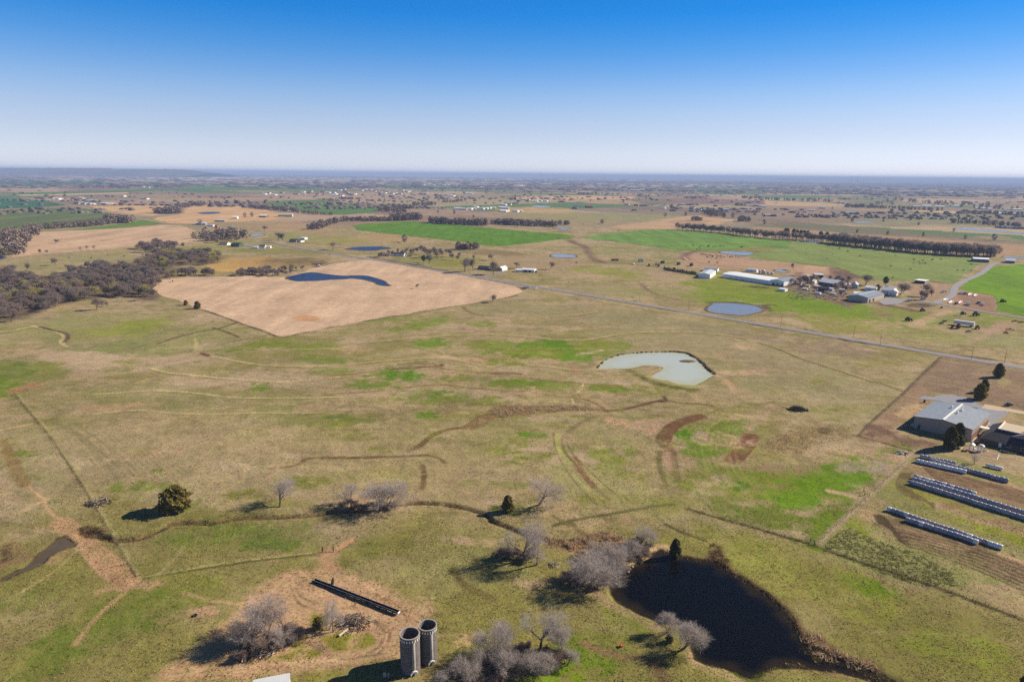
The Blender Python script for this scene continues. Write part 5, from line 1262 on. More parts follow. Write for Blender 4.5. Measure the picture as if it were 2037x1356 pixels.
scatter(Z0((1180,750),(1300,720),(1500,720),(1680,740),(1700,800),(1500,815),(1400,800),(1380,840),(1200,855),(1080,840)), 60, 12, MIDK, 'bare_tree',
        'bare tree in the wood above the dry orange meadow', 'wood above the orange meadow', 1.2, (0, 1, 0, 2), 8)
scatter(Z0((1050,690),(1160,670),(1350,660),(1450,690),(1250,710),(1150,720)), 26, 13, MIDK, 'bare_tree', 'bare tree in the row along the lower edge of the left stubble field', 'row below the stubble field', 1.2, (0, 1), 8)
scatter(Z0((1500,610),(1650,580),(1850,575),(1930,600),(1900,620),(1700,640),(1560,620)), 34, 15, None, 'bare_tree', 'bare tree in the wood right of the left stubble field', 'wood right of the stubble field', 1.3, (0,), 9, farkind='bbg')
scatter(Z0((1320,910),(1420,890),(1510,880),(1520,895),(1400,905),(1330,925)), 14, 10, MIDK, 'bare_tree', 'small tree in the row between orange meadow and hay field', 'row above the hay field', 1.1, (0, 2), 5)
scatter(Z0((1590,885),(1680,880),(1690,900),(1600,905)), 8, 10, MIDK, 'bare_tree', 'small tree in the dark clump above the hay field', 'clump above the hay field', 1.3, (0, 1), 4)
scatter(Z0((1840,885),(2037,870),(2037,892),(1850,900)) , 14, 9, MIDK, 'bare_tree', 'low tree in the row at the upper edge of the hay field', 'row at the hay field upper edge', 1.2, (0, 1), 5)
scatter(Z1((0,865),(200,850),(380,850),(400,865),(250,895),(100,905),(0,890)), 30, 7, MIDK, 'bare_tree', 'low bare tree along the creek left of the blue pond', 'creek trees left of the blue pond', 1.2, (0, 1, 0), 5)
def belt(pts, n, hm, name, label, group, width=12, kind='b', keys=None, wide=1.1, mats=(0, 1), hv=.25, every=0):
    w = world(pts); seg = [(w[i], w[i + 1], math.dist(w[i], w[i + 1])) for i in range(len(w) - 1)]
    tot = sum(s[2] for s in seg)
    for k in range(n):
        d = tot * (k + random.random()) / n
        for a, b, l in seg:
            if d <= l: break
            d -= l
        t = min(d / l, 1); x = a[0] + (b[0] - a[0]) * t; y = a[1] + (b[1] - a[1]) * t
        nx, ny = -(b[1] - a[1]) / l, (b[0] - a[0]) / l
        o = random.uniform(-.5, .5) * width
        x += nx * o; y += ny * o
        h = hm * random.uniform(1 - hv, 1 + hv * .5)
        k_ = random.choice(keys) if keys else random.choice(kind)
        if not (every and k % every == 0): pool(x, y, h, k_, (random.choice(mats) if keys else random.randrange(len(FAR[k_]))) % (len(PRO[k_]) if keys else 99), wide)
        elif keys: tree(0, 0, 0, k_, name, label, 'tree', group, wide, None, random.choice(mats), h, (x, y))
        else: ftree(x, y, h, random.choice(kind), name, label, group, wide)
belt(Z3((600,622),(760,640),(950,660),(1150,680),(1350,700),(1600,715),(1835,722)), 270, 20, 'bare_tree', 'tall bare tree in the long belt behind the cattle pasture', 'long tree belt', 26, keys=MIDK, wide=.95, mats=(1, 0, 1, 3), every=5)
belt(Z2((1370,538),(1500,545),(1700,560),(1900,585),(2037,600)) + Z3((100,585),(350,600),(600,620)), 120, 17, 'bare_tree', 'bare tree in the thin left part of the long belt', 'thin part of the tree belt', 16, keys=MIDK, wide=.85, mats=(0, 1, 3))
for x, y in [(235,575),(250,578),(295,582),(350,590),(375,592),(400,594),(500,600),(545,604),(320,588)]:
    p = Z3.p(x, y); tree(p[0], p[1], 17, 'pine', 'pine_tree', 'dark pine standing in the tree belt behind the cattle pasture', group='pines of the belt', wide=1.0)
# low scrub that fills the thickets near the dark pond, under the silo grove and in the feed-yard clump
for q_, n_, w_ in [(((1128,1175),(1165,1160),(1195,1140),(1225,1125),(1262,1100),(1290,1086)), 44, 9), (((900,1362),(950,1340),(1010,1325),(1070,1305),(1125,1310)), 40, 9), (((480,1300),(520,1288),(560,1272),(600,1262)), 22, 6), (((985,1108),(1030,1112),(1066,1120)), 10, 3), (((690,1012),(735,1012),(790,1008)), 12, 3)]:
    belt(P0(*q_), n_, 3.4, '', '', '', w_, keys=MIDK, wide=1.5, mats=(1, 1, 0))
# belts and clumps of the middle distance
for z, pts, n, h, lab, wd in [
    (Z0, ((200,550),(300,535),(480,525),(640,510),(760,500),(850,490)), 46, 13, 'below the striped green field', 20),
    (Z0, ((840,485),(920,485),(1010,480)), 30, 18, 'clump at the end of the striped green field', 40),
    (Z0, ((-20,740),(30,690),(60,640),(90,600),(160,580),(250,570)), 60, 16, 'wood at the left edge under the striped green field', 60),
    (Z0, ((1250,412),(1330,408),(1410,405)), 34, 18, 'dark clump between two orange stubble fields', 60), (Z0, ((1400,370),(1500,350),(1600,335),(1680,335)), 24, 13, 'narrow row trailing from the dark clump in the stubble', 25),
    (Z0, ((650,510),(700,512),(760,505),(830,500)), 14, 11, 'short row above the bright green strip', 14),
    (Z1, ((0,365),(100,375),(200,385),(300,395),(350,400)), 50, 14, 'left of the far green crop field', 22), (Z1, ((350,405),(480,415),(560,420),(640,422)), 24, 9, 'low row under the far green crop field', 14),
    (Z1, ((420,535),(480,535),(520,520),(560,505),(600,490)), 26, 13, 'clump in the brown meadow beyond the road bend', 30), (Z1, ((620,485),(660,490)), 5, 15, 'right end of the clump in the brown meadow', 14),
    (Z1, ((700,470),(850,470),(1000,470),(1110,468)), 46, 12, 'row along the top of the first wheat field', 30), (Z1, ((1110,465),(1200,460),(1310,455)), 40, 18, 'dense clump over the first wheat field', 50),
    (Z1, ((1010,385),(1100,400),(1200,405)), 26, 14, 'second line behind the dense clump', 40), (Z1, ((1120,365),(1200,370),(1250,375)), 16, 14, 'third line behind the dense clump', 40),
    (Z1, ((1250,350),(1330,348),(1430,345)), 24, 14, 'grey clump in the far brown pasture', 40), (Z1, ((1480,325),(1560,325),(1640,315)), 18, 12, 'flat clump in the far brown pasture', 40),
    (Z1, ((1380,480),(1500,490),(1640,495),(1830,505)), 60, 15, 'long row right of the dense clump', 26), (Z1, ((1880,490),(2037,500)), 22, 13, 'right end of the long row behind the wheat', 22),
    (Z2, ((0,495),(150,500),(300,508),(420,512)), 50, 14, 'row behind the wheat in the middle of the photo', 30), (Z2, ((440,500),(520,498)), 6, 13, 'stragglers right of the row behind the wheat', 20),
    (Z1, ((500,305),(560,308),(660,318)), 18, 10, 'hedge above the far green crop field', 25), (Z1, ((690,300),(790,302)), 14, 12, 'small clump above the far green crop field', 30),
    (Z1, ((1000,360),(1060,358)), 10, 11, 'tuft at the right end of the far green crop field', 30), (Z1, ((1600,690),(1680,690),(1780,685)), 14, 11, 'short row by the grove of the roadside farmstead', 12),
    (Z2, ((1620,400),(1700,440),(1780,440)), 34, 14, 'clump right of the orange stubble', 60), (Z2, ((1820,470),(1930,470)), 16, 14, 'second clump right of the orange stubble', 40), (Z2, ((1480,465),(1540,465)), 10, 12, 'round clump on the orange stubble', 30),
    (Z2, ((1410,290),(1560,292)), 18, 12, 'flat wood right of the far hamlet', 50), (Z2, ((1860,290),(1990,295)), 18, 15, 'wood on the far right of the hamlet fields', 60), (Z2, ((590,262),(740,262)), 24, 14, 'dark far wood beyond the tower silo', 60), (Z2, ((480,245),(590,250)), 12, 12, 'thin far wood beyond the tower silo', 50),
    (Z2, ((1060,278),(1140,280)), 8, 10, 'low far wood in the orange fields', 30), (Z2, ((1810,350),(1880,350)), 8, 12, 'trees by the far right farmstead', 30),
    (Z3, ((690,350),(830,352)), 26, 15, 'dark wood behind the mauve fields', 60), (Z3, ((840,355),(980,358)), 20, 12, 'row behind the mauve fields', 50), (Z3, ((1010,360),(1200,368),(1400,378)), 40, 12, 'row behind the bright stubble strip', 60),
    (Z3, ((1480,470),(1700,475),(1850,490),(2037,505)), 40, 12, 'sparse row above the long pale lake', 30), (Z3, ((1560,395),(1750,400),(2037,412)), 34, 13, 'row along the far right hamlet', 50),
    (Z3, ((1000,300),(1250,305),(1500,330),(1850,370)), 60, 14, 'dark wood band on the right', 200), (Z3, ((0,290),(300,300),(600,310)), 50, 13, 'wood band over the orange field', 120)]:
    belt(z(*pts), n, h, 'bare_tree', 'far bare tree, ' + lab, lab, wd, 'bbbg' if h > 9 else 'b', None, 1.3)
for z, pts in [(Z19, ((240,503),(568,523),(950,542),(1403,572),(1280,492))), (Z3, ((1075,447),(1180,450),(975,460),(1240,487),(590,365))), (Z2, ((490,495),(510,493),(775,490))), (Z1, ((1730,445),(1455,405)))]:
    for q, (x, y) in enumerate(pts):
        p = z.p(x, y); h_ = 9
        X_, Y_ = G(*p); ftree(X_, Y_, h_, 'd', 'cedar_tree', 'dark cedar dot standing alone in the far open pastures', 'lone far cedars', 1.1)
for z, pts in [(Z3, ((850,430),(835,430),(1050,440),(1015,438),(1810,600),(1180,445),(740,460),(75,480))), (Z1, ((1195,632),(900,320),(1040,318),(1345,295),(500,420),(1580,415),(840,320))), (Z2, ((920,290),(225,245),(1425,430),(1265,440),(775,492),(120,512),(940,330),(380,250),(300,255))), (Z0, ((1910,440),(1965,437),(1650,300),(1750,305),(1560,500)))]:
    for x, y in pts:
        p = z.p(x, y); X_, Y_ = G(*p); ftree(X_, Y_, 13, 'b', 'bare_tree', 'single bare tree in the open far pastures', 'single trees of the far pastures', 1.2)
# ------------------------------------------------------------------ far woods, hedges and scrub to the horizon: nobody could count them
def far_scrub(name, mt, n, seed, dmin, dmax, thr, size, spread_deg=41, streak=1.0, long=1.0):
    rd = np.random.default_rng(seed)
    u = rd.random(n * 6); a = R(-spread_deg) + rd.random(n * 6) * R(2 * spread_deg)
    inv = 1 / dmin + u * (1 / dmax - 1 / dmin)      # even spread over picture height
    d = 1 / inv
    x = d * np.sin(a); y = d * np.cos(a)
    uu = x * cu + y * su; vv = -x * su + y * cu
    dens = fbm(x, y * streak, 700, 4, seed)
    # hedges along the section lines
    e = np.minimum(np.abs(uu / 800 - np.round(uu / 800)), np.abs(vv / 800 - np.round(vv / 800))) * 800
    keep = (dens > thr) | ((e < 14) & (dens > thr - .12))
    h_ = patchwork(uu, vv, 800.0, 1)
    keep &= ~((h_ > .5) & (h_ < .58))
    x, y, d = x[keep][:n], y[keep][:n], d[keep][:n]
    m = len(x)
    hh = size * (.5 + rd.random(m)) ; ww = hh * (.7 + .6 * rd.random(m)) * (1 + d / 9000)
    # each a low rough crown of eight faces
    k = 6; ang_ = np.arange(k) * 2 * np.pi / k
    ring = np.stack([np.cos(ang_), np.sin(ang_)], 1)
    jit = .7 + .6 * rd.random((m, k))
    V = np.zeros((m, 2 * k + 1, 3))
    V[:, :k, 0] = x[:, None] + ring[:, 0] * ww[:, None] * jit * .8 * long; V[:, :k, 1] = y[:, None] + ring[:, 1] * ww[:, None] * jit * .8
    V[:, k:2 * k, 0] = x[:, None] + ring[:, 0] * ww[:, None] * jit[:, ::-1] * .75 * long; V[:, k:2 * k, 1] = y[:, None] + ring[:, 1] * ww[:, None] * jit[:, ::-1] * .75; V[:, k:2 * k, 2] = (hh * .6)[:, None] * jit
    V[:, 2 * k, 0] = x; V[:, 2 * k, 1] = y; V[:, 2 * k, 2] = hh
    fs = []
    for i in range(k):
        j = (i + 1) % k; fs += [(i, j, k + j), (i, k + j, k + i), (k + i, k + j, 2 * k)]
    Fc = (np.array(fs)[None] + (np.arange(m) * (2 * k + 1))[:, None, None]).reshape(-1, 3)
    tag(put(name, mesh_np(name, V.reshape(-1, 3), Fc, [mt])), kind='stuff')
fs1 = mat('far_wood_brown', (112, 98, 92), .95, .3, .004, k=1.0); fs2 = mat('far_wood_green', (98, 98, 78), .95, .3, .004, k=1.0)
far_scrub('far_woodland', fs1, 1300, 3, 2300, 7000, .64, 5, streak=8.0, long=1.8)
far_scrub('far_woodland', fs2, 400, 5, 2300, 7000, .66, 6, streak=3.0)
far_scrub('far_woodland', fs1, 4500, 8, 5500, 45000, .58, 7, streak=16, long=4.0)
# the pooled trees: points that carry one of the tree shapes each
pc = bpy.data.collections.new('tree_shapes')
for i, me_ in enumerate(POOL_MESH):
    o_ = bpy.data.objects.new('shape_%03d' % i, me_); pc.objects.link(o_)
PA = np.array(POOL)
pm = bpy.data.meshes.new('woodland_trees'); pm.vertices.add(len(PA)); pm.vertices.foreach_set('co', PA[:, :3].astype(np.float32).ravel())
a_ = pm.attributes.new('scl', 'FLOAT_VECTOR', 'POINT'); a_.data.foreach_set('vector', PA[:, [3, 3, 4]].astype(np.float32).ravel())
a_ = pm.attributes.new('rot', 'FLOAT', 'POINT'); a_.data.foreach_set('value', PA[:, 5].astype(np.float32))
a_ = pm.attributes.new('idx', 'INT', 'POINT'); a_.data.foreach_set('value', PA[:, 6].astype(np.int32))
wt = tag(put('woodland_trees', pm), kind='stuff')
ng = bpy.data.node_groups.new('woodland_trees', 'GeometryNodeTree')
ng.interface.new_socket('Geometry', in_out='INPUT', socket_type='NodeSocketGeometry'); ng.interface.new_socket('Geometry', in_out='OUTPUT', socket_type='NodeSocketGeometry')
gi = ng.nodes.new('NodeGroupInput'); go = ng.nodes.new('NodeGroupOutput')
mp_ = ng.nodes.new('GeometryNodeMeshToPoints'); ip = ng.nodes.new('GeometryNodeInstanceOnPoints'); ci = ng.nodes.new('GeometryNodeCollectionInfo')
ci.inputs['Collection'].default_value = pc; ci.inputs['Separate Children'].default_value = True; ci.inputs['Reset Children'].default_value = True
def na_(n, ty):
    q = ng.nodes.new('GeometryNodeInputNamedAttribute'); q.data_type = ty; q.inputs['Name'].default_value = n; return q.outputs['Attribute']
cx = ng.nodes.new('ShaderNodeCombineXYZ'); er = ng.nodes.new('FunctionNodeEulerToRotation')
lk = ng.links.new
lk(gi.outputs[0], mp_.inputs['Mesh']); lk(mp_.outputs[0], ip.inputs['Points']); lk(ci.outputs[0], ip.inputs['Instance']); ip.inputs['Pick Instance'].default_value = True
lk(na_('idx', 'INT'), ip.inputs['Instance Index']); lk(na_('rot', 'FLOAT'), cx.inputs[2]); lk(cx.outputs[0], er.inputs[0]); lk(er.outputs[0], ip.inputs['Rotation']); lk(na_('scl', 'FLOAT_VECTOR'), ip.inputs['Scale'])
lk(ip.outputs[0], go.inputs[0])
md = wt.modifiers.new('trees', 'NODES'); md.node_group = ng

# ------------------------------------------------------------------ buildings
white_m = ribbed('white_sheet_metal', (236, 236, 236), 1.0, 0, .6, .04, 1.0)
white_r = ribbed('white_metal_roof', (246, 246, 246), 1.0, 0, .6, .03, 1.0)
grey_r = ribbed('grey_metal_roof', (158, 166, 176), 1.0, 0, .4, .10)
gal_r = ribbed('galvanised_roof', (204, 206, 210), .8, 0, .5, .12, 1.0)
rust_r = ribbed('rusty_roof', (150, 104, 84), .8, 0, .7, .25)
dark_r = mat('dark_shingles', (72, 70, 76), .9, .2, 1.5)
brown_r = mat('brown_shingles', (112, 92, 82), .9, .2, 1.5)
grn_r = ribbed('dark_green_roof', (42, 72, 70), .6, 0, .5, .1)
red_m = mat('red_brown_boards', (128, 58, 44), .85, .2, 1.2)
siding = mat('white_siding', (232, 230, 224), .7, .05, 1.0, k=1.0)
tan_w = mat('tan_wall', (186, 168, 146), .85, .08, 1.0)
brick_m = mat('brown_brick', (134, 98, 78), .9, .2, 3.0)
dk_brick = mat('dark_brick', (104, 84, 76), .9, .2, 3.0)
glass = mat('window_glass', (40, 48, 58), .1, .1, 1.0, spec=.7)
trim = mat('white_trim', (236, 234, 228), .6, .04, 1.0, k=1.0)
door_m = mat('dark_door', (64, 60, 58), .7, .1, 1.0)
steel = mat('galvanised_steel', (176, 182, 192), .4, .12, .8, metal=.3)
concr = mat('weathered_concrete', (176, 168, 160), .9, .18, .8, bump=.3)
wood_g = mat('grey_wood', (150, 136, 122), .9, .25, 2)
black_m = mat('black_rubber', (30, 29, 30), .8, .2, 2)
def frame2(A, B):
    dx, dy = B[0] - A[0], B[1] - A[1]
    return math.hypot(dx, dy), math.atan2(dy, dx)
def house(name, label, A, B, depth, eave, rise, wall, roof, ridge='x', cat='house', group=None, over=.35, doors=(), windows=(), chim=False, openfront=False, ridgecap=False, posts=0, shed=False):
    """A, B: left and right foot of the wall that faces us (world); the building runs depth metres back from it"""
    Ln, rz = frame2(A, B)
    z0 = float(height(A[0], A[1])[0]) if math.hypot(*A) < 750 else 0
    e = empty(name, (A[0], A[1], z0), rz, label, cat, group)
    w = MB()
    t = .15
    if ridge == 'x':
        prof = [(0, -.3), (depth, -.3), (depth, eave), (depth / 2, eave + rise), (0, eave)]
        if shed: prof = [(0, -.3), (depth, -.3), (depth, eave), (0, eave + rise)]
    else:
        prof = [(0, -.3), (Ln, -.3), (Ln, eave), (Ln / 2, eave + rise), (0, eave)]
    if openfront:     # posts and three walls
        w.box(0, depth - t, -.3, Ln, depth, eave); w.box(0, 0, -.3, t, depth - t, eave); w.box(Ln - t, 0, -.3, Ln, depth - t, eave)
    elif ridge == 'x': w.prism(prof, 0, Ln, 'x')
    else: w.prism(prof, 0, depth, 'y')
    w.build('wall', wall, e)
    r = MB(); o = over; th = .14
    def slab(p, q, a0, a1, axis):
        v = Vector((q[0] - p[0], q[1] - p[1])); v.normalize(); n = Vector((-v.y, v.x))
        if n.y < 0: n = -n
        poly = [(p[0] + n.x * .03, p[1] + n.y * .03), (q[0] + n.x * .03, q[1] + n.y * .03), (q[0] + n.x * th, q[1] + n.y * th), (p[0] + n.x * th, p[1] + n.y * th)]
        r.prism(poly, a0, a1, axis)
    if ridge == 'x':
        if shed:
            sl = rise / depth; slab((-o, eave + rise + o * sl), (depth + o, eave - o * sl), -o, Ln + o, 'x')
        else:
            sl = rise / (depth / 2)
            slab((-o, eave - o * sl), (depth / 2, eave + rise), -o, Ln + o, 'x'); slab((depth + o, eave - o * sl), (depth / 2, eave + rise), -o, Ln + o, 'x')
    else:
        sl = rise / (Ln / 2)
        slab((-o, eave - o * sl), (Ln / 2, eave + rise), -o, depth + o, 'y'); slab((Ln + o, eave - o * sl), (Ln / 2, eave + rise), -o, depth + o, 'y')
    ro = r.build('roof', roof, e)
    if ridgecap:
        c = MB()
        if ridge == 'x': c.box(-o, depth / 2 - .3, eave + rise + .1, Ln + o, depth / 2 + .3, eave + rise + .24)
        else: c.box(Ln / 2 - .35, -o, eave + rise + .1, Ln / 2 + .35, depth + o, eave + rise + .24)
        c.build('ridge_cap', trim, ro)
    if chim:
        c = MB(); c.box(Ln * .3, depth * .5 - .4, eave, Ln * .3 + .8, depth * .5 + .4, eave + rise + 1.0); c.build('chimney', brick_m, ro)
    for (x0, x1, h1, side) in doors:
        d = MB()
        if side == 'f': d.box(x0, -.08, 0, x1, .02, h1)
        else: d.box(Ln - .02, x0, 0, Ln + .08, x1, h1)
        d.build('door', door_m, e)
    for (x0, x1, za, zb, side) in windows:
        d = MB(); f = MB(); k = .1
        if side == 'f': d.box(x0, -.05, za, x1, .02, zb); f.box(x0 - k, -.08, za - k, x1 + k, .01, za); f.box(x0 - k, -.08, zb, x1 + k, .01, zb + k); f.box(x0 - k, -.08, za, x0, .01, zb); f.box(x1, -.08, za, x1 + k, .01, zb)
        else: d.box(Ln - .02, x0, za, Ln + .05, x1, zb); f.box(Ln - .01, x0 - k, za - k, Ln + .08, x1 + k, za); f.box(Ln - .01, x0 - k, zb, Ln + .08, x1 + k, zb + k); f.box(Ln - .01, x0 - k, za, Ln + .08, x0, zb); f.box(Ln - .01, x1, za, Ln + .08, x1 + k, zb)
        wo = f.build('window', trim, e); d.build('pane', glass, wo)
    for i in range(posts):
        p = MB(); x = Ln * (i + .5) / posts; p.tube((x, .1, -.3), (x, .1, eave - .05), .1, None, 6); p.build('post', wood_g, e)
    return e
def hp(p, q, *a, **k):        # feet given as photo pixels
    return lambda name, label, depth, eave, rise, wall, roof, **kw: house(name, label, G(*p), G(*q), depth, eave, rise, wall, roof, **kw)

# --- the gymnasium
A = G(1816.4, 850); B = G(1930.4, 877.4)
Ln, rz = frame2(A, B)
c = G(1851.5, 796.5, 6.0); depth = abs(-(c[0] - A[0]) * math.sin(rz) + (c[1] - A[1]) * math.cos(rz))
print('gym', Ln, depth, math.degrees(rz))
gz = float(height(*A)[0])
gym = empty('gymnasium', (A[0], A[1], gz), rz, 'big tan gymnasium with a grey low-pitched metal roof and a white ridge cap', 'building')
gw = ribbed('tan_metal_wall', (178, 160, 146), .9, 0, .6, .06)
EV, RI = 6.0, 1.5
w = MB(); w.prism([(0, -.4), (Ln, -.4), (Ln, EV), (Ln / 2, EV + RI), (0, EV)], 0, depth, 'y'); w.build('wall', gw, gym)
b = MB(); b.box(Ln, 0, -.4, Ln + .12, depth, 3.0); b.build('brick_skirting', brick_m, gym)
b = MB(); b.box(-.05, -.06, -.4, Ln + .12, 0, .25); b.build('footing', concr, gym)
n_p = 26
rp = mat('grey_roof_sheet', (186, 192, 198), .38, .10, .5, spec=.5)
for i in range(n_p):       # roof sheets, each side
    y0, y1 = -.4 + (depth + .8) * i / n_p, -.4 + (depth + .8) * (i + 1) / n_p - .06
    for sgn in (0, 1):
        r = MB()
        xe = -.4 if sgn == 0 else Ln + .4; ze = EV - .4 * RI / (Ln / 2)
        pts = [(xe, ze + .04), (Ln / 2, EV + RI + .04), (Ln / 2, EV + RI + .14), (xe, ze + .14)]
        if sgn: pts = pts[::-1]
        r.prism(pts, y0, y1, 'y')
        # standing seam at the sheet's edge
        pts2 = [(xe, ze + .14), (Ln / 2, EV + RI + .14), (Ln / 2, EV + RI + .2), (xe, ze + .2)]
        r.prism(pts2 if not sgn else pts2[::-1], y1 - .02, y1 + .07, 'y')
        r.build('roof_panel', rp, gym)
c_ = MB(); c_.box(Ln / 2 - .45, -.5, EV + RI + .15, Ln / 2 + .45, depth + .5, EV + RI + .34); c_.build('ridge_cap', trim, gym)
c_ = MB(); c_.prism([(-.45, EV - .25), (-.4, EV - .02), (Ln / 2, EV + RI - .0), (Ln + .4, EV - .02), (Ln + .45, EV - .25), (Ln / 2, EV + RI - .28)], -.5, -.38, 'y'); c_.build('rake_trim', mat('brown_trim', (110, 88, 76), .7), gym)
for x, y in ((Ln * .40, depth * .72), (Ln * .60, depth * .66), (Ln * .58, depth * .48)):
    v = MB(); zz = EV + RI * (1 - abs(x - Ln / 2) / (Ln / 2)); v.lathe([(.45, zz), (.45, zz + .8), (.7, zz + .85), (.7, zz + 1.0), (.2, zz + 1.3), (0, zz + 1.3)], 10, (x, y)); v.build('roof_vent', trim, gym)
for x in (Ln * .08,):
    d = MB(); d.box(x, -.1, 0, x + 1.1, 0, 2.2); d.build('door', door_m, gym)
d = MB(); d.box(Ln + .13, depth * .55, 0, Ln + .2, depth * .55 + 3, 2.6); d.build('door', door_m, gym)
d = MB(); d.box(-1.6, 1.5, 0, -.5, 2.8, 1.1); d.box(-1.4, 3.6, 0, -.5, 4.6, .9); d.build('air_unit', steel, gym)
# --- the school house on the right, cut by the frame
A = G(*Z21.p(900, 872)); Ls = 42.0; rs = rz
sc = empty('school_house', (A[0], A[1], gz), rs, 'low school house with dark shingle skirt and flat tan roof, cut by right edge', 'building')
w = MB(); w.box(0, 0, -.4, Ls, 24, 2.9); w.build('wall', dk_brick, sc)
w = MB()      # tall shingle skirt
vs = [(-1.2, -1.2, 2.6), (Ls, -1.2, 2.6), (Ls, 25, 2.6), (-1.2, 25, 2.6), (4.2, 7.0, 6.3), (Ls, 7.0, 6.3), (Ls, 21, 6.3), (4.2, 21, 6.3)]
w.add(vs, [(0, 1, 5, 4), (1, 2, 6, 5), (2, 3, 7, 6), (3, 0, 4, 7), (3, 2, 1, 0)]); skirt = w.build('shingle_skirt', dark_r, sc)
w = MB(); w.box(4.3, 7.1, 6.0, 16, 20.9, 6.2); w.build('flat_roof', mat('tan_flat_roof', (214, 194, 166), .9, .06, .5), sc)
w = MB(); w.box(16.1, 7.1, 6.0, Ls, 20.9, 6.25); w.build('flat_roof', mat('grey_flat_roof', (150, 158, 176), .9, .06, .5), sc)
w = MB(); w.box(4.0, 6.9, 6.1, 24, 7.3, 6.7); w.build('parapet', trim, sc)
w = MB(); w.box(4.0, 7.31, 6.1, 4.4, 21.0, 6.7); w.build('parapet', trim, sc)
w = MB(); w.prism([(9, 4.6), (22, 4.6), (15.5, 7.6)], 4.0, 10.5, 'y'); w.build('gable', mat('pinkish_gable_roof', (168, 146, 142), .9, .1, 1), sc)
w = MB(); w.prism([(17, 6.2), (30, 6.2), (23.5, 9.0)], 13, 20, 'y'); w.build('hip', mat('mauve_hip_roof', (118, 104, 106), .9, .1, 1), sc)
for i in range(4):
    x = 9 + i * 6
    f = MB(); f.box(x - .1, -.08, .8, x + 2.1, .0, 2.3); wo = f.build('window', trim, sc); d = MB(); d.box(x, -.11, .9, x + 2, -.081, 2.2); d.build('pane', glass, wo)
d = MB(); d.box(6.5, -.1, 0, 7.6, 0, 2.1); d.build('door', trim, sc)
# covered walk between the two
a = G(*Z21.p(770, 700)); wk = empty('covered_walkway', (a[0], a[1], gz), rz, 'white flat canopy on posts between the gymnasium and the school house', 'canopy')
w = MB(); w.box(-.6, 2.5, 2.8, 7.6, 5.6, 3.05); w.build('canopy_roof', trim, wk)
for x in (.2, 3.6, 7.0):
    for y in (2.8, 5.2):
        q = MB(); q.tube((x, y, -.3), (x, y, 2.8), .1, None, 6); q.build('post', brick_m, wk)
a = G(*Z21.p(850, 720)); tb = empty('picnic_table', (a[0], a[1], gz), rz + .1, 'pale picnic table in the court between gymnasium and school house', 'table')
q = MB(); q.box(-1.1, -.4, .7, 1.1, .4, .78); q.build('table_top', trim, tb)
for y in (-.8, .65):
    q = MB(); q.box(-1.1, y, .4, 1.1, y + .25, .46); q.build('bench', trim, tb)
for x in (-.8, .8):
    q = MB(); q.tube((x, -.6, -.3), (x, .1, .7), .05, None, 4); q.tube((x, .6, -.3), (x, -.1, .7), .05, None, 4); q.build('leg', steel, tb)
sheet('court_slab', Z21((700,860),(760,770),(860,790),(870,870),(760,880)), mat('tan_concrete', (206, 186, 160)), .0)
sheet('court_slab', Z21((930,480),(1060,490),(1010,590),(830,560)), mat('tan_concrete', (206, 186, 160)), .0)
# playground
pg = world(Z21((480,1030),(530,960),(1240,1090),(1190,1205)))
sheet('playground_mulch', None, mat('wood_mulch', (166, 134, 116), .95, .2, 1.2), .0, world_pts=pg)
pb = empty('playground_border', (pg[0][0], pg[0][1], gz), 0, 'white timber border round the playground mulch', 'border')
for i in range(4):
    a_, b_ = pg[i], pg[(i + 1) % 4]; q = MB(); q.tube((a_[0] - pg[0][0], a_[1] - pg[0][1], .15), (b_[0] - pg[0][0], b_[1] - pg[0][1], .15), .16, None, 4); q.build('timber', trim, pb)
for k, (x, y, lab) in enumerate([(700, 1020, 'left blue and white play tower with a slide, on the playground mulch'), (875, 1050, 'right play tower with a white dome roof, on the playground mulch')]):
    a_ = G(*Z21.p(x, y)); pt = empty('play_tower', (a_[0], a_[1], gz), rz + k, lab, 'play tower')
    blue = mat('blue_plastic', (70, 96, 150), .5, .05)
    for sx in (-.8, .8):
        for sy in (-.8, .8):
            q = MB(); q.tube((sx, sy, -.3), (sx, sy, 2.9), .08, None, 6); q.build('post', blue, pt)
    q = MB(); q.box(-.9, -.9, 1.3, .9, .9, 1.42); q.build('deck', steel, pt)
    q = MB()
    if k: q.lathe([(1.4, 2.8), (1.25, 3.2), (.8, 3.6), (0, 3.8)], 10)
    else: q.prism([(-1.1, 2.8), (1.1, 2.8), (0, 3.6)], -1.1, 1.1, 'y')
    q.build('tower_roof', trim, pt)
    q = MB(); q.prism([(.9, 1.4), (3.6, .2), (4.2, .2), (4.2, .3), (3.6, .35), (.9, 1.6)], -.35, .35, 'y'); q.build('slide', trim, pt)
a_ = G(*Z21.p(1240, 1105)); gp = empty('goal_frame', (a_[0], a_[1], gz), rz - .1, 'white square goal frame beside the playground', 'goal')
for x in (0, 6):
    q = MB(); q.tube((x, 0, -.3), (x, 0, 2.4), .07, None, 6); q.build('post', trim, gp)
q = MB(); q.tube((0, 0, 2.4), (6, 0, 2.4), .07, None, 6); q.build('crossbar', trim, gp)
a_ = G(*Z6.p(1730, 1190)); tk = empty('propane_tank', (a_[0], a_[1], gz), rz + .05, 'white lying gas tank with round ends beyond the first bale rows', 'tank')
q = MB(); n = 12; prof = [(-3.3, .05), (-3.1, .45), (-2.7, .65), (2.7, .65), (3.1, .45), (3.3, .05)]
vs = []; fs = []
for x, r in prof:
    for i in range(n): an = 2 * math.pi * i / n; vs.append((x, r * math.cos(an), 1.1 + r * math.sin(an)))
for j in range(len(prof) - 1):
    for i in range(n): fs.append((j * n + i, j * n + (i + 1) % n, (j + 1) * n + (i + 1) % n, (j + 1) * n + i))
q.add(vs, fs); q.build('tank_shell', trim, tk, smooth=True)
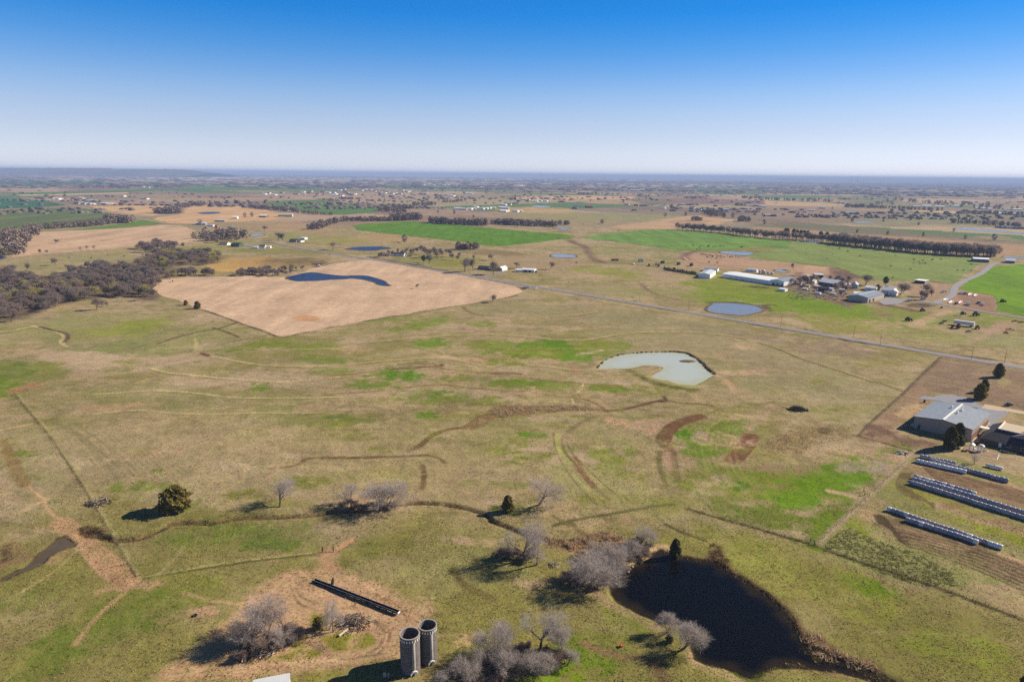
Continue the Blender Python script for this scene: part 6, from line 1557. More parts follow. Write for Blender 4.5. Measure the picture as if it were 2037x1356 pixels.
for x in (-1.8, 1.8):
    q = MB(); q.box(x - .15, -.5, -.3, x + .15, .5, .6); q.build('cradle', concr, tk)
q = MB(); q.tube((0, 0, 1.7), (0, 0, 2.0), .2, None, 8); q.build('valve_dome', steel, tk)

# --- the two silos
def silo(px, py, rad, hh, label, z):
    a = G(px, py, z); e = empty('silo', (a[0], a[1], z), 0, label, 'silo')
    wm = nodes('silo_staves_' + str(int(px)))
    m, t, b = wm
    tc = N(t, 'ShaderNodeTexCoord'); sp = N(t, 'ShaderNodeSeparateXYZ'); t.links.new(tc.outputs['Object'], sp.inputs[0])
    at = N(t, 'ShaderNodeMath', operation='ARCTAN2'); t.links.new(sp.outputs[0], at.inputs[0]); t.links.new(sp.outputs[1], at.inputs[1])
    ml = N(t, 'ShaderNodeMath', operation='MULTIPLY'); ml.inputs[1].default_value = rad; t.links.new(at.outputs[0], ml.inputs[0])
    cb = N(t, 'ShaderNodeCombineXYZ'); t.links.new(ml.outputs[0], cb.inputs[0]); t.links.new(sp.outputs[2], cb.inputs[1])
    br = N(t, 'ShaderNodeTexBrick'); br.inputs['Scale'].default_value = 1.0; br.inputs['Brick Width'].default_value = .6; br.inputs['Row Height'].default_value = .62; br.inputs['Mortar Size'].default_value = .05
    br.inputs['Color1'].default_value = (*L((134, 128, 126), 1.0), 1); br.inputs['Color2'].default_value = (*L((112, 106, 106), 1.0), 1); br.inputs['Mortar'].default_value = (*L((92, 86, 84), 1.0), 1)
    t.links.new(cb.outputs[0], br.inputs['Vector'])
    nz = N(t, 'ShaderNodeTexNoise'); nz.inputs['Scale'].default_value = 1.4; nz.inputs['Detail'].default_value = 5; t.links.new(tc.outputs['Object'], nz.inputs['Vector'])
    mr = N(t, 'ShaderNodeMapRange'); mr.inputs[1].default_value = .3; mr.inputs[2].default_value = .7; mr.inputs[3].default_value = .75; mr.inputs[4].default_value = 1.15; t.links.new(nz.outputs['Fac'], mr.inputs[0])
    vm = N(t, 'ShaderNodeVectorMath', operation='SCALE'); t.links.new(br.outputs[0], vm.inputs[0]); t.links.new(mr.outputs[0], vm.inputs['Scale']); t.links.new(vm.outputs[0], b.inputs['Base Color']); b.inputs['Roughness'].default_value = .9
    bp = N(t, 'ShaderNodeBump'); bp.inputs['Distance'].default_value = .04; bp.inputs['Strength'].default_value = .8; bp.invert = True; t.links.new(br.outputs['Fac'], bp.inputs['Height']); t.links.new(bp.outputs[0], b.inputs['Normal'])
    w = MB(); w.lathe([(rad + .04, -1), (rad, .0), (rad, hh), (rad - .16, hh), (rad - .16, .3), (0, .3)], 40); w.build('silo_wall', m, e, smooth=False)
    w = MB()
    for i in range(int(hh / .62)):
        zz = .5 + i * .62
        if zz < hh - .3: w.lathe([(rad + .0, zz - .03), (rad + .05, zz - .03), (rad + .05, zz + .03), (rad, zz + .03)], 28)
    tag(w.build('hoops', mat('rusty_hoops', (116, 100, 92), .8, .3, 2), e), kind='stuff')
    w = MB(); w.lathe([(rad + .02, hh - .05), (rad + .1, hh - .05), (rad + .1, hh + .12), (rad - .2, hh + .12), (rad - .2, hh - .05)], 40); w.build('rim', concr, e)
    # row of weep holes under the rim: lighter staves
    for i in range(22):
        an = 2 * math.pi * i / 22; w = MB()
        c_, s_ = math.cos(an), math.sin(an); R0 = rad + .02
        w.add([(c_ * R0 - s_ * .13, s_ * R0 + c_ * .13, hh - 1.0), (c_ * R0 + s_ * .13, s_ * R0 - c_ * .13, hh - 1.0), (c_ * R0 + s_ * .13, s_ * R0 - c_ * .13, hh - .45), (c_ * R0 - s_ * .13, s_ * R0 + c_ * .13, hh - .45),
               (c_ * (R0 + .05) - s_ * .13, s_ * (R0 + .05) + c_ * .13, hh - 1.0), (c_ * (R0 + .05) + s_ * .13, s_ * (R0 + .05) - c_ * .13, hh - 1.0), (c_ * (R0 + .05) + s_ * .13, s_ * (R0 + .05) - c_ * .13, hh - .45), (c_ * (R0 + .05) - s_ * .13, s_ * (R0 + .05) + c_ * .13, hh - .45)],
              [(4, 5, 6, 7), (0, 4, 7, 3), (1, 2, 6, 5), (3, 7, 6, 2), (0, 1, 5, 4)])
        w.build('stave', trim if math.sin(an) < .3 else concr, e)
    # chute up the side that faces us and to the right, with the door arch at its foot
    an = R(-62); cx_, cy_ = math.cos(an) * (rad + .12), math.sin(an) * (rad + .12)
    w = MB(); w.lathe([(.42, 2.0), (.42, hh - .8), (.3, hh - .8)], 12, (cx_, cy_)); w.build('chute', concr, e, smooth=True)
    w = MB()
    for i in range(8):
        a1 = math.pi * i / 8; a2 = math.pi * (i + 1) / 8
        for q0, q1 in ((.75, 1.0),):
            w.add([(cx_ * 1.02 - math.sin(an) * math.cos(v) * q, cy_ * 1.02 + math.cos(an) * math.cos(v) * q, .6 + math.sin(v) * q) for v, q in ((a1, q0), (a2, q0), (a2, q1), (a1, q1))] +
                  [(cx_ * 1.16 - math.sin(an) * math.cos(v) * q, cy_ * 1.16 + math.cos(an) * math.cos(v) * q, .6 + math.sin(v) * q) for v, q in ((a1, q0), (a2, q0), (a2, q1), (a1, q1))],
                  [(4, 5, 6, 7), (3, 2, 6, 7), (0, 4, 5, 1)])
    w.build('door_arch', trim, e)
    w = MB(); w.lathe([(0, .34), (rad - .2, .34)], 20); w.build('silo_floor', mat('silo_debris', (70, 60, 52), .95, .5, 1.5), e)
    if px > 830:      # scrap and a ladder sticking out of the farther silo
        for i in range(14):
            w = MB(); a1 = random.uniform(0, 6.28); rr = random.uniform(.2, rad * .6); a2 = a1 + random.uniform(1.5, 4)
            w.tube((rr * math.cos(a1), rr * math.sin(a1), .4), (rad * .75 * math.cos(a2), rad * .75 * math.sin(a2), random.uniform(hh * .5, hh * .95)), .05, None, 4); w.build('dead_stalk', wood_g, e)
    return e
silo(817, 1331, 2.42, 10.3, 'left, nearer concrete stave silo, open at the top and half lit inside', -.1)
silo(852, 1311, 2.30, 10.0, 'right, farther concrete stave silo, open at the top with dead stalks inside', -.1)
# small ruined shed at the silos' foot
a_ = G(*Z10.p(1400, 1290)); e = empty('ruined_wall', (a_[0], a_[1], -.1), .1, 'small broken block wall in the silo shadow at the lower edge of the photo', 'wall')
for i in range(3):
    w = MB(); w.box(-.8 + i * .9, -.1, -.2, -.05 + i * .9, .3, (1.5, 1.2, .8)[i]); w.build('block', (concr, wood_g, brick_m)[i], e)
# white metal roof at the lower edge
_p1 = G(504, 1350.5, 3.0); _p2 = G(576, 1337, 3.0); _l = math.dist(_p1, _p2); _n = ((_p2[1] - _p1[1]) / _l * 9, -(_p2[0] - _p1[0]) / _l * 9)
house('white_shed', 'white flat metal roof cut by the lower edge of the photo', (_p1[0] + _n[0], _p1[1] + _n[1]), (_p2[0] + _n[0], _p2[1] + _n[1]), 9, 2.7, .3, siding, ribbed('white_shed_roof', (226, 230, 236), .5, 0, .5, .05), cat='shed', shed=True, over=.1)

# --- the farm
def px_house(z, p, q, *a, **k): return house(a[0], a[1], G(*z.p(*p)), G(*z.p(*q)), *a[2:], **k)
px_house(Z4, (175,495), (312,505), 'metal_barn', 'first white metal barn from the left, its low gable towards us', 38, 5.0, 1.4, white_m, gal_r, ridge='y', cat='barn')
px_house(Z4, (250,470), (330,474), 'metal_shed', 'pale shed just behind the first white barn', 14, 4.2, 1.0, white_m, gal_r, cat='shed') if False else None
px_house(Z4, (245,415), (400,425), 'metal_shed', 'pale blue roofed shed behind the first white barn', 14, 3.4, .8, white_m, grey_r, cat='shed')
px_house(Z4, (455,487), (1060,580), 'long_barn', 'very long low white barn with a bright white roof', 27, 4.4, 1.3, white_m, white_r, cat='barn', doors=((70, 73, 2.6, 'f'), (76, 78, 2.6, 'f'), (82, 84, 2.6, 'f')))
px_house(Z4, (1028,575), (1190,595), 'metal_barn', 'third white metal barn, its gable against the right end of the long barn', 34, 5.2, 1.4, white_m, grey_r, ridge='y', cat='barn')
px_house(Z4, (1128,650), (1205,660), 'lean_to_shed', 'small white lean-to shed in front of the third barn', 7, 2.6, .4, white_m, white_r, cat='shed')
px_house(Z4, (742,420), (868,432), 'box_trailer', 'white box trailer behind the long barn', 5, 3.6, .2, siding, gal_r, cat='trailer')
px_house(Z4, (1565,500), (1665,505), 'pole_barn', 'open pole barn with a pale tilted roof at the back of the farmyard', 22, 3.4, .9, wood_g, gal_r, cat='shed', openfront=True, posts=4, shed=True)
px_house(Z4, (1490,520), (1530,500), 'small_barn', 'small white barn at the back left of the farmyard', 8, 3.6, 1.6, siding, white_r, ridge='y', cat='barn')
px_house(Z4, (1600,590), (1800,620), 'old_barn', 'large dark sided barn with a pale roof in the middle of the farmyard', 22, 5.0, 3.0, mat('blue_grey_boards', (66, 72, 92), .8, .15, 1), gal_r, cat='barn', windows=((6, 8, 1.4, 2.6, 'f'), (12, 14, 1.4, 2.6, 'f')))
px_house(Z4, (1600,655), (1720,665), 'farm_shed', 'dark blue grey shed in front of the large dark barn', 8, 3.6, 1.6, mat('blue_grey_boards', (66, 72, 92)), dark_r, cat='shed')
px_house(Z4, (1385,600), (1490,612), 'low_shed', 'low tan roofed shed left of the dark barn', 5, 2.2, .6, tan_w, mat('tan_sheet_roof', (206, 186, 164), .6, .1, .5), cat='shed')
px_house(Z4, (1545,610), (1610,622), 'low_shed', 'low whitish shed against the left of the dark barn', 5, 2.4, .6, tan_w, white_r, cat='shed')
px_house(Z5, (150,335), (225,330), 'hay_roof', 'pale lean-to roof beyond the dark barn', 9, 3.2, .8, wood_g, gal_r, cat='shed', openfront=True, posts=3, shed=True) if False else None
px_house(Z5, (1020,385), (1115,395), 'pole_barn', 'small open shed with a white roof right of the farmyard', 18, 2.8, .6, wood_g, white_r, cat='shed', openfront=True, posts=3, shed=True)
px_house(Z5, (405,545), (585,570), 'grey_barn', 'big grey barn with a low roof and lit end wall, largest building of the farmyard', 40, 5.0, 1.8, mat('pale_block_wall', (196, 186, 176), .85, .1, .8), grey_r, ridge='y', cat='barn', doors=((3, 7, 3, 's'), (12, 16, 3, 's')), ridgecap=True)
px_house(Z5, (560,455), (665,465), 'farm_shop', 'low pale shop behind the grey barn', 16, 3.4, 1.0, siding, gal_r, cat='shed', windows=((3, 5, 1.2, 2.2, 'f'), (10, 12, 1.2, 2.2, 'f')))
px_house(Z5, (710,485), (825,497), 'farmhouse', 'white farmhouse with a grey roof right of the grey barn', 18, 4.4, 3.0, siding, gal_r, cat='house', chim=True, windows=((2, 3.4, 1, 2.4, 'f'), (6, 7.4, 1, 2.4, 'f'), (11, 12.4, 1, 2.4, 'f'), (3, 4.4, 1, 2.4, 's'), (7, 8.4, 1, 2.4, 's')), doors=((9, 10, 2.1, 'f'),))
px_house(Z5, (795,493), (860,500), 'farmhouse_wing', 'gabled white wing in front of the right end of the farmhouse', 12, 4.0, 3.0, siding, white_r, ridge='y', cat='house', windows=((2.5, 4, 1, 2.4, 'f'),)) if False else None
for (x0, y0, x1, y1, dp, ev, ri, w_, r_, nm, lab) in [
    (1330, 560, 1400, 568, 6, 2.6, .8, siding, white_r, 'low_shed', 'low white shed between the third barn and the farmyard trees'), (1760, 560, 1830, 566, 8, 3.2, 1.6, siding, gal_r, 'farm_shed', 'pale shed behind the right end of the dark barn'),
    (1700, 640, 1770, 652, 5, 2.4, .8, siding, white_r, 'low_shed', 'small white shed at the right foot of the dark barn'), (1850, 655, 1930, 664, 5, 2.2, .6, tan_w, gal_r, 'low_shed', 'low tan shed left of the grey barn front'),
    (1500, 560, 1560, 566, 9, 3.0, 1.2, siding, white_r, 'farm_shed', 'white shed behind the low sheds, left of the dark barn'), (1640, 540, 1700, 545, 10, 3.0, 1.2, siding, gal_r, 'farm_shed', 'grey roofed shed behind the dark barn'),
    (1860, 600, 1930, 606, 8, 3.0, 1.2, siding, white_r, 'farm_shed', 'white shed between the dark barn and the round bins'), (1560, 690, 1620, 698, 4, 2.2, .6, siding, gal_r, 'low_shed', 'small pale shed in front of the blue grey shed'),
    (1745, 690, 1800, 700, 3, 1.8, .4, siding, white_r, 'low_shed', 'tiny white shed in the bare yard before the dark barn'), (1420, 640, 1470, 646, 4, 2.0, .5, tan_w, white_r, 'low_shed', 'tiny pale shed in the bare yard right of the lean-to')]:
    px_house(Z4, (x0, y0), (x1, y1), nm, lab, dp, ev, ri, w_, r_, cat='shed')
px_house(Z5, (775, 498), (850, 506), 'house_wing', 'gabled white wing before the right end of the farmhouse', 9, 3.6, 2.6, siding, white_r, ridge='y', cat='house', windows=((2, 3.4, 1, 2.2, 'f'),))
px_house(Z5, (455, 520), (560, 528), 'metal_shed', 'long low white roof behind the big grey barn', 10, 4.4, 1.2, siding, white_r, cat='shed')
def bin_(z, x, y, rad, hh, label, dome=False):
    a = G(*z.p(x, y)); e = empty('grain_bin', (a[0], a[1], 0), 0, label, 'grain bin')
    w = MB(); w.lathe([(rad, -.3), (rad, hh)], 20); w.build('bin_wall', steel, e, smooth=True)
    w = MB(); w.lathe([(rad + .15, hh - .05), (rad * .25, hh + rad * (.75 if dome else .55)), (0, hh + rad * (.8 if dome else .58))], 20); w.build('bin_roof', trim if dome else gal_r, e, smooth=dome)
    w = MB(); w.tube((0, 0, hh + rad * .5), (0, 0, hh + rad * .75), .3, None, 8); w.build('cap', steel, e)
bin_(Z4, 948, 448, 2.6, 4.2, 'tallest of the grain bins behind the long barn')
bin_(Z4, 1008, 452, 1.7, 2.4, 'middle, low grain bin behind the long barn')
bin_(Z4, 1052, 458, 1.7, 2.2, 'right, low grain bin behind the long barn')
bin_(Z4, 905, 442, 1.0, 3.6, 'thin feed bin left of the tallest grain bin')
bin_(Z5, 410, 430, 3.0, 3.0, 'left, lower white round bin in the farmyard', True)
bin_(Z5, 465, 432, 3.8, 4.4, 'right, bigger white round bin in the farmyard', True)
px_house(Z5, (1565,190), (1712,198), 'metal_barn', 'long white roofed shed with dark front, at the far end of the gravel lane', 22, 4.6, 1.3, ribbed('slate_wall', (92, 104, 124), 1, 0, .6, .08), white_r, cat='barn')
px_house(Z5, (1862,200), (1950,206), 'house', 'blue grey house at the end of the gravel lane', 22, 3.6, 2.6, mat('blue_grey_siding', (104, 120, 138), .8, .06), gal_r, cat='house', windows=((3, 5, 1, 2.3, 'f'), (9, 11, 1, 2.3, 'f')))
# --- roadside houses
px_house(Z18, (470,232), (530,232), 'house', 'low house with a brown roof at the left end of the roadside farmstead', 12, 3.0, 1.8, tan_w, brown_r, cat='house', windows=((3, 5, 1, 2.2, 'f'),))
px_house(Z18, (540,228), (665,232), 'house', 'long low house with a dark roof and white front in the roadside farmstead', 12, 3.0, 2.2, siding, dark_r, cat='house', windows=((6, 8, 1, 2.2, 'f'), (14, 16, 1, 2.2, 'f'), (22, 24, 1, 2.2, 'f')))
px_house(Z18, (425,235), (455,235), 'house', 'small dark roofed house, first of the roadside farmstead', 8, 2.6, 1.6, tan_w, dark_r, cat='house')
px_house(Z18, (1345,350), (1440,358), 'house', 'dark low house behind the two tall trees by the white fence', 10, 2.8, 1.8, mat('blue_grey_siding', (104, 120, 138)), dark_r, cat='house')
px_house(Z18, (1530,362), (1570,366), 'cottage', 'white cottage with a cream gable beside the road', 12, 3.0, 2.2, siding, white_r, ridge='y', cat='house', windows=((3, 4.5, 1, 2.2, 'f'),))
px_house(Z18, (1450,362), (1535,366), 'cottage', 'low tan cottage left of the white cottage', 8, 2.6, 1.4, tan_w, brown_r, cat='house')
px_house(Z18, (1695,374), (1745,376), 'metal_shed', 'short white shed at the left end of the long white shed', 8, 2.8, .8, siding, white_r, cat='shed')
px_house(Z18, (1748,374), (1865,380), 'long_shed', 'long white shed with dark openings, alone in the grass beyond the road', 10, 3.2, 1.2, siding, white_r, cat='shed', doors=((3, 7, 2.4, 'f'), (9, 12, 2.4, 'f'), (17, 20, 2.4, 'f')))
# houses up the road to the left
px_house(Z1, (295,633), (350,635), 'house', 'dark roofed house with a white shed, by the two tall trees at the road bend', 14, 3.0, 2.4, mat('stone_wall', (150, 142, 140), .9), dark_r, cat='house')
px_house(Z1, (350,632), (385,634), 'house', 'grey wing of the dark roofed house at the road bend', 10, 3.0, 2.2, siding, dark_r, cat='house', ridge='y')
px_house(Z1, (385,612), (415,614), 'metal_shed', 'small white shed right of the dark roofed house at the road bend', 8, 3.2, 1.0, siding, white_r, cat='shed')
px_house(Z1, (62,682), (105,682), 'house', 'black roofed house in the fork of the road', 12, 3.0, 2.4, siding, dark_r, cat='house')
px_house(Z1, (110,680), (148,680), 'garage', 'white garage right of the black roofed house in the fork', 8, 2.6, 1.0, siding, gal_r, cat='garage')
px_house(Z1, (18,684), (50,684), 'metal_shed', 'white shed left of the black roofed house in the fork', 8, 2.6, 1.0, siding, gal_r, cat='shed')
px_house(Z0, (1800,668), (1862,670), 'house', 'dark green roofed house beyond the creek wood', 14, 3.2, 2.8, mat('green_siding', (70, 96, 92), .8), grn_r, cat='house')
px_house(Z0, (1705,655), (1770,657), 'house', 'white fronted house left of the dark green one', 10, 2.8, 2.0, siding, brown_r, cat='house')
px_house(Z0, (1525,500), (1600,500), 'barn', 'grey barn among trees right of the left stubble field', 16, 4.0, 2.4, steel, gal_r, cat='barn')
px_house(Z0, (1672,475), (1750,476), 'barn', 'white roofed barn right of the grey barn among trees', 16, 4.0, 1.6, wood_g, gal_r, cat='barn')
px_house(Z0, (1620,510), (1660,512), 'shed', 'small pale shed below the grey barn among trees', 8, 3.0, 1.2, siding, gal_r, cat='shed')
px_house(Z0, (1672,520), (1695,520), 'shed', 'small orange red shed below the white roofed barn', 8, 4.0, 1.2, mat('orange_red_boards', (196, 104, 72), .8), rust_r, cat='shed')
px_house(Z0, (1815,452), (1848,452), 'barn', 'white barn at the right of the orange stubble', 16, 5.0, 1.6, siding, white_r, cat='barn')
px_house(Z1, (60,440), (115,441), 'barn', 'white roofed barn left of the big tan shed in the brown field', 16, 4.6, 2.0, brick_m, white_r, cat='barn')
px_house(Z1, (208,436), (318,436), 'tan_barn', 'big tan shed below the far green crop field', 22, 6.0, 1.4, mat('cream_sheet', (206, 196, 160), .7, .06), mat('cream_roof', (222, 212, 186), .6, .05), cat='barn')
px_house(Z2, (568,367), (612,367), 'barn', 'left of two red roofed barns in the far pasture', 30, 5.5, 3.0, siding, mat('red_sheet_roof', (150, 84, 76), .7, .1, .2), ridge='y', cat='barn')
px_house(Z2, (655,367), (700,367), 'barn', 'right of two red roofed barns in the far pasture', 24, 5.5, 3.0, dk_brick, mat('red_sheet_roof', (150, 84, 76)), cat='barn')

def far_houses(z, pts, w, label, group, roofs=None, walls=None, name='house', hh=(4, 3)):
    """one small gabled house per place given"""
    roofs = roofs or [gal_r, white_r, dark_r, brown_r]; walls = walls or [siding, siding, tan_w]
    for i, (x, y) in enumerate(pts):
        p = z.p(x, y); x_, y_ = G(*p)
        a = random.uniform(-.3, .3) + RD
        Lw = w * random.uniform(.8, 1.3)
        house(name, label, (x_ - Lw / 2, y_), (x_ + Lw / 2 * math.cos(a), y_ + Lw / 2 * math.sin(a)), w * .6, hh[0] * random.uniform(.8, 1.1), hh[1] * random.uniform(.6, 1), random.choice(walls), random.choice(roofs), group=group, over=.6)
far_houses(Z2, [(965,345),(1040,352),(1160,348),(1400,345),(1345,372),(1248,372),(1475,370),(1525,385),(1590,388),(1740,385),(1910,405),(1970,405),(1940,352),(1880,350)], 22, 'single farmhouse in the far pastures right of the photo centre', 'far farmhouses right of centre')
far_houses(Z3, [(435,378),(512,360),(110,415),(15,388),(20,345),(65,350)], 28, 'dark roofed farmhouse in the far mauve fields on the right', 'far farmhouses in the mauve fields', [dark_r, gal_r], [tan_w, mat('blue_grey_siding', (104, 120, 138))])
far_houses(Z20, [(935,150),(980,150),(1000,152),(1025,154),(1050,156),(1085,158),(1130,152),(960,148)], 40, 'white roofed shed of the far hamlet in the middle', 'far white hamlet', [white_r], None)
far_houses(Z20, [(1370,170),(1400,168),(1425,172),(1450,168),(1430,178),(1390,180),(1470,176)], 34, 'house of the small tree-hung hamlet right of the white one', 'tree-hung hamlet')
far_houses(Z20, [(780,115),(800,112),(830,116),(860,112),(880,110),(940,108),(1000,112),(1110,112),(1040,106)], 50, 'pale house on the far ridge behind the hamlets', 'far ridge houses', [white_r, gal_r])
far_houses(Z20, [(10,278),(40,276),(5,300),(20,308),(15,328),(130,330),(105,332),(260,250),(345,246),(300,244),(200,236),(170,236)], 24, 'white building of the far farmstead near the tower silo', 'farmstead near the tower silo', [white_r, gal_r, dark_r])
far_houses(Z20, [(130,125),(160,128),(145,122)], 40, 'far white barn left of the middle, on the green strip', 'far barns on the green strip', [white_r])
far_houses(Z1, [(100,262),(130,256),(180,268),(240,252),(400,245),(410,258),(460,240),(520,262),(640,252),(650,262),(655,272),(690,232),(720,225),(740,250),(760,262),(780,266),(800,262),(700,275),(680,275),(860,235),(890,228),(920,232),(990,250),(1030,252),(1050,245),(1090,258),(1120,252),(1150,258),(1210,245),(1225,240),(1170,232),(950,238),(600,250),(560,245),(350,262)], 30,
           'small house of the far village among grey trees', 'far village', [white_r, gal_r, dark_r, brown_r, rust_r])
far_houses(Z1, [(1340,190),(1380,186),(1420,192),(1450,186),(1500,192),(1530,188),(1590,192),(1625,190),(1780,205),(1800,208),(1770,172),(1800,176),(1830,178),(1860,172),(1695,258),(1540,272),(1560,275),(1350,255)], 40, 'pale speck of a building near the horizon, middle left', 'far specks middle left', [white_r, gal_r])
far_houses(Z1, [(1600,378),(1620,376),(1640,380),(1660,382),(1700,380),(1730,378),(1790,378),(1820,375),(1850,372),(1880,370),(1960,345),(1990,342),(1950,370),(1980,372),(1965,398),(1750,365)], 22, 'white building of the row of yards left of the tower silo', 'row of yards', [white_r, gal_r, white_r], None)
far_houses(Z17, [(700,440),(780,455),(800,440),(820,450),(1100,445),(1200,480),(1260,475),(1040,515),(1080,510),(1140,520),(1940,450),(1970,452),(1660,415),(1930,290),(2010,295)], 26, 'pale building of the far left farmsteads', 'far left farmsteads', [white_r, gal_r, brown_r])
far_houses(Z17, [(1440,515),(1470,514),(1500,513),(1400,516),(1220,520),(1180,520)], 34, 'low white shed of the long white row by the left crossroads', 'white row by the crossroads', [white_r], None, 'shed', (4, 1))
far_houses(Z3, [(1700,360),(1730,362),(1760,366),(1520,345),(1540,340),(1890,405),(1930,368),(1980,370),(2010,410),(1760,392),(1650,390),(1250,235),(1150,260),(1120,258),(760,245),(780,246),(250,240),(480,240),(300,218),(320,220),(1400,350),(1300,345),(1230,350),(1860,400)], 36, 'pale building among trees on the far right', 'far right buildings', [white_r, gal_r, gal_r])
far_houses(Z3, [(1870,508),(1905,510),(1940,512),(2010,515),(2030,516)], 22, 'dark blue shed in the row beyond the pale lake on the right', 'sheds beyond the pale lake', [mat('blue_sheet_roof', (84, 92, 128), .5), grey_r], [tan_w])
# --- tall things of the horizon
a_ = G(*Z20.p(100, 238)); e = empty('tower_silo', (a_[0], a_[1], 0), 0, 'dark blue tower silo standing alone in the far middle', 'silo')
hs = 42 / 4.074 * mpp(*Z20.p(100, 238)) * 1.05
w = MB(); w.lathe([(hs * .13, -.5), (hs * .13, hs * .9)], 16); w.build('silo_wall', mat('dark_blue_enamel', (52, 60, 84), .4, .1, .1), e, smooth=True)
w = MB(); w.lathe([(hs * .13, hs * .9), (hs * .1, hs * .97), (0, hs)], 16); w.build('silo_dome', mat('dark_blue_enamel', (52, 60, 84)), e, smooth=True)
a_ = G(*Z1.p(1487, 250)); e = empty('water_tower', (a_[0], a_[1], 0), 0, 'small dark water tower in the far brown plain left of the tower silo', 'water tower')
w = MB()
for i in range(4): w.tube((4 * math.cos(i * 1.57), 4 * math.sin(i * 1.57), -.5), (3 * math.cos(i * 1.57), 3 * math.sin(i * 1.57), 14), .5, None, 5)
w.build('legs', steel, e)
w = MB(); w.lathe([(0, 13), (4.5, 14), (5, 17), (4.5, 20), (0, 22)], 14); w.build('tank', mat('dark_tank', (60, 60, 70), .6), e)
a_ = G(951, 358); e = empty('radio_mast', (a_[0], a_[1], 0), 0, 'thin radio mast just breaking the horizon left of the middle', 'mast')
hm_ = 24 * mpp(951, 358); w = MB(); w.tube((0, 0, 0), (0, 0, min(hm_, 165)), 4.5, 3.0, 4); w.build('mast_shaft', mat('mast_grey', (120, 120, 130), .6), e)
for k, (x, y) in enumerate([(1672.6, 361), (1683, 362)]):
    d_ = 17000; u_ = (x - 1018.5) / F
    e = empty('chimney_stack', (u_ * d_, d_, 0), 0, ('left' if not k else 'right') + ' of two power station stacks on the horizon', 'chimney')
    w = MB(); w.lathe([(9, 0), (5.5, 160), (5.0, 160), (5.0, 150)], 12); w.build('stack', mat('stack_concrete', (110, 110, 120), .8), e)
    w = MB(); w.lathe([(5.8, 152), (6.0, 160), (5.6, 162)], 12); w.build('stack_rim', mat('stack_band', (70, 66, 70), .8), e)
mb = MB()
for i in range(70):
    px = random.uniform(880, 1180) if i < 50 else random.uniform(1200, 1460); d_ = random.uniform(14000, 26000); u_ = (px - 1018.5) / F
    w_ = random.uniform(60, 220); mb.box(u_ * d_, d_, 0, u_ * d_ + w_, d_ + 60, random.uniform(10, 26))
tag(mb.build('far_industrial_sheds', mat('bright_far_sheds', (232, 228, 224), .7)), kind='stuff')

# ------------------------------------------------------------------ wrapped bales, every one on its own
wrap_m = mat('white_bale_wrap', (238, 238, 242), .45, .08, 1.2, spec=.5)
wrap_g = mat('grey_bale_wrap', (172, 168, 180), .5, .12, 1.2, spec=.4)
wrap_b = mat('bluish_bale_wrap', (144, 152, 172), .5, .12, 1.2, spec=.4)
end_m = mat('straw_bale_end', (196, 160, 128), .9, .15, 3)
def bale_mesh(m, seed, r=.92, ln=1.5):
    rd = random.Random(seed); n = 16; vs = []; fs = []
    prof = [(-ln / 2, r * .80), (-ln / 2 + .1, r * .97), (-ln / 4, r), (ln / 4, r * 1.01), (ln / 2 - .1, r * .97), (ln / 2, r * .80)]
    jit = [1 + rd.uniform(-.02, .02) for _ in range(n)]
    for x, q in prof:
        for i in range(n):
            a = 2 * math.pi * i / n; zz = math.sin(a) * q * jit[i]
            vs.append((x, math.cos(a) * q * jit[i], max(zz, -r * .9) + r * .9))
    m_ = len(prof)
    for j in range(m_ - 1):
        for i in range(n): fs.append((j * n + i, j * n + (i + 1) % n, (j + 1) * n + (i + 1) % n, (j + 1) * n + i))
    mi = [0] * len(fs)
    fs += [tuple(range(n)), tuple(range((m_ - 1) * n, m_ * n))[::-1]]; mi += [1, 1]
    me = bpy.data.meshes.new('hay_bale'); me.from_pydata(vs, [], fs); me.materials.append(m); me.materials.append(end_m)
    me.polygons.foreach_set('material_index', mi); me.polygons.foreach_set('use_smooth', [True] * (len(fs) - 2) + [False, False]); me.update()
    return me
BM = {'w': [bale_mesh(wrap_m, i) for i in range(3)], 'g': [bale_mesh(wrap_g, 9 + i) for i in range(3)], 'b': [bale_mesh(wrap_b, 19 + i) for i in range(2)]}
def bale_row(p, q, kinds, label, group, n=None, pitch=1.45):
    A = G(*p); B = G(*q); d = math.dist(A, B); n = n or int(d / pitch); a = math.atan2(B[1] - A[1], B[0] - A[0])
    for i in range(n):
        t = (i + .5) / n
        x = A[0] + (B[0] - A[0]) * t + random.uniform(-.06, .06); y = A[1] + (B[1] - A[1]) * t + random.uniform(-.1, .1)
        k = random.choice(kinds)
        o = put('hay_bale', random.choice(BM[k]), None, (x, y, float(height(x, y)[0]) - .03), a + random.uniform(-.04, .04), (d / n / 1.5, 1 + random.uniform(-.03, .03), 1 + random.uniform(-.03, .04)))
        tag(o, label, 'hay bale', group)
bale_row(Z7.p(770, 672), Z7.p(1838, 1040), 'ggwb', 'wrapped round bale in the longer row nearest the pond field', 'longer row of the nearest bale pair')
bale_row(Z7.p(935, 770), Z7.p(1608, 992), 'ggbw', 'wrapped round bale in the shorter row nearest the pond field', 'shorter row of the nearest bale pair')
bale_row(Z7.p(972, 430), Z7.p(2090, 775), 'ggb', 'wrapped round bale in the lowest row of the middle three', 'lowest row of the middle bale rows')
bale_row(Z7.p(1000, 400), Z7.p(2090, 725), 'ggb', 'wrapped round bale in the second row of the middle three', 'second row of the middle bale rows')
bale_row(Z7.p(1015, 378), Z7.p(1590, 545), 'gwb', 'wrapped round bale in the short top row of the middle three', 'top row of the middle bale rows')
bale_row(Z7.p(1070, 190), Z7.p(1400, 262), 'gg', 'grey wrapped bale in the short row under the cedar shadow', 'short farthest bale row')
bale_row(Z7.p(1155, 222), Z7.p(1890, 425), 'gb', 'dark grey wrapped bale in the long row nearest the school', 'long farthest bale row')
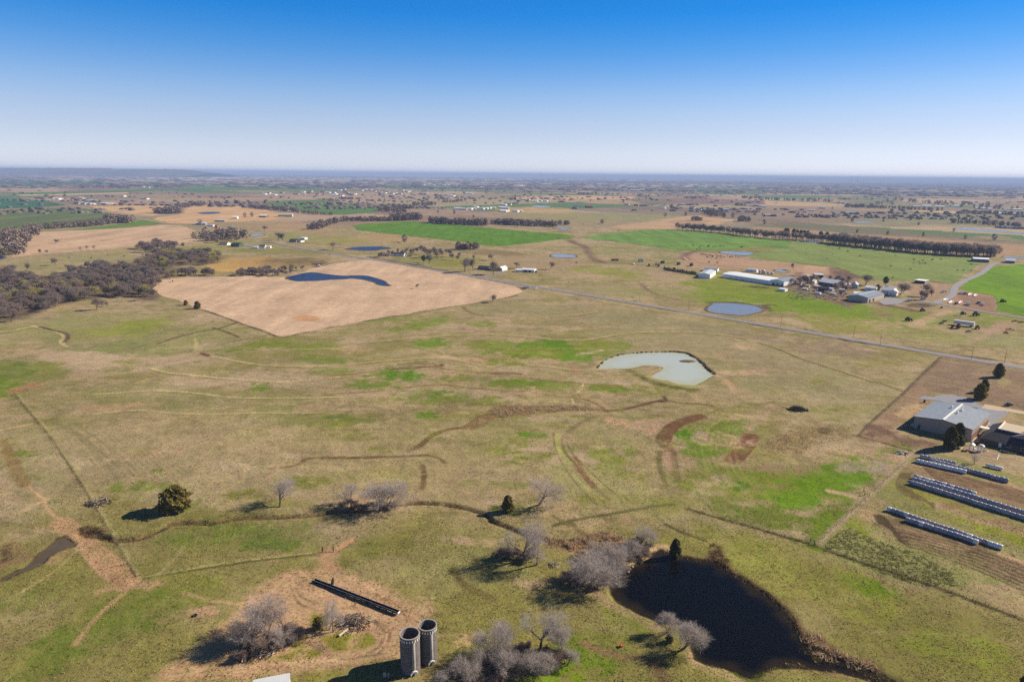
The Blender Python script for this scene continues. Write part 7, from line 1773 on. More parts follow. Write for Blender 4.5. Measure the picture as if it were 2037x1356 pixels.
bale_row(Z7.p(1030, 228), Z7.p(1500, 338), 'w', 'bright white wrapped bale in the smooth white row nearest the school', 'white bale row')

# ------------------------------------------------------------------ fences
post_m = mat('grey_fence_post', (128, 112, 92), .95, .2, 3)
wire_m = mat('fence_wire', (110, 104, 96), .6, .05)
def fence(px, step, label, hh=1.3, r=.07, n_max=300, name='wire_fence', mtl=None, rail=None, gate=None, thick=.012):
    w = world(px); e = empty(name, (w[0][0], w[0][1], 0), 0, label, 'fence')
    pts = []
    for i in range(len(w) - 1):
        a, b = w[i], w[i + 1]; l = math.dist(a, b); k = max(1, int(l / step))
        for j in range(k): t = j / k; pts.append((a[0] + (b[0] - a[0]) * t, a[1] + (b[1] - a[1]) * t))
    pts.append(w[-1]); pts = pts[:n_max]
    hs = height([p[0] for p in pts], [p[1] for p in pts])
    q = MB(); q.tube((0, 0, -.4), (0, 0, hh), r, r * .9, 5); me = q.mesh('post', mtl or post_m)
    for i, p in enumerate(pts):
        o = put('post', me, e, (p[0] - w[0][0], p[1] - w[0][1], float(hs[i])), random.random() * 3)
        o.rotation_euler = (random.uniform(-.05, .05), random.uniform(-.05, .05), 0)
    for lev in (rail or (.45, .8, 1.15)):
        q = MB()
        for i in range(len(pts) - 1):
            a, b = pts[i], pts[i + 1]
            if rail: q.tube((a[0] - w[0][0], a[1] - w[0][1], hs[i] + lev), (b[0] - w[0][0], b[1] - w[0][1], hs[i + 1] + lev), .1, None, 4, cap=False)
            else: q.tube((a[0] - w[0][0], a[1] - w[0][1], hs[i] + lev * hh / 1.3), (b[0] - w[0][0], b[1] - w[0][1], hs[i + 1] + lev * hh / 1.3), thick, None, 3, cap=False)
        q.build('rail' if rail else 'wire', mtl or wire_m, e)
    return e
fence(FENCES['west'], 4.2, 'wire fence running down the left side of the pasture to the bare corner')
fence(FENCES['south'], 3.6, 'low wire fence from the bare corner towards the feed yard', 1.1, .06)
fence(FENCES['creek'], 4.5, 'wire fence between the dark pond field and the bale field')
fence(FENCES['yard'], 4.5, 'wire fence at the left edge of the bale field')
fence(FENCES['school'], 4.5, 'wire fence round the brown school ground')
fence(FENCES['hay'], 7, 'wire fence along the front edge of the mown hay field', 1.3, .09)
fence(P0((640, 1097), (700, 1086), (800, 1078)), 5, 'thin wire fence right of the pasture gate', 1.1, .05)
fence(P0((1064, 1048), (1180, 1028), (1290, 1010), (1370, 1008)), 6, 'thin wire fence from the reed bed to the fence corner', 1.2, .06)
fence(P0((1322,1042),(1360,1056),(1400,1078)), 5, 'short fence above the small pine by the dark pond', 1.2, .06)
white_p = mat('white_painted_rail', (228, 226, 222), .6, .05)
WFE = Z1((950,775),(1150,806),(1300,832),(1500,866),(1700,902),(1880,936),(2037,970)) + P0((1046, 573), (1072, 577))
wfp = world(WFE)
fence(WFE, 4.2, 'white rail fence along the road above the hay field', 1.6, .17, 300, 'rail_fence', white_p, rail=(.6, 1.05, 1.5))
# entrance wings of the hay field
for (x, y), lab in [((1803, 522), 'left white entrance wall by the white fence'), ((1885, 535), 'right white entrance wall by the white fence')]:
    a = G(*Z18.p(x, y)); e = empty('entrance_wall', (a[0], a[1], 0), -.3 if x < 1850 else .5, lab, 'wall')
    for i in range(5):
        q = MB(); q.box(-2.5 + i, -.2, -.3, -1.5 + i, .2, 2.2 - abs(i - 2) * .35); q.build('block', white_p, e)
a = G(*Z18.p(1772, 530)); e = empty('dark_truck', (a[0], a[1], 0), -.3, 'small dark truck parked left of the white entrance walls', 'truck')
def truck_parts(e, body, L_=5.0, cab=True, W_=1.9):
    q = MB(); q.prism([(-L_ / 2, .5), (L_ / 2, .5), (L_ / 2, 1.0), (L_ * .28, 1.1), (L_ * .16, 1.75), (-L_ * .12, 1.75), (-L_ * .15, 1.1), (-L_ / 2, 1.1)], -W_ / 2, W_ / 2, 'y'); q.build('body', body, e)
    q = MB(); q.prism([(L_ * .25, 1.1), (L_ * .155, 1.68), (-L_ * .1, 1.68), (-L_ * .13, 1.1)], -W_ / 2 - .02, W_ / 2 + .02, 'y'); q.build('side_window', glass, e)
    for x in (-L_ * .3, L_ * .32):
        for s in (-1, 1):
            q = MB(); q.tube((x, s * (W_ / 2 - .1), .38), (x, s * (W_ / 2 + .1), .38), .38, None, 10); q.build('wheel', black_m, e)
truck_parts(e, mat('dark_paint', (44, 44, 48), .4))
# gate posts where the dirt path crosses the fence
for (x, y), lab in [((642, 1097), 'left timber gate post where the dirt path crosses the fence'), ((663, 1096), 'right timber gate post where the dirt path crosses the fence')]:
    a = GH(x, y); q = MB(); q.tube((0, 0, -.4), (0, 0, 2.0), .16, .14, 7); q.tube((0, 0, 1.6), (1.2, 0, -.1), .06, None, 5)
    tag(q.build('gate_post', bark_d, None, a), lab, 'post')
a = GH(1620, 1082); q = MB(); q.tube((0, 0, -.4), (0, 0, 1.9), .16, None, 7); q.tube((-.6, 1.8, -.4), (-.6, 1.8, 1.7), .14, None, 7); q.tube((0, 0, 1.5), (-.6, 1.8, .4), .07, None, 5); tag(q.build('corner_brace', wood_g, None, a), 'timber brace at the lower left corner of the bale field', 'post')
a = GH(1720, 985); q = MB(); q.tube((0, 0, -.4), (0, 0, 1.9), .14, None, 7); q.tube((1.2, 3.2, -.4), (1.2, 3.2, 1.9), .14, None, 7); q.tube((0, 0, 1.2), (1.2, 3.2, 1.2), .05, None, 5); tag(q.build('field_gate', wood_g, None, a), 'small gate where a pale track enters the bale field', 'gate')

# ------------------------------------------------------------------ poles along the road
for i, (x, y, h) in enumerate([(1130, 575, 22), (1370, 618, 24), (1553, 650, 22), (1698, 670, 24), (1750, 690, 26), (1932, 715, 28), (1998, 722, 34), (935, 545, 16), (1272, 600, 20)]):
    a = G3(x, y); hh = 9.0
    lab = ['pole beside the road right of the white fence', 'pole left of the slate blue pond', 'pole beyond the road, first right of the slate blue pond', 'pole beyond the road, second right of the slate blue pond', 'pole with a white top beyond the road, below the farmyard', 'pole by the road left of the tall lamp pole', 'tallest pole, with a white lamp head, at the far right of the road', 'pole between the two tall bare trees by the white fence', 'pole in the grass left of the slate blue pond, near the road'][i]
    e = empty('utility_pole', (a[0], a[1], 0), RD, lab, 'pole')
    q = MB(); q.tube((0, 0, -.5), (0, 0, hh), .16, .11, 6); q.build('pole', wood_g, e)
    if i in (4, 6): q = MB(); q.box(-.1, -.1, hh - .1, 1.2, .1, hh + .15); q.build('lamp_head', trim, e)
    else: q = MB(); q.box(-1.2, -.07, hh - .8, 1.2, .07, hh - .62); q.build('crossarm', wood_g, e)

# ------------------------------------------------------------------ feed bunk, cow
A = G(*Z10.p(700, 372)); B = G(*Z10.p(1520, 685)); Lb, rb = math.dist(A, B), math.atan2(B[1] - A[1], B[0] - A[0])
e = empty('feed_bunk', (A[0], A[1], float(height(*A)[0]) + .05), rb, 'long black open feed bunk lying across the bare yard', 'feed trough')
bunk = mat('black_bunk_boards', (34, 33, 36), .8, .25, 1.5)
nseg = 14
for i in range(nseg):
    x0, x1 = Lb * i / nseg + .03, Lb * (i + 1) / nseg - .03
    q = MB(); q.prism([(-.5, .1), (-.55, .6), (-.44, .6), (-.38, .2), (.38, .2), (.44, .6), (.55, .6), (.5, .1)], x0, x1, 'x'); q.build('trough_section', bunk, e)
    q = MB(); q.box(x0 + .3, -.48, -.3, x0 + .5, .48, .12); q.build('skid', bunk, e)
for y_ in (-.5, .5):
    q = MB(); q.tube((0, y_, .64), (Lb, y_, .64), .05, None, 5); q.build('rim_rail', steel, e)
q = MB(); q.box(Lb - .02, -.5, .1, Lb + .12, .5, .58); q.build('end_board', trim, e)
def cow_mesh(m, seed=0):
    rd = random.Random(seed); q = MB(); n = 8
    secs = [(-1.15, 1.05, .12, .16), (-1.0, 1.05, .30, .36), (-.5, 1.0, .36, .42), (0, .98, .40, .46), (.55, 1.0, .35, .42), (.8, 1.08, .24, .34), (1.05, 1.2, .17, .24), (1.2, 1.22, .14, .2), (1.5, 1.08, .1, .13), (1.62, 1.0, .07, .08)]
    vs = []; fs = []
    for x, z, ry, rz_ in secs:
        for i in range(n): a = 2 * math.pi * i / n; vs.append((x, math.cos(a) * ry, z + math.sin(a) * rz_))
    for j in range(len(secs) - 1):
        for i in range(n): fs.append((j * n + i, j * n + (i + 1) % n, (j + 1) * n + (i + 1) % n, (j + 1) * n + i))
    fs += [tuple(range(n))[::-1], tuple(range(len(vs) - n, len(vs)))]
    q.add(vs, fs)
    for x in (-.85, .62):
        for s in (-.22, .22):
            kx = .06 if x > 0 else -.08
            q.tube((x, s, .85), (x + kx, s, .42), .13, .075, 6, cap=False); q.tube((x + kx, s, .42), (x, s, 0), .07, .06, 6)
    q.tube((-1.15, 0, 1.2), (-1.25, 0, .55), .04, .03, 4)
    for s in (-1, 1): q.tube((1.18, s * .12, 1.36), (1.2, s * .34, 1.34), .05, .02, 4)
    return q.mesh('cow', m, smooth=True)
cow_b = mat('black_hide', (32, 29, 28), .8, .2, 2); cow_r = mat('red_brown_hide', (104, 62, 44), .8, .2, 2)
CW = [cow_mesh(cow_b), cow_mesh(cow_b, 2), cow_mesh(cow_r)]
a = GH(662, 1163); tag(put('cow', CW[0], None, a, math.pi * .55, 1.15), 'black cow standing at the back of the long feed bunk', 'cow')
def herd(z, pts, label, group, red=.0, s=1.0):
    for x, y in pts:
        p = z.p(x, y); a = G(*p)
        tag(put('cow', CW[2] if random.random() < red else random.choice(CW[:2]), None, (a[0], a[1], .25), random.uniform(0, 6.28), s * random.uniform(.95, 1.15)), label, 'cow', group)
herd(Z4, [(190,135),(205,120),(240,118),(280,120),(300,122),(290,130),(355,130),(382,130),(435,125),(470,120),(160,165),(195,165),(35,125),(115,120),(680,135),(700,135)], 'black cow grazing at the edge of the wheat left of the upper slate pond', 'cows on the wheat', s=1.3)
herd(Z4, [(205,215),(220,220),(240,215),(245,228),(270,232),(280,258),(300,235),(318,235),(342,245),(345,252),(385,228),(390,268),(400,245),(420,248),(440,240),(455,245),(445,265),(480,255),(520,245),(550,255),(575,252),(620,250),(655,260),(300,320),(400,325)], 'black cow resting on the bare slope below the upper slate pond', 'cows on the bare slope', s=1.3)
herd(Z5, [(230,48),(325,70),(400,97),(260,127),(210,165),(515,142),(845,138),(1015,175),(1065,195),(1100,185),(1095,210),(1120,210),(1070,213),(1015,210),(1180,178),(1265,172),(1548,220),(1548,280),(1475,275),(1420,275),(820,345),(800,235),(985,265)], 'dark cow scattered over the big pasture above the farmyard', 'cows of the big pasture', s=1.2)
herd(Z0, [(540,760),(712,762),(840,735),(968,748),(1112,738),(1345,945)], 'dark cow far off in the pasture over the creek wood', 'cows over the creek wood', s=1.2)
herd(Z2, [(575,798),(905,547),(625,497)], 'black cow alone in the brown paddocks mid picture', 'lone cows mid picture', s=1.3)
herd(Z3, [(560,645),(645,665),(710,685),(1350,748),(1410,748)], 'dark cow along the upper edge of the big pasture by the tree belt', 'cows by the belt', s=1.2)

# ------------------------------------------------------------------ machines and yard things
red_p = mat('red_paint', (150, 40, 34), .5, .15, 1); green_p = mat('green_paint', (30, 74, 44), .5, .1, 1); rustm = mat('rust_iron', (112, 66, 50), .9, .3, 2)
def tractor(z, x, y, m, label, rz=0, s=1.0, cab=True):
    a = G(*z.p(x, y)); e = empty('tractor', (a[0], a[1], .1), rz, label, 'tractor', scale=s)
    q = MB(); q.box(-.2, -.4, .8, 2.3, .4, 1.5); q.build('bonnet', m, e)
    q = MB(); q.prism([(-1.3, 1.0), (-.1, 1.0), (-.2, 2.5), (-1.2, 2.5)], -.7, .7, 'y'); q.build('cab', glass if cab else m, e)
    q = MB(); q.box(-1.35, -.8, 2.5, -.05, .8, 2.62); q.build('cab_roof', m, e)
    for xx, r, w_ in ((-.8, .85, 1.0), (1.7, .5, .85)):
        for sg in (-1, 1):
            q = MB(); q.tube((xx, sg * (w_ - .2), r), (xx, sg * (w_ + .25), r), r, None, 14); wo = q.build('wheel', black_m, e)
            q = MB(); q.tube((xx, sg * (w_ + .26), r), (xx, sg * (w_ + .3), r), r * .5, None, 10); q.build('rim', m, wo)
    q = MB(); q.tube((1.4, .2, 1.5), (1.4, .2, 2.3), .05, None, 5); q.build('exhaust', rustm, e)
    return e
tractor(Z5, 1590, 690, green_p, 'green tractor nearest the farm lane in the machine field', .4, 1.5)
tractor(Z5, 1470, 678, rustm, 'dark rusty tractor left of the green one', .2, 1.1)
tractor(Z5, 1410, 805, red_p, 'red machine in front of the long white trailer', 2.4, 1.7)
tractor(Z5, 1605, 812, red_p, 'dark red tractor at the right end of the long white trailer', .8, 1.2)
tractor(Z5, 1840, 565, rustm, 'dark implement standing in the bright green field', .1, 1.3)
tractor(Z5, 965, 738, rustm, 'dark machine alone in the green below the farmyard', .3, 1.4)
tractor(Z5, 1095, 648, rustm, 'dark machine at the end of the dirt lane below the farmyard', .5, 1.2)
A = G(*Z5.p(1380, 772)); B = G(*Z5.p(1570, 797)); Lt, rt = math.dist(A, B), math.atan2(B[1] - A[1], B[0] - A[0])
e = empty('box_trailer', (A[0], A[1], .1), rt, 'long white box trailer parked in the machine field', 'trailer')
q = MB(); q.box(0, 0, 1.1, Lt, 2.6, 4.0); q.build('box', siding, e)
for x in (Lt * .82, Lt * .9):
    for y in (.1, 2.2): q = MB(); q.tube((x, y, .5), (x, y + .35, .5), .5, None, 12); q.build('wheel', black_m, e)
for y in (.4, 2.1): q = MB(); q.tube((2.2, y, -.1), (2.2, y, 1.1), .08, None, 6); q.build('landing_leg', steel, e)
for i, (x, y, lab) in enumerate([(1300, 745, 'small blue grey box cart left of the long white trailer'), (1270, 765, 'small green box cart left of the long white trailer')]):
    a = G(*Z5.p(x, y)); e = empty('cart', (a[0], a[1], .1), .3, lab, 'cart'); q = MB(); q.box(-1.5, -.9, .5, 1.5, .9, 1.5 - i * .4); q.build('box', (mat('blue_grey_siding', (104, 120, 138)), green_p)[i], e)
    for sx in (-.9, .9):
        for sy in (-1.0, 1.0): q = MB(); q.tube((sx, sy - .1, .3), (sx, sy + .1, .3), .35, None, 10); q.build('wheel', black_m, e)
for i, (x, y, lab) in enumerate([(1520, 840, 'flat dark implement in front of the long white trailer'), (1870, 850, 'wide dark implement at the right of the machine field'), (1905, 822, 'small dark implement behind the wide one'), (2010, 755, 'dark implement at the right edge beyond the machine field'), (1275, 617, 'flat dark implement beside the farm lane fork'), (1420, 695, 'pale implement left of the rusty tractor'), (1950, 745, 'thin long implement at the right edge beyond the machine field')]):
    a = G(*Z5.p(x, y)); e = empty('implement', (a[0], a[1], .1), .3 + i, lab, 'farm machine')
    m_ = rustm if i != 5 else gal_r
    for sx in (-2.2, 0, 2.2): q = MB(); q.box(sx - .15, -1.0, .35, sx + .15, 1.0, .55); q.build('frame_bar', m_, e)
    q = MB(); q.box(-2.6, -.15, .5, 2.6, .15, .75); q.build('beam', m_, e)
    for sx in (-2.4, 2.4): q = MB(); q.tube((sx, -.5, .4), (sx, -.2, .4), .45, None, 10); q.build('wheel', black_m, e)
    q = MB(); q.box(-1.2, -.5, .7, 1.2, .5, 1.3); q.build('hopper', m_, e)
# white feed bunks and cars of the striped yard
for i, (x0, y0, x1, y1, lab) in enumerate([(1525, 503, 1562, 476, 'second white feed bunk of the upper yard row'), (1578, 512, 1622, 474, 'longest white feed bunk, right of the upper yard row'), (1345, 576, 1388, 550, 'left white feed bunk of the lower yard row'), (1438, 578, 1465, 553, 'middle white feed bunk of the lower yard row'), (1295, 550, 1320, 538, 'short white feed bunk at the left of the yard')]):
    A = G(*Z5.p(x0, y0)); B = G(*Z5.p(x1, y1)); l = min(math.dist(A, B), 14); r_ = math.atan2(B[1] - A[1], B[0] - A[0])
    e = empty('feed_bunk', (A[0], A[1], .12), r_, lab, 'feed trough')
    q = MB(); q.prism([(-.9, .3), (-1.0, 1.2), (-.85, 1.2), (-.7, .5), (.7, .5), (.85, 1.2), (1.0, 1.2), (.9, .3)], 0, l, 'x'); q.build('trough', trim, e)
    for x in (.6, l - .6): q = MB(); q.box(x - .15, -.8, -.2, x + .15, .8, .32); q.build('leg', steel, e)
def car(z, x, y, m, label, rz, s=1.15, name='pickup_truck', cat='truck'):
    a = G(*z.p(x, y)); e = empty(name, (a[0], a[1], .12), rz, label, cat, scale=s); truck_parts(e, m)
white_c = mat('white_car_paint', (226, 228, 232), .3, .03, spec=.6); dark_c = mat('dark_car_paint', (60, 60, 66), .3, .05, spec=.6); red_c = mat('dull_red_car_paint', (140, 84, 74), .4, .1)
car(Z5, 1520, 590, white_c, 'white pickup with blue glass in the lower row of the striped yard', 1.0, 1.6)
car(Z5, 1405, 582, red_c, 'small tan car between two white feed bunks in the striped yard', 1.0)
car(Z5, 1615, 578, dark_c, 'dark car, left of the last two in the lower yard row', .6)
car(Z5, 1652, 592, white_c, 'white car, last of the lower yard row', 1.0, 1.3)
car(Z5, 1455, 488, white_c, 'white and tan truck at the left of the upper yard row', .5, 1.4)
car(Z5, 1492, 492, red_c, 'tan car beside the white and tan truck of the upper yard row', .5)
car(Z5, 1292, 474, white_c, 'white and brown truck left of the gravel lane bend', .4, 1.4)
car(Z5, 970, 556, white_c, 'silver pickup on the gravel beside the farm lane', .2, 1.4)
car(Z5, 735, 522, dark_c, 'dark car at the right side of the big grey barn', .9, 1.2)
car(Z5, 1100, 543, white_c, 'white car under the bare trees by the farm lane', .3, 1.2)
car(Z5, 1650, 196, dark_c, 'dark truck at the left end of the far shed', .1, 1.4) if False else None
car(Z18, 715, 232, dark_c, 'dark car parked right of the roadside farmstead', .1, 1.3)
car(Z2, 740, 792, dark_c, 'dark vehicle by the feed pens left of the white shed', .1, 1.5) if False else None
# pens: dark feeders and tanks in the row left of the barns
for i, (x, y, s_, m_, lab) in enumerate([(1075, 785, 2.2, steel, 'pale grey box shed, tallest thing of the cattle pens'), (860, 780, 1.6, rustm, 'leftmost rusty feeder of the cattle pens'), (890, 778, 1.4, rustm, 'second rusty feeder of the cattle pens'), (1245, 798, 1.8, black_m, 'black feeder in the middle of the cattle pens'), (1370, 810, 1.8, black_m, 'black feeder right of the middle of the pens'), (1470, 818, 2.0, black_m, 'black feeder nearest the white barns'),
                                    (1020, 808, 1.1, trim, 'small white tank, first of the lower pen row'), (1140, 818, 1.5, rustm, 'brown feeder of the lower pen row'), (1195, 812, 1.3, steel, 'grey feeder of the lower pen row'), (1335, 845, 1.2, red_p, 'bright red feeder of the pens'), (1215, 822, 1.2, rustm, 'low rusty feeder of the lower pen row'), (1265, 832, 1.2, trim, 'pale feeder of the lower pen row')]):
    a = G(*Z2.p(x, y)); e = empty('cattle_feeder', (a[0], a[1], .15), .2 * i, lab, 'feeder', scale=s_)
    q = MB(); q.box(-1.5, -.8, .35, 1.5, .8, 1.5); q.build('hopper', m_, e); q = MB(); q.prism([(-.95, 1.5), (.95, 1.5), (0, 2.0)], -1.7, 1.7, 'x'); q.build('lid', m_, e)
    for sx in (-1.2, 1.2): q = MB(); q.box(sx - .1, -.9, -.2, sx + .1, .9, .36); q.build('skid', rustm, e)
fence(Z2((840, 800), (1000, 806), (1140, 822), (1300, 850), (1420, 880), (1510, 890)), 3, 'rough pole fence of the cattle pens', 1.6, .12, 200, 'pole_fence', post_m, rail=(.5, 1.0, 1.5))
q = MB()
for i in range(260):      # stacked round bales, tyres and scrap along the pens
    t = random.random(); p = Z2.p(1260 + t * 250, 845 + t * 38 + random.uniform(-8, 8)); x, y = G(*p)
    r_ = random.uniform(.5, 1.1); q.tube((x, y, r_), (x + random.uniform(-1, 1), y + random.uniform(-1, 1), r_), r_, None, 7)
tag(q.build('scrap_row', mat('dark_scrap', (72, 58, 52), .9, .5, .5)), kind='stuff')
# farmyard litter
q = MB()
for i in range(150):
    p = Z4.p(random.uniform(1250, 1950), random.uniform(560, 760)); x, y = G(*p); s = random.uniform(.3, 1.0); q.box(x - s, y - s * .6, -.1, x + s, y + s * .6, random.uniform(.2, .9))
tag(q.build('farm_litter', mat('mixed_farm_litter', (150, 132, 122), .9, .8, .12)), kind='stuff')
q = MB()
for i in range(120):
    p = Z4.p(random.uniform(1300, 1950), random.uniform(580, 720)); x, y = G(*p); s = random.uniform(.3, 1.0); q.box(x - s, y - s * .5, -.1, x + s, y + s * .5, random.uniform(.3, 1.2))
tag(q.build('pale_farm_litter', mat('pale_farm_litter', (206, 200, 198), .7, .3, .12)), kind='stuff')
car(Z1, 520, 825, white_c, 'white vehicle lying by the creek above the blue pond', .1, 1.6)
a = G(*Z1.p(520, 810)); q = MB()
for i in range(16): q.tube((a[0] + random.uniform(-9, 9), a[1] + random.uniform(-3, 6), -.2), (a[0] + random.uniform(-9, 9), a[1] + random.uniform(-3, 6), random.uniform(.8, 2.2)), .5, .2, 5)
tag(q.build('red_brush_heap', mat('red_brown_brush', (116, 60, 44), .9, .3, 1)), 'red brown brush heap behind the white vehicle by the creek', 'brush heap')

# ------------------------------------------------------------------ brush, logs, reeds
def heap(px, py, rx, ry, n, hh, mats, name, label, cat='brush heap', r=.09):
    c = GH(px, py); e = empty(name, c, 0, label, cat)
    for k, m_ in enumerate(mats):
        q = MB()
        for i in range(n // len(mats)):
            a1 = random.uniform(0, 6.28); rr = random.random() ** .6; x, y = rx * rr * math.cos(a1), ry * rr * math.sin(a1)
            d = random.uniform(0, 6.28); l = random.uniform(.6, 2.0); z0 = hh * (1 - rr) * random.random()
            q.tube((x - l * math.cos(d), y - l * math.sin(d), max(z0 + random.uniform(-.4, .2), -.1)), (x + l * math.cos(d), y + l * math.sin(d), z0 + random.uniform(.1, .8)), r * random.uniform(.5, 1.5), r * .4, 4)
        q.build('branches', m_, e)
    return e
pale_log = mat('pale_dead_wood', (206, 190, 170), .9, .15, 2)
heap(*Z10.p(1080, 770), 5, 4.2, 170, 1.6, [pale_log, bark, bark_d], 'brush_heap', 'big heap of pale dead branches in the trough yard')
heap(*Z12.p(605, 800), 4.5, 3.5, 110, 2.4, [bark, bark_d, pale_log], 'brush_heap', 'grey tangle of a collapsed tree right of the left fence', r=.12)
heap(*Z16.p(1175, 590), 5.5, 4.0, 160, 2.2, [bark_d, black_m, bark_d], 'burnt_heap', 'dark burnt brush heap alone in the pasture left of the gymnasium', r=.16)
heap(1793, 902, 3.2, 1.6, 40, .7, [trim, wood_g, black_m], 'scrap_heap', 'pale scrap heap at the corner of the school ground', r=.13)
heap(1010, 1103, 4.5, 2.2, 90, 1.4, [bark_d, bark, wood_g], 'brush_heap', 'dark brush heap in the shadow left of the tree pair below the reeds')
heap(1100, 1125, 2.0, 1.4, 24, .7, [pale_log, bark], 'brush_heap', 'few pale branches at the foot of the right tree of the pair')
a = GH(*Z10.p(985, 870)); q = MB(); q.tube((-.9, -1.2, .2), (.9, 1.4, .45), .38, .26, 8); tag(q.build('fallen_log', pale_log, None, a), 'thick pale log at the lower left of the brush heap in the trough yard', 'log')
for i, (x0, y0, x1, y1, r_, lab) in enumerate([(970, 1230, 1020, 1130, .2, 'first of the parallel poles leaning in the tree clump'), (985, 1245, 1030, 1140, .2, 'second of the parallel poles leaning in the tree clump'), (1003, 1240, 1045, 1150, .18, 'third of the parallel poles leaning in the tree clump'), (1060, 1180, 1130, 1150, .3, 'pale log on the debris pile right of the leaning poles'), (1150, 1040, 1225, 995, .14, 'white dead limb hanging in the tree clump')]):
    A = G(*Z11.p(x0, y0)); B = G(*Z11.p(x1, y1)); z1 = 3.4 if i == 4 else 1.2
    q = MB(); q.tube((0, 0, .2 if i != 4 else 2.0), ((B[0] - A[0]), (B[1] - A[1]) * .6, z1), r_, r_ * .6, 6); tag(q.build('dead_pole', pale_log, None, (A[0], A[1], float(height(*A)[0]))), lab, 'log')
heap(*Z11.p(1080, 1175), 5, 3.0, 120, 1.2, [pale_log, bark, bark_d], 'debris_pile', 'pile of split pale wood and dark roots at the foot of the tree clump', r=.14)
for i, (x, y) in enumerate([(1190, 1120), (1175, 1085), (1230, 1110)]):
    a = GH(*Z11.p(x, y)); q = MB(); q.box(-1.1, -.5, .0, 1.1, .5, .7); q.prism([(-.5, .7), (.5, .7), (.2, 1.2), (-.3, 1.2)], -.6, .5, 'x'); tag(q.build('scrap_metal', steel, None, a, i), ('right', 'upper left', 'far right')[i] + ' piece of pale scrap metal under the tree clump', 'scrap')
a = GH(1236, 1285); e = empty('mineral_tub', a, 0, 'round orange tub alone in the green grass below the dark pond', 'tub'); q = MB(); q.lathe([(.32, -.1), (.5, .5), (.58, .65), (.44, .66), (.42, .25), (0, .2)], 14); q.build('tub', mat('orange_plastic', (214, 92, 52), .5, .1), e)
q = MB(); q.lathe([(.41, .25), (.25, .6), (0, .7)], 10); q.build('salt_block', mat('pale_salt', (220, 170, 150), .8), e)
a = GH(388, 1227); q = MB(); q.lathe([(.6, 0), (.75, .15), (.6, .32), (.35, .32), (.35, 0)], 14); tag(q.build('tyre', black_m, None, a), 'black tyre on the bare pinkish patch left of the tree clump', 'tyre')
a = G(*Z6.p(1020, 510)); q = MB(); q.lathe([(.5, -.2), (.5, 1.2), (.4, 1.25), (0, 1.25)], 10); tag(q.build('barrel', black_m, None, (a[0], a[1], .05)), 'black barrel at the left edge of the gravel behind the gymnasium', 'barrel')
a = G(*Z21.p(1410, 160)); car(Z21, 1410, 165, dark_c, 'black car parked on the grass behind the concrete drive', .2, .9)
for i, (x, y, lab) in enumerate([(300, 215, 'left stone pile'), (1200, 665, '')]):
    pass
# stones on the near pond bank
for i, (x, y) in enumerate([(265, 355), (180, 400), (150, 392), (205, 390), (285, 345), (168, 468), (255, 380)]):
    a = GH(*Z8.p(x, y)); rd = random.Random(i); q = MB(); q.lathe([(.3, -.2), (.33 + rd.random() * .12, .1), (.2, .27), (0, .3)], 7)
    tag(q.build('stone', mat('pale_stone', (202, 190, 172), .9, .2, 2), None, (a[0], a[1], max(a[2], -.5)), rd.random() * 3), ('pale stone on the sandy left bank of the dark pond' if i < 7 else 'pale stone at the right shore of the dark pond'), 'stone', 'stones on the left bank' if i < 7 else 'stones on the right shore')

def blades(name, regions, mt, n, hmin, hmax, w, seed, clump=1.5, cut=.45, lean=.35):
    """upright dry stems: one thin triangle each"""
    rd = np.random.default_rng(seed); P = []
    for kind_, pts, wd, share in regions:
        k = int(n * share)
        if kind_ == 'poly':
            wv = world(catmull(pts, 3, True)); xs = [p[0] for p in wv]; ys = [p[1] for p in wv]
            x = rd.uniform(min(xs), max(xs), k * 4); y = rd.uniform(min(ys), max(ys), k * 4); m = inside(x, y, wv); x, y = x[m], y[m]
        else:
            wv = world(catmull(pts, 3)); seg = np.array([math.dist(wv[i], wv[i + 1]) for i in range(len(wv) - 1)]); i_ = rd.choice(len(seg), k * 3, p=seg / seg.sum()); t = rd.random(k * 3); A_ = np.array(wv)
            x = A_[i_, 0] + (A_[i_ + 1, 0] - A_[i_, 0]) * t + rd.normal(0, wd, k * 3); y = A_[i_, 1] + (A_[i_ + 1, 1] - A_[i_, 1]) * t + rd.normal(0, wd, k * 3)
        m = fbm(x, y, clump, 3, seed) > cut; x, y = x[m][:k], y[m][:k]; P.append(np.stack([x, y], 1))
    P = np.concatenate(P); m = len(P); z = height(P[:, 0], P[:, 1])
    a = rd.random(m) * np.pi; hh = rd.uniform(hmin, hmax, m); lx = rd.normal(0, lean, m) * hh; ly = rd.normal(0, lean, m) * hh
    ww = w * (.6 + rd.random(m))
    V = np.zeros((m, 3, 3)); V[:, 0, 0] = P[:, 0] - np.cos(a) * ww; V[:, 0, 1] = P[:, 1] - np.sin(a) * ww; V[:, 0, 2] = z - .05
    V[:, 1, 0] = P[:, 0] + np.cos(a) * ww; V[:, 1, 1] = P[:, 1] + np.sin(a) * ww; V[:, 1, 2] = z - .05
    V[:, 2, 0] = P[:, 0] + lx; V[:, 2, 1] = P[:, 1] + ly; V[:, 2, 2] = z + hh
    tag(put(name, mesh_np(name, V.reshape(-1, 3), np.arange(3 * m).reshape(-1, 3), [mt])), kind='stuff')
reed_m = mat('dry_reeds', (198, 172, 140), .95, .3, .6, trans=.5); weed_m = mat('dark_dry_weeds', (134, 110, 80), .95, .3, .6, trans=.5); tuft_m = mat('dry_grass_tufts', (192, 172, 124), .95, .35, .3, trans=.5); gtuft_m = mat('green_grass_tufts', (142, 140, 76), .95, .35, .3, trans=.5)
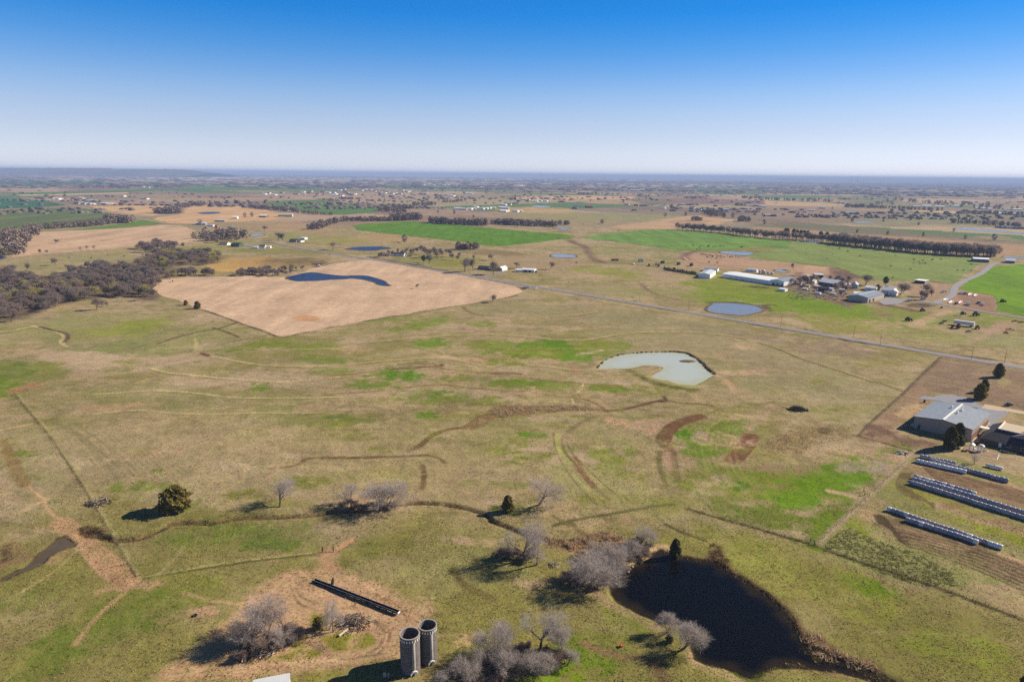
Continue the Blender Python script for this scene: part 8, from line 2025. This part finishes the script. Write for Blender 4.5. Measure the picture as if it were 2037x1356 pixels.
blades('dry_reeds', [('poly', Z9((730,455),(860,470),(980,440),(1150,410),(1240,440),(1260,520),(1180,560),(1040,560),(940,530),(840,490)), 0, .5), ('line', Z9((740,460),(860,480),(950,520)), 1.2, .08), ('poly', Z8((1500,850),(1600,830),(1700,900),(1800,970),(2037,1060),(2037,1130),(1850,1080),(1700,1040),(1560,950)), 0, .05), ('poly', Z15((1010,750),(1130,735),(1300,742),(1500,735),(1640,765),(1500,770),(1280,785),(1100,810),(1040,800)), 0, .22)], reed_m, 8000, .5, 1.5, .12, 5, lean=.6)
blades('dark_weeds', [('line', GULLIES[0][0], 1.0, .09), ('line', GULLIES[1][0], .9, .13), ('line', Z8((600,285),(740,315),(860,325),(960,375),(1090,450),(1230,545),(1400,680),(1460,780),(1530,870)), 1.0, .07), ('poly', Z8((850,180),(920,200),(940,260),(1000,330),(960,360),(860,310),(800,300),(840,250)), 0, .08), ('poly', Z16((950,800),(1150,730),(1400,690),(1560,760),(1480,800),(1300,830),(1250,870),(1050,900),(950,860)), 0, .12),
       ('line', FENCES['west'], .3, .03), ('line', FENCES['creek'], .45, .10), ('line', Z13((1380,266),(1440,300),(1530,365),(1590,430),(1640,470)), 1.0, .04), ('poly', Z12((490,960),(560,940),(640,970),(660,1020),(560,1020),(500,1000)), 0, .06)], weed_m, 7000, .3, 1.0, .09, 6, lean=.7)
blades('grass_tufts', [('poly', P0((-60,800),(700,740),(1300,770),(1800,880),(2100,1100),(2150,1400),(-150,1400)), 0, 1.0)], tuft_m, 60000, .15, .4, .15, 7, 7, .46, 1.3)
blades('grass_tufts', [('poly', P0((-60,1000),(700,1010),(1300,1030),(1800,1000),(2100,1100),(2150,1400),(-150,1400)), 0, 1.0)], gtuft_m, 36000, .12, .3, .15, 9, 9, .48, 1.3)
blades('rank_green_tufts', [('poly', Z7((260,1060),(200,980),(420,830),(560,900),(800,1000),(1100,1100),(1500,1352),(1000,1352)), 0, 1.0)], mat('dark_rank_tufts', (140, 138, 88), .95, .3, .5, trans=.5), 5200, .2, .42, .13, 12, .9, .5, 1.2)
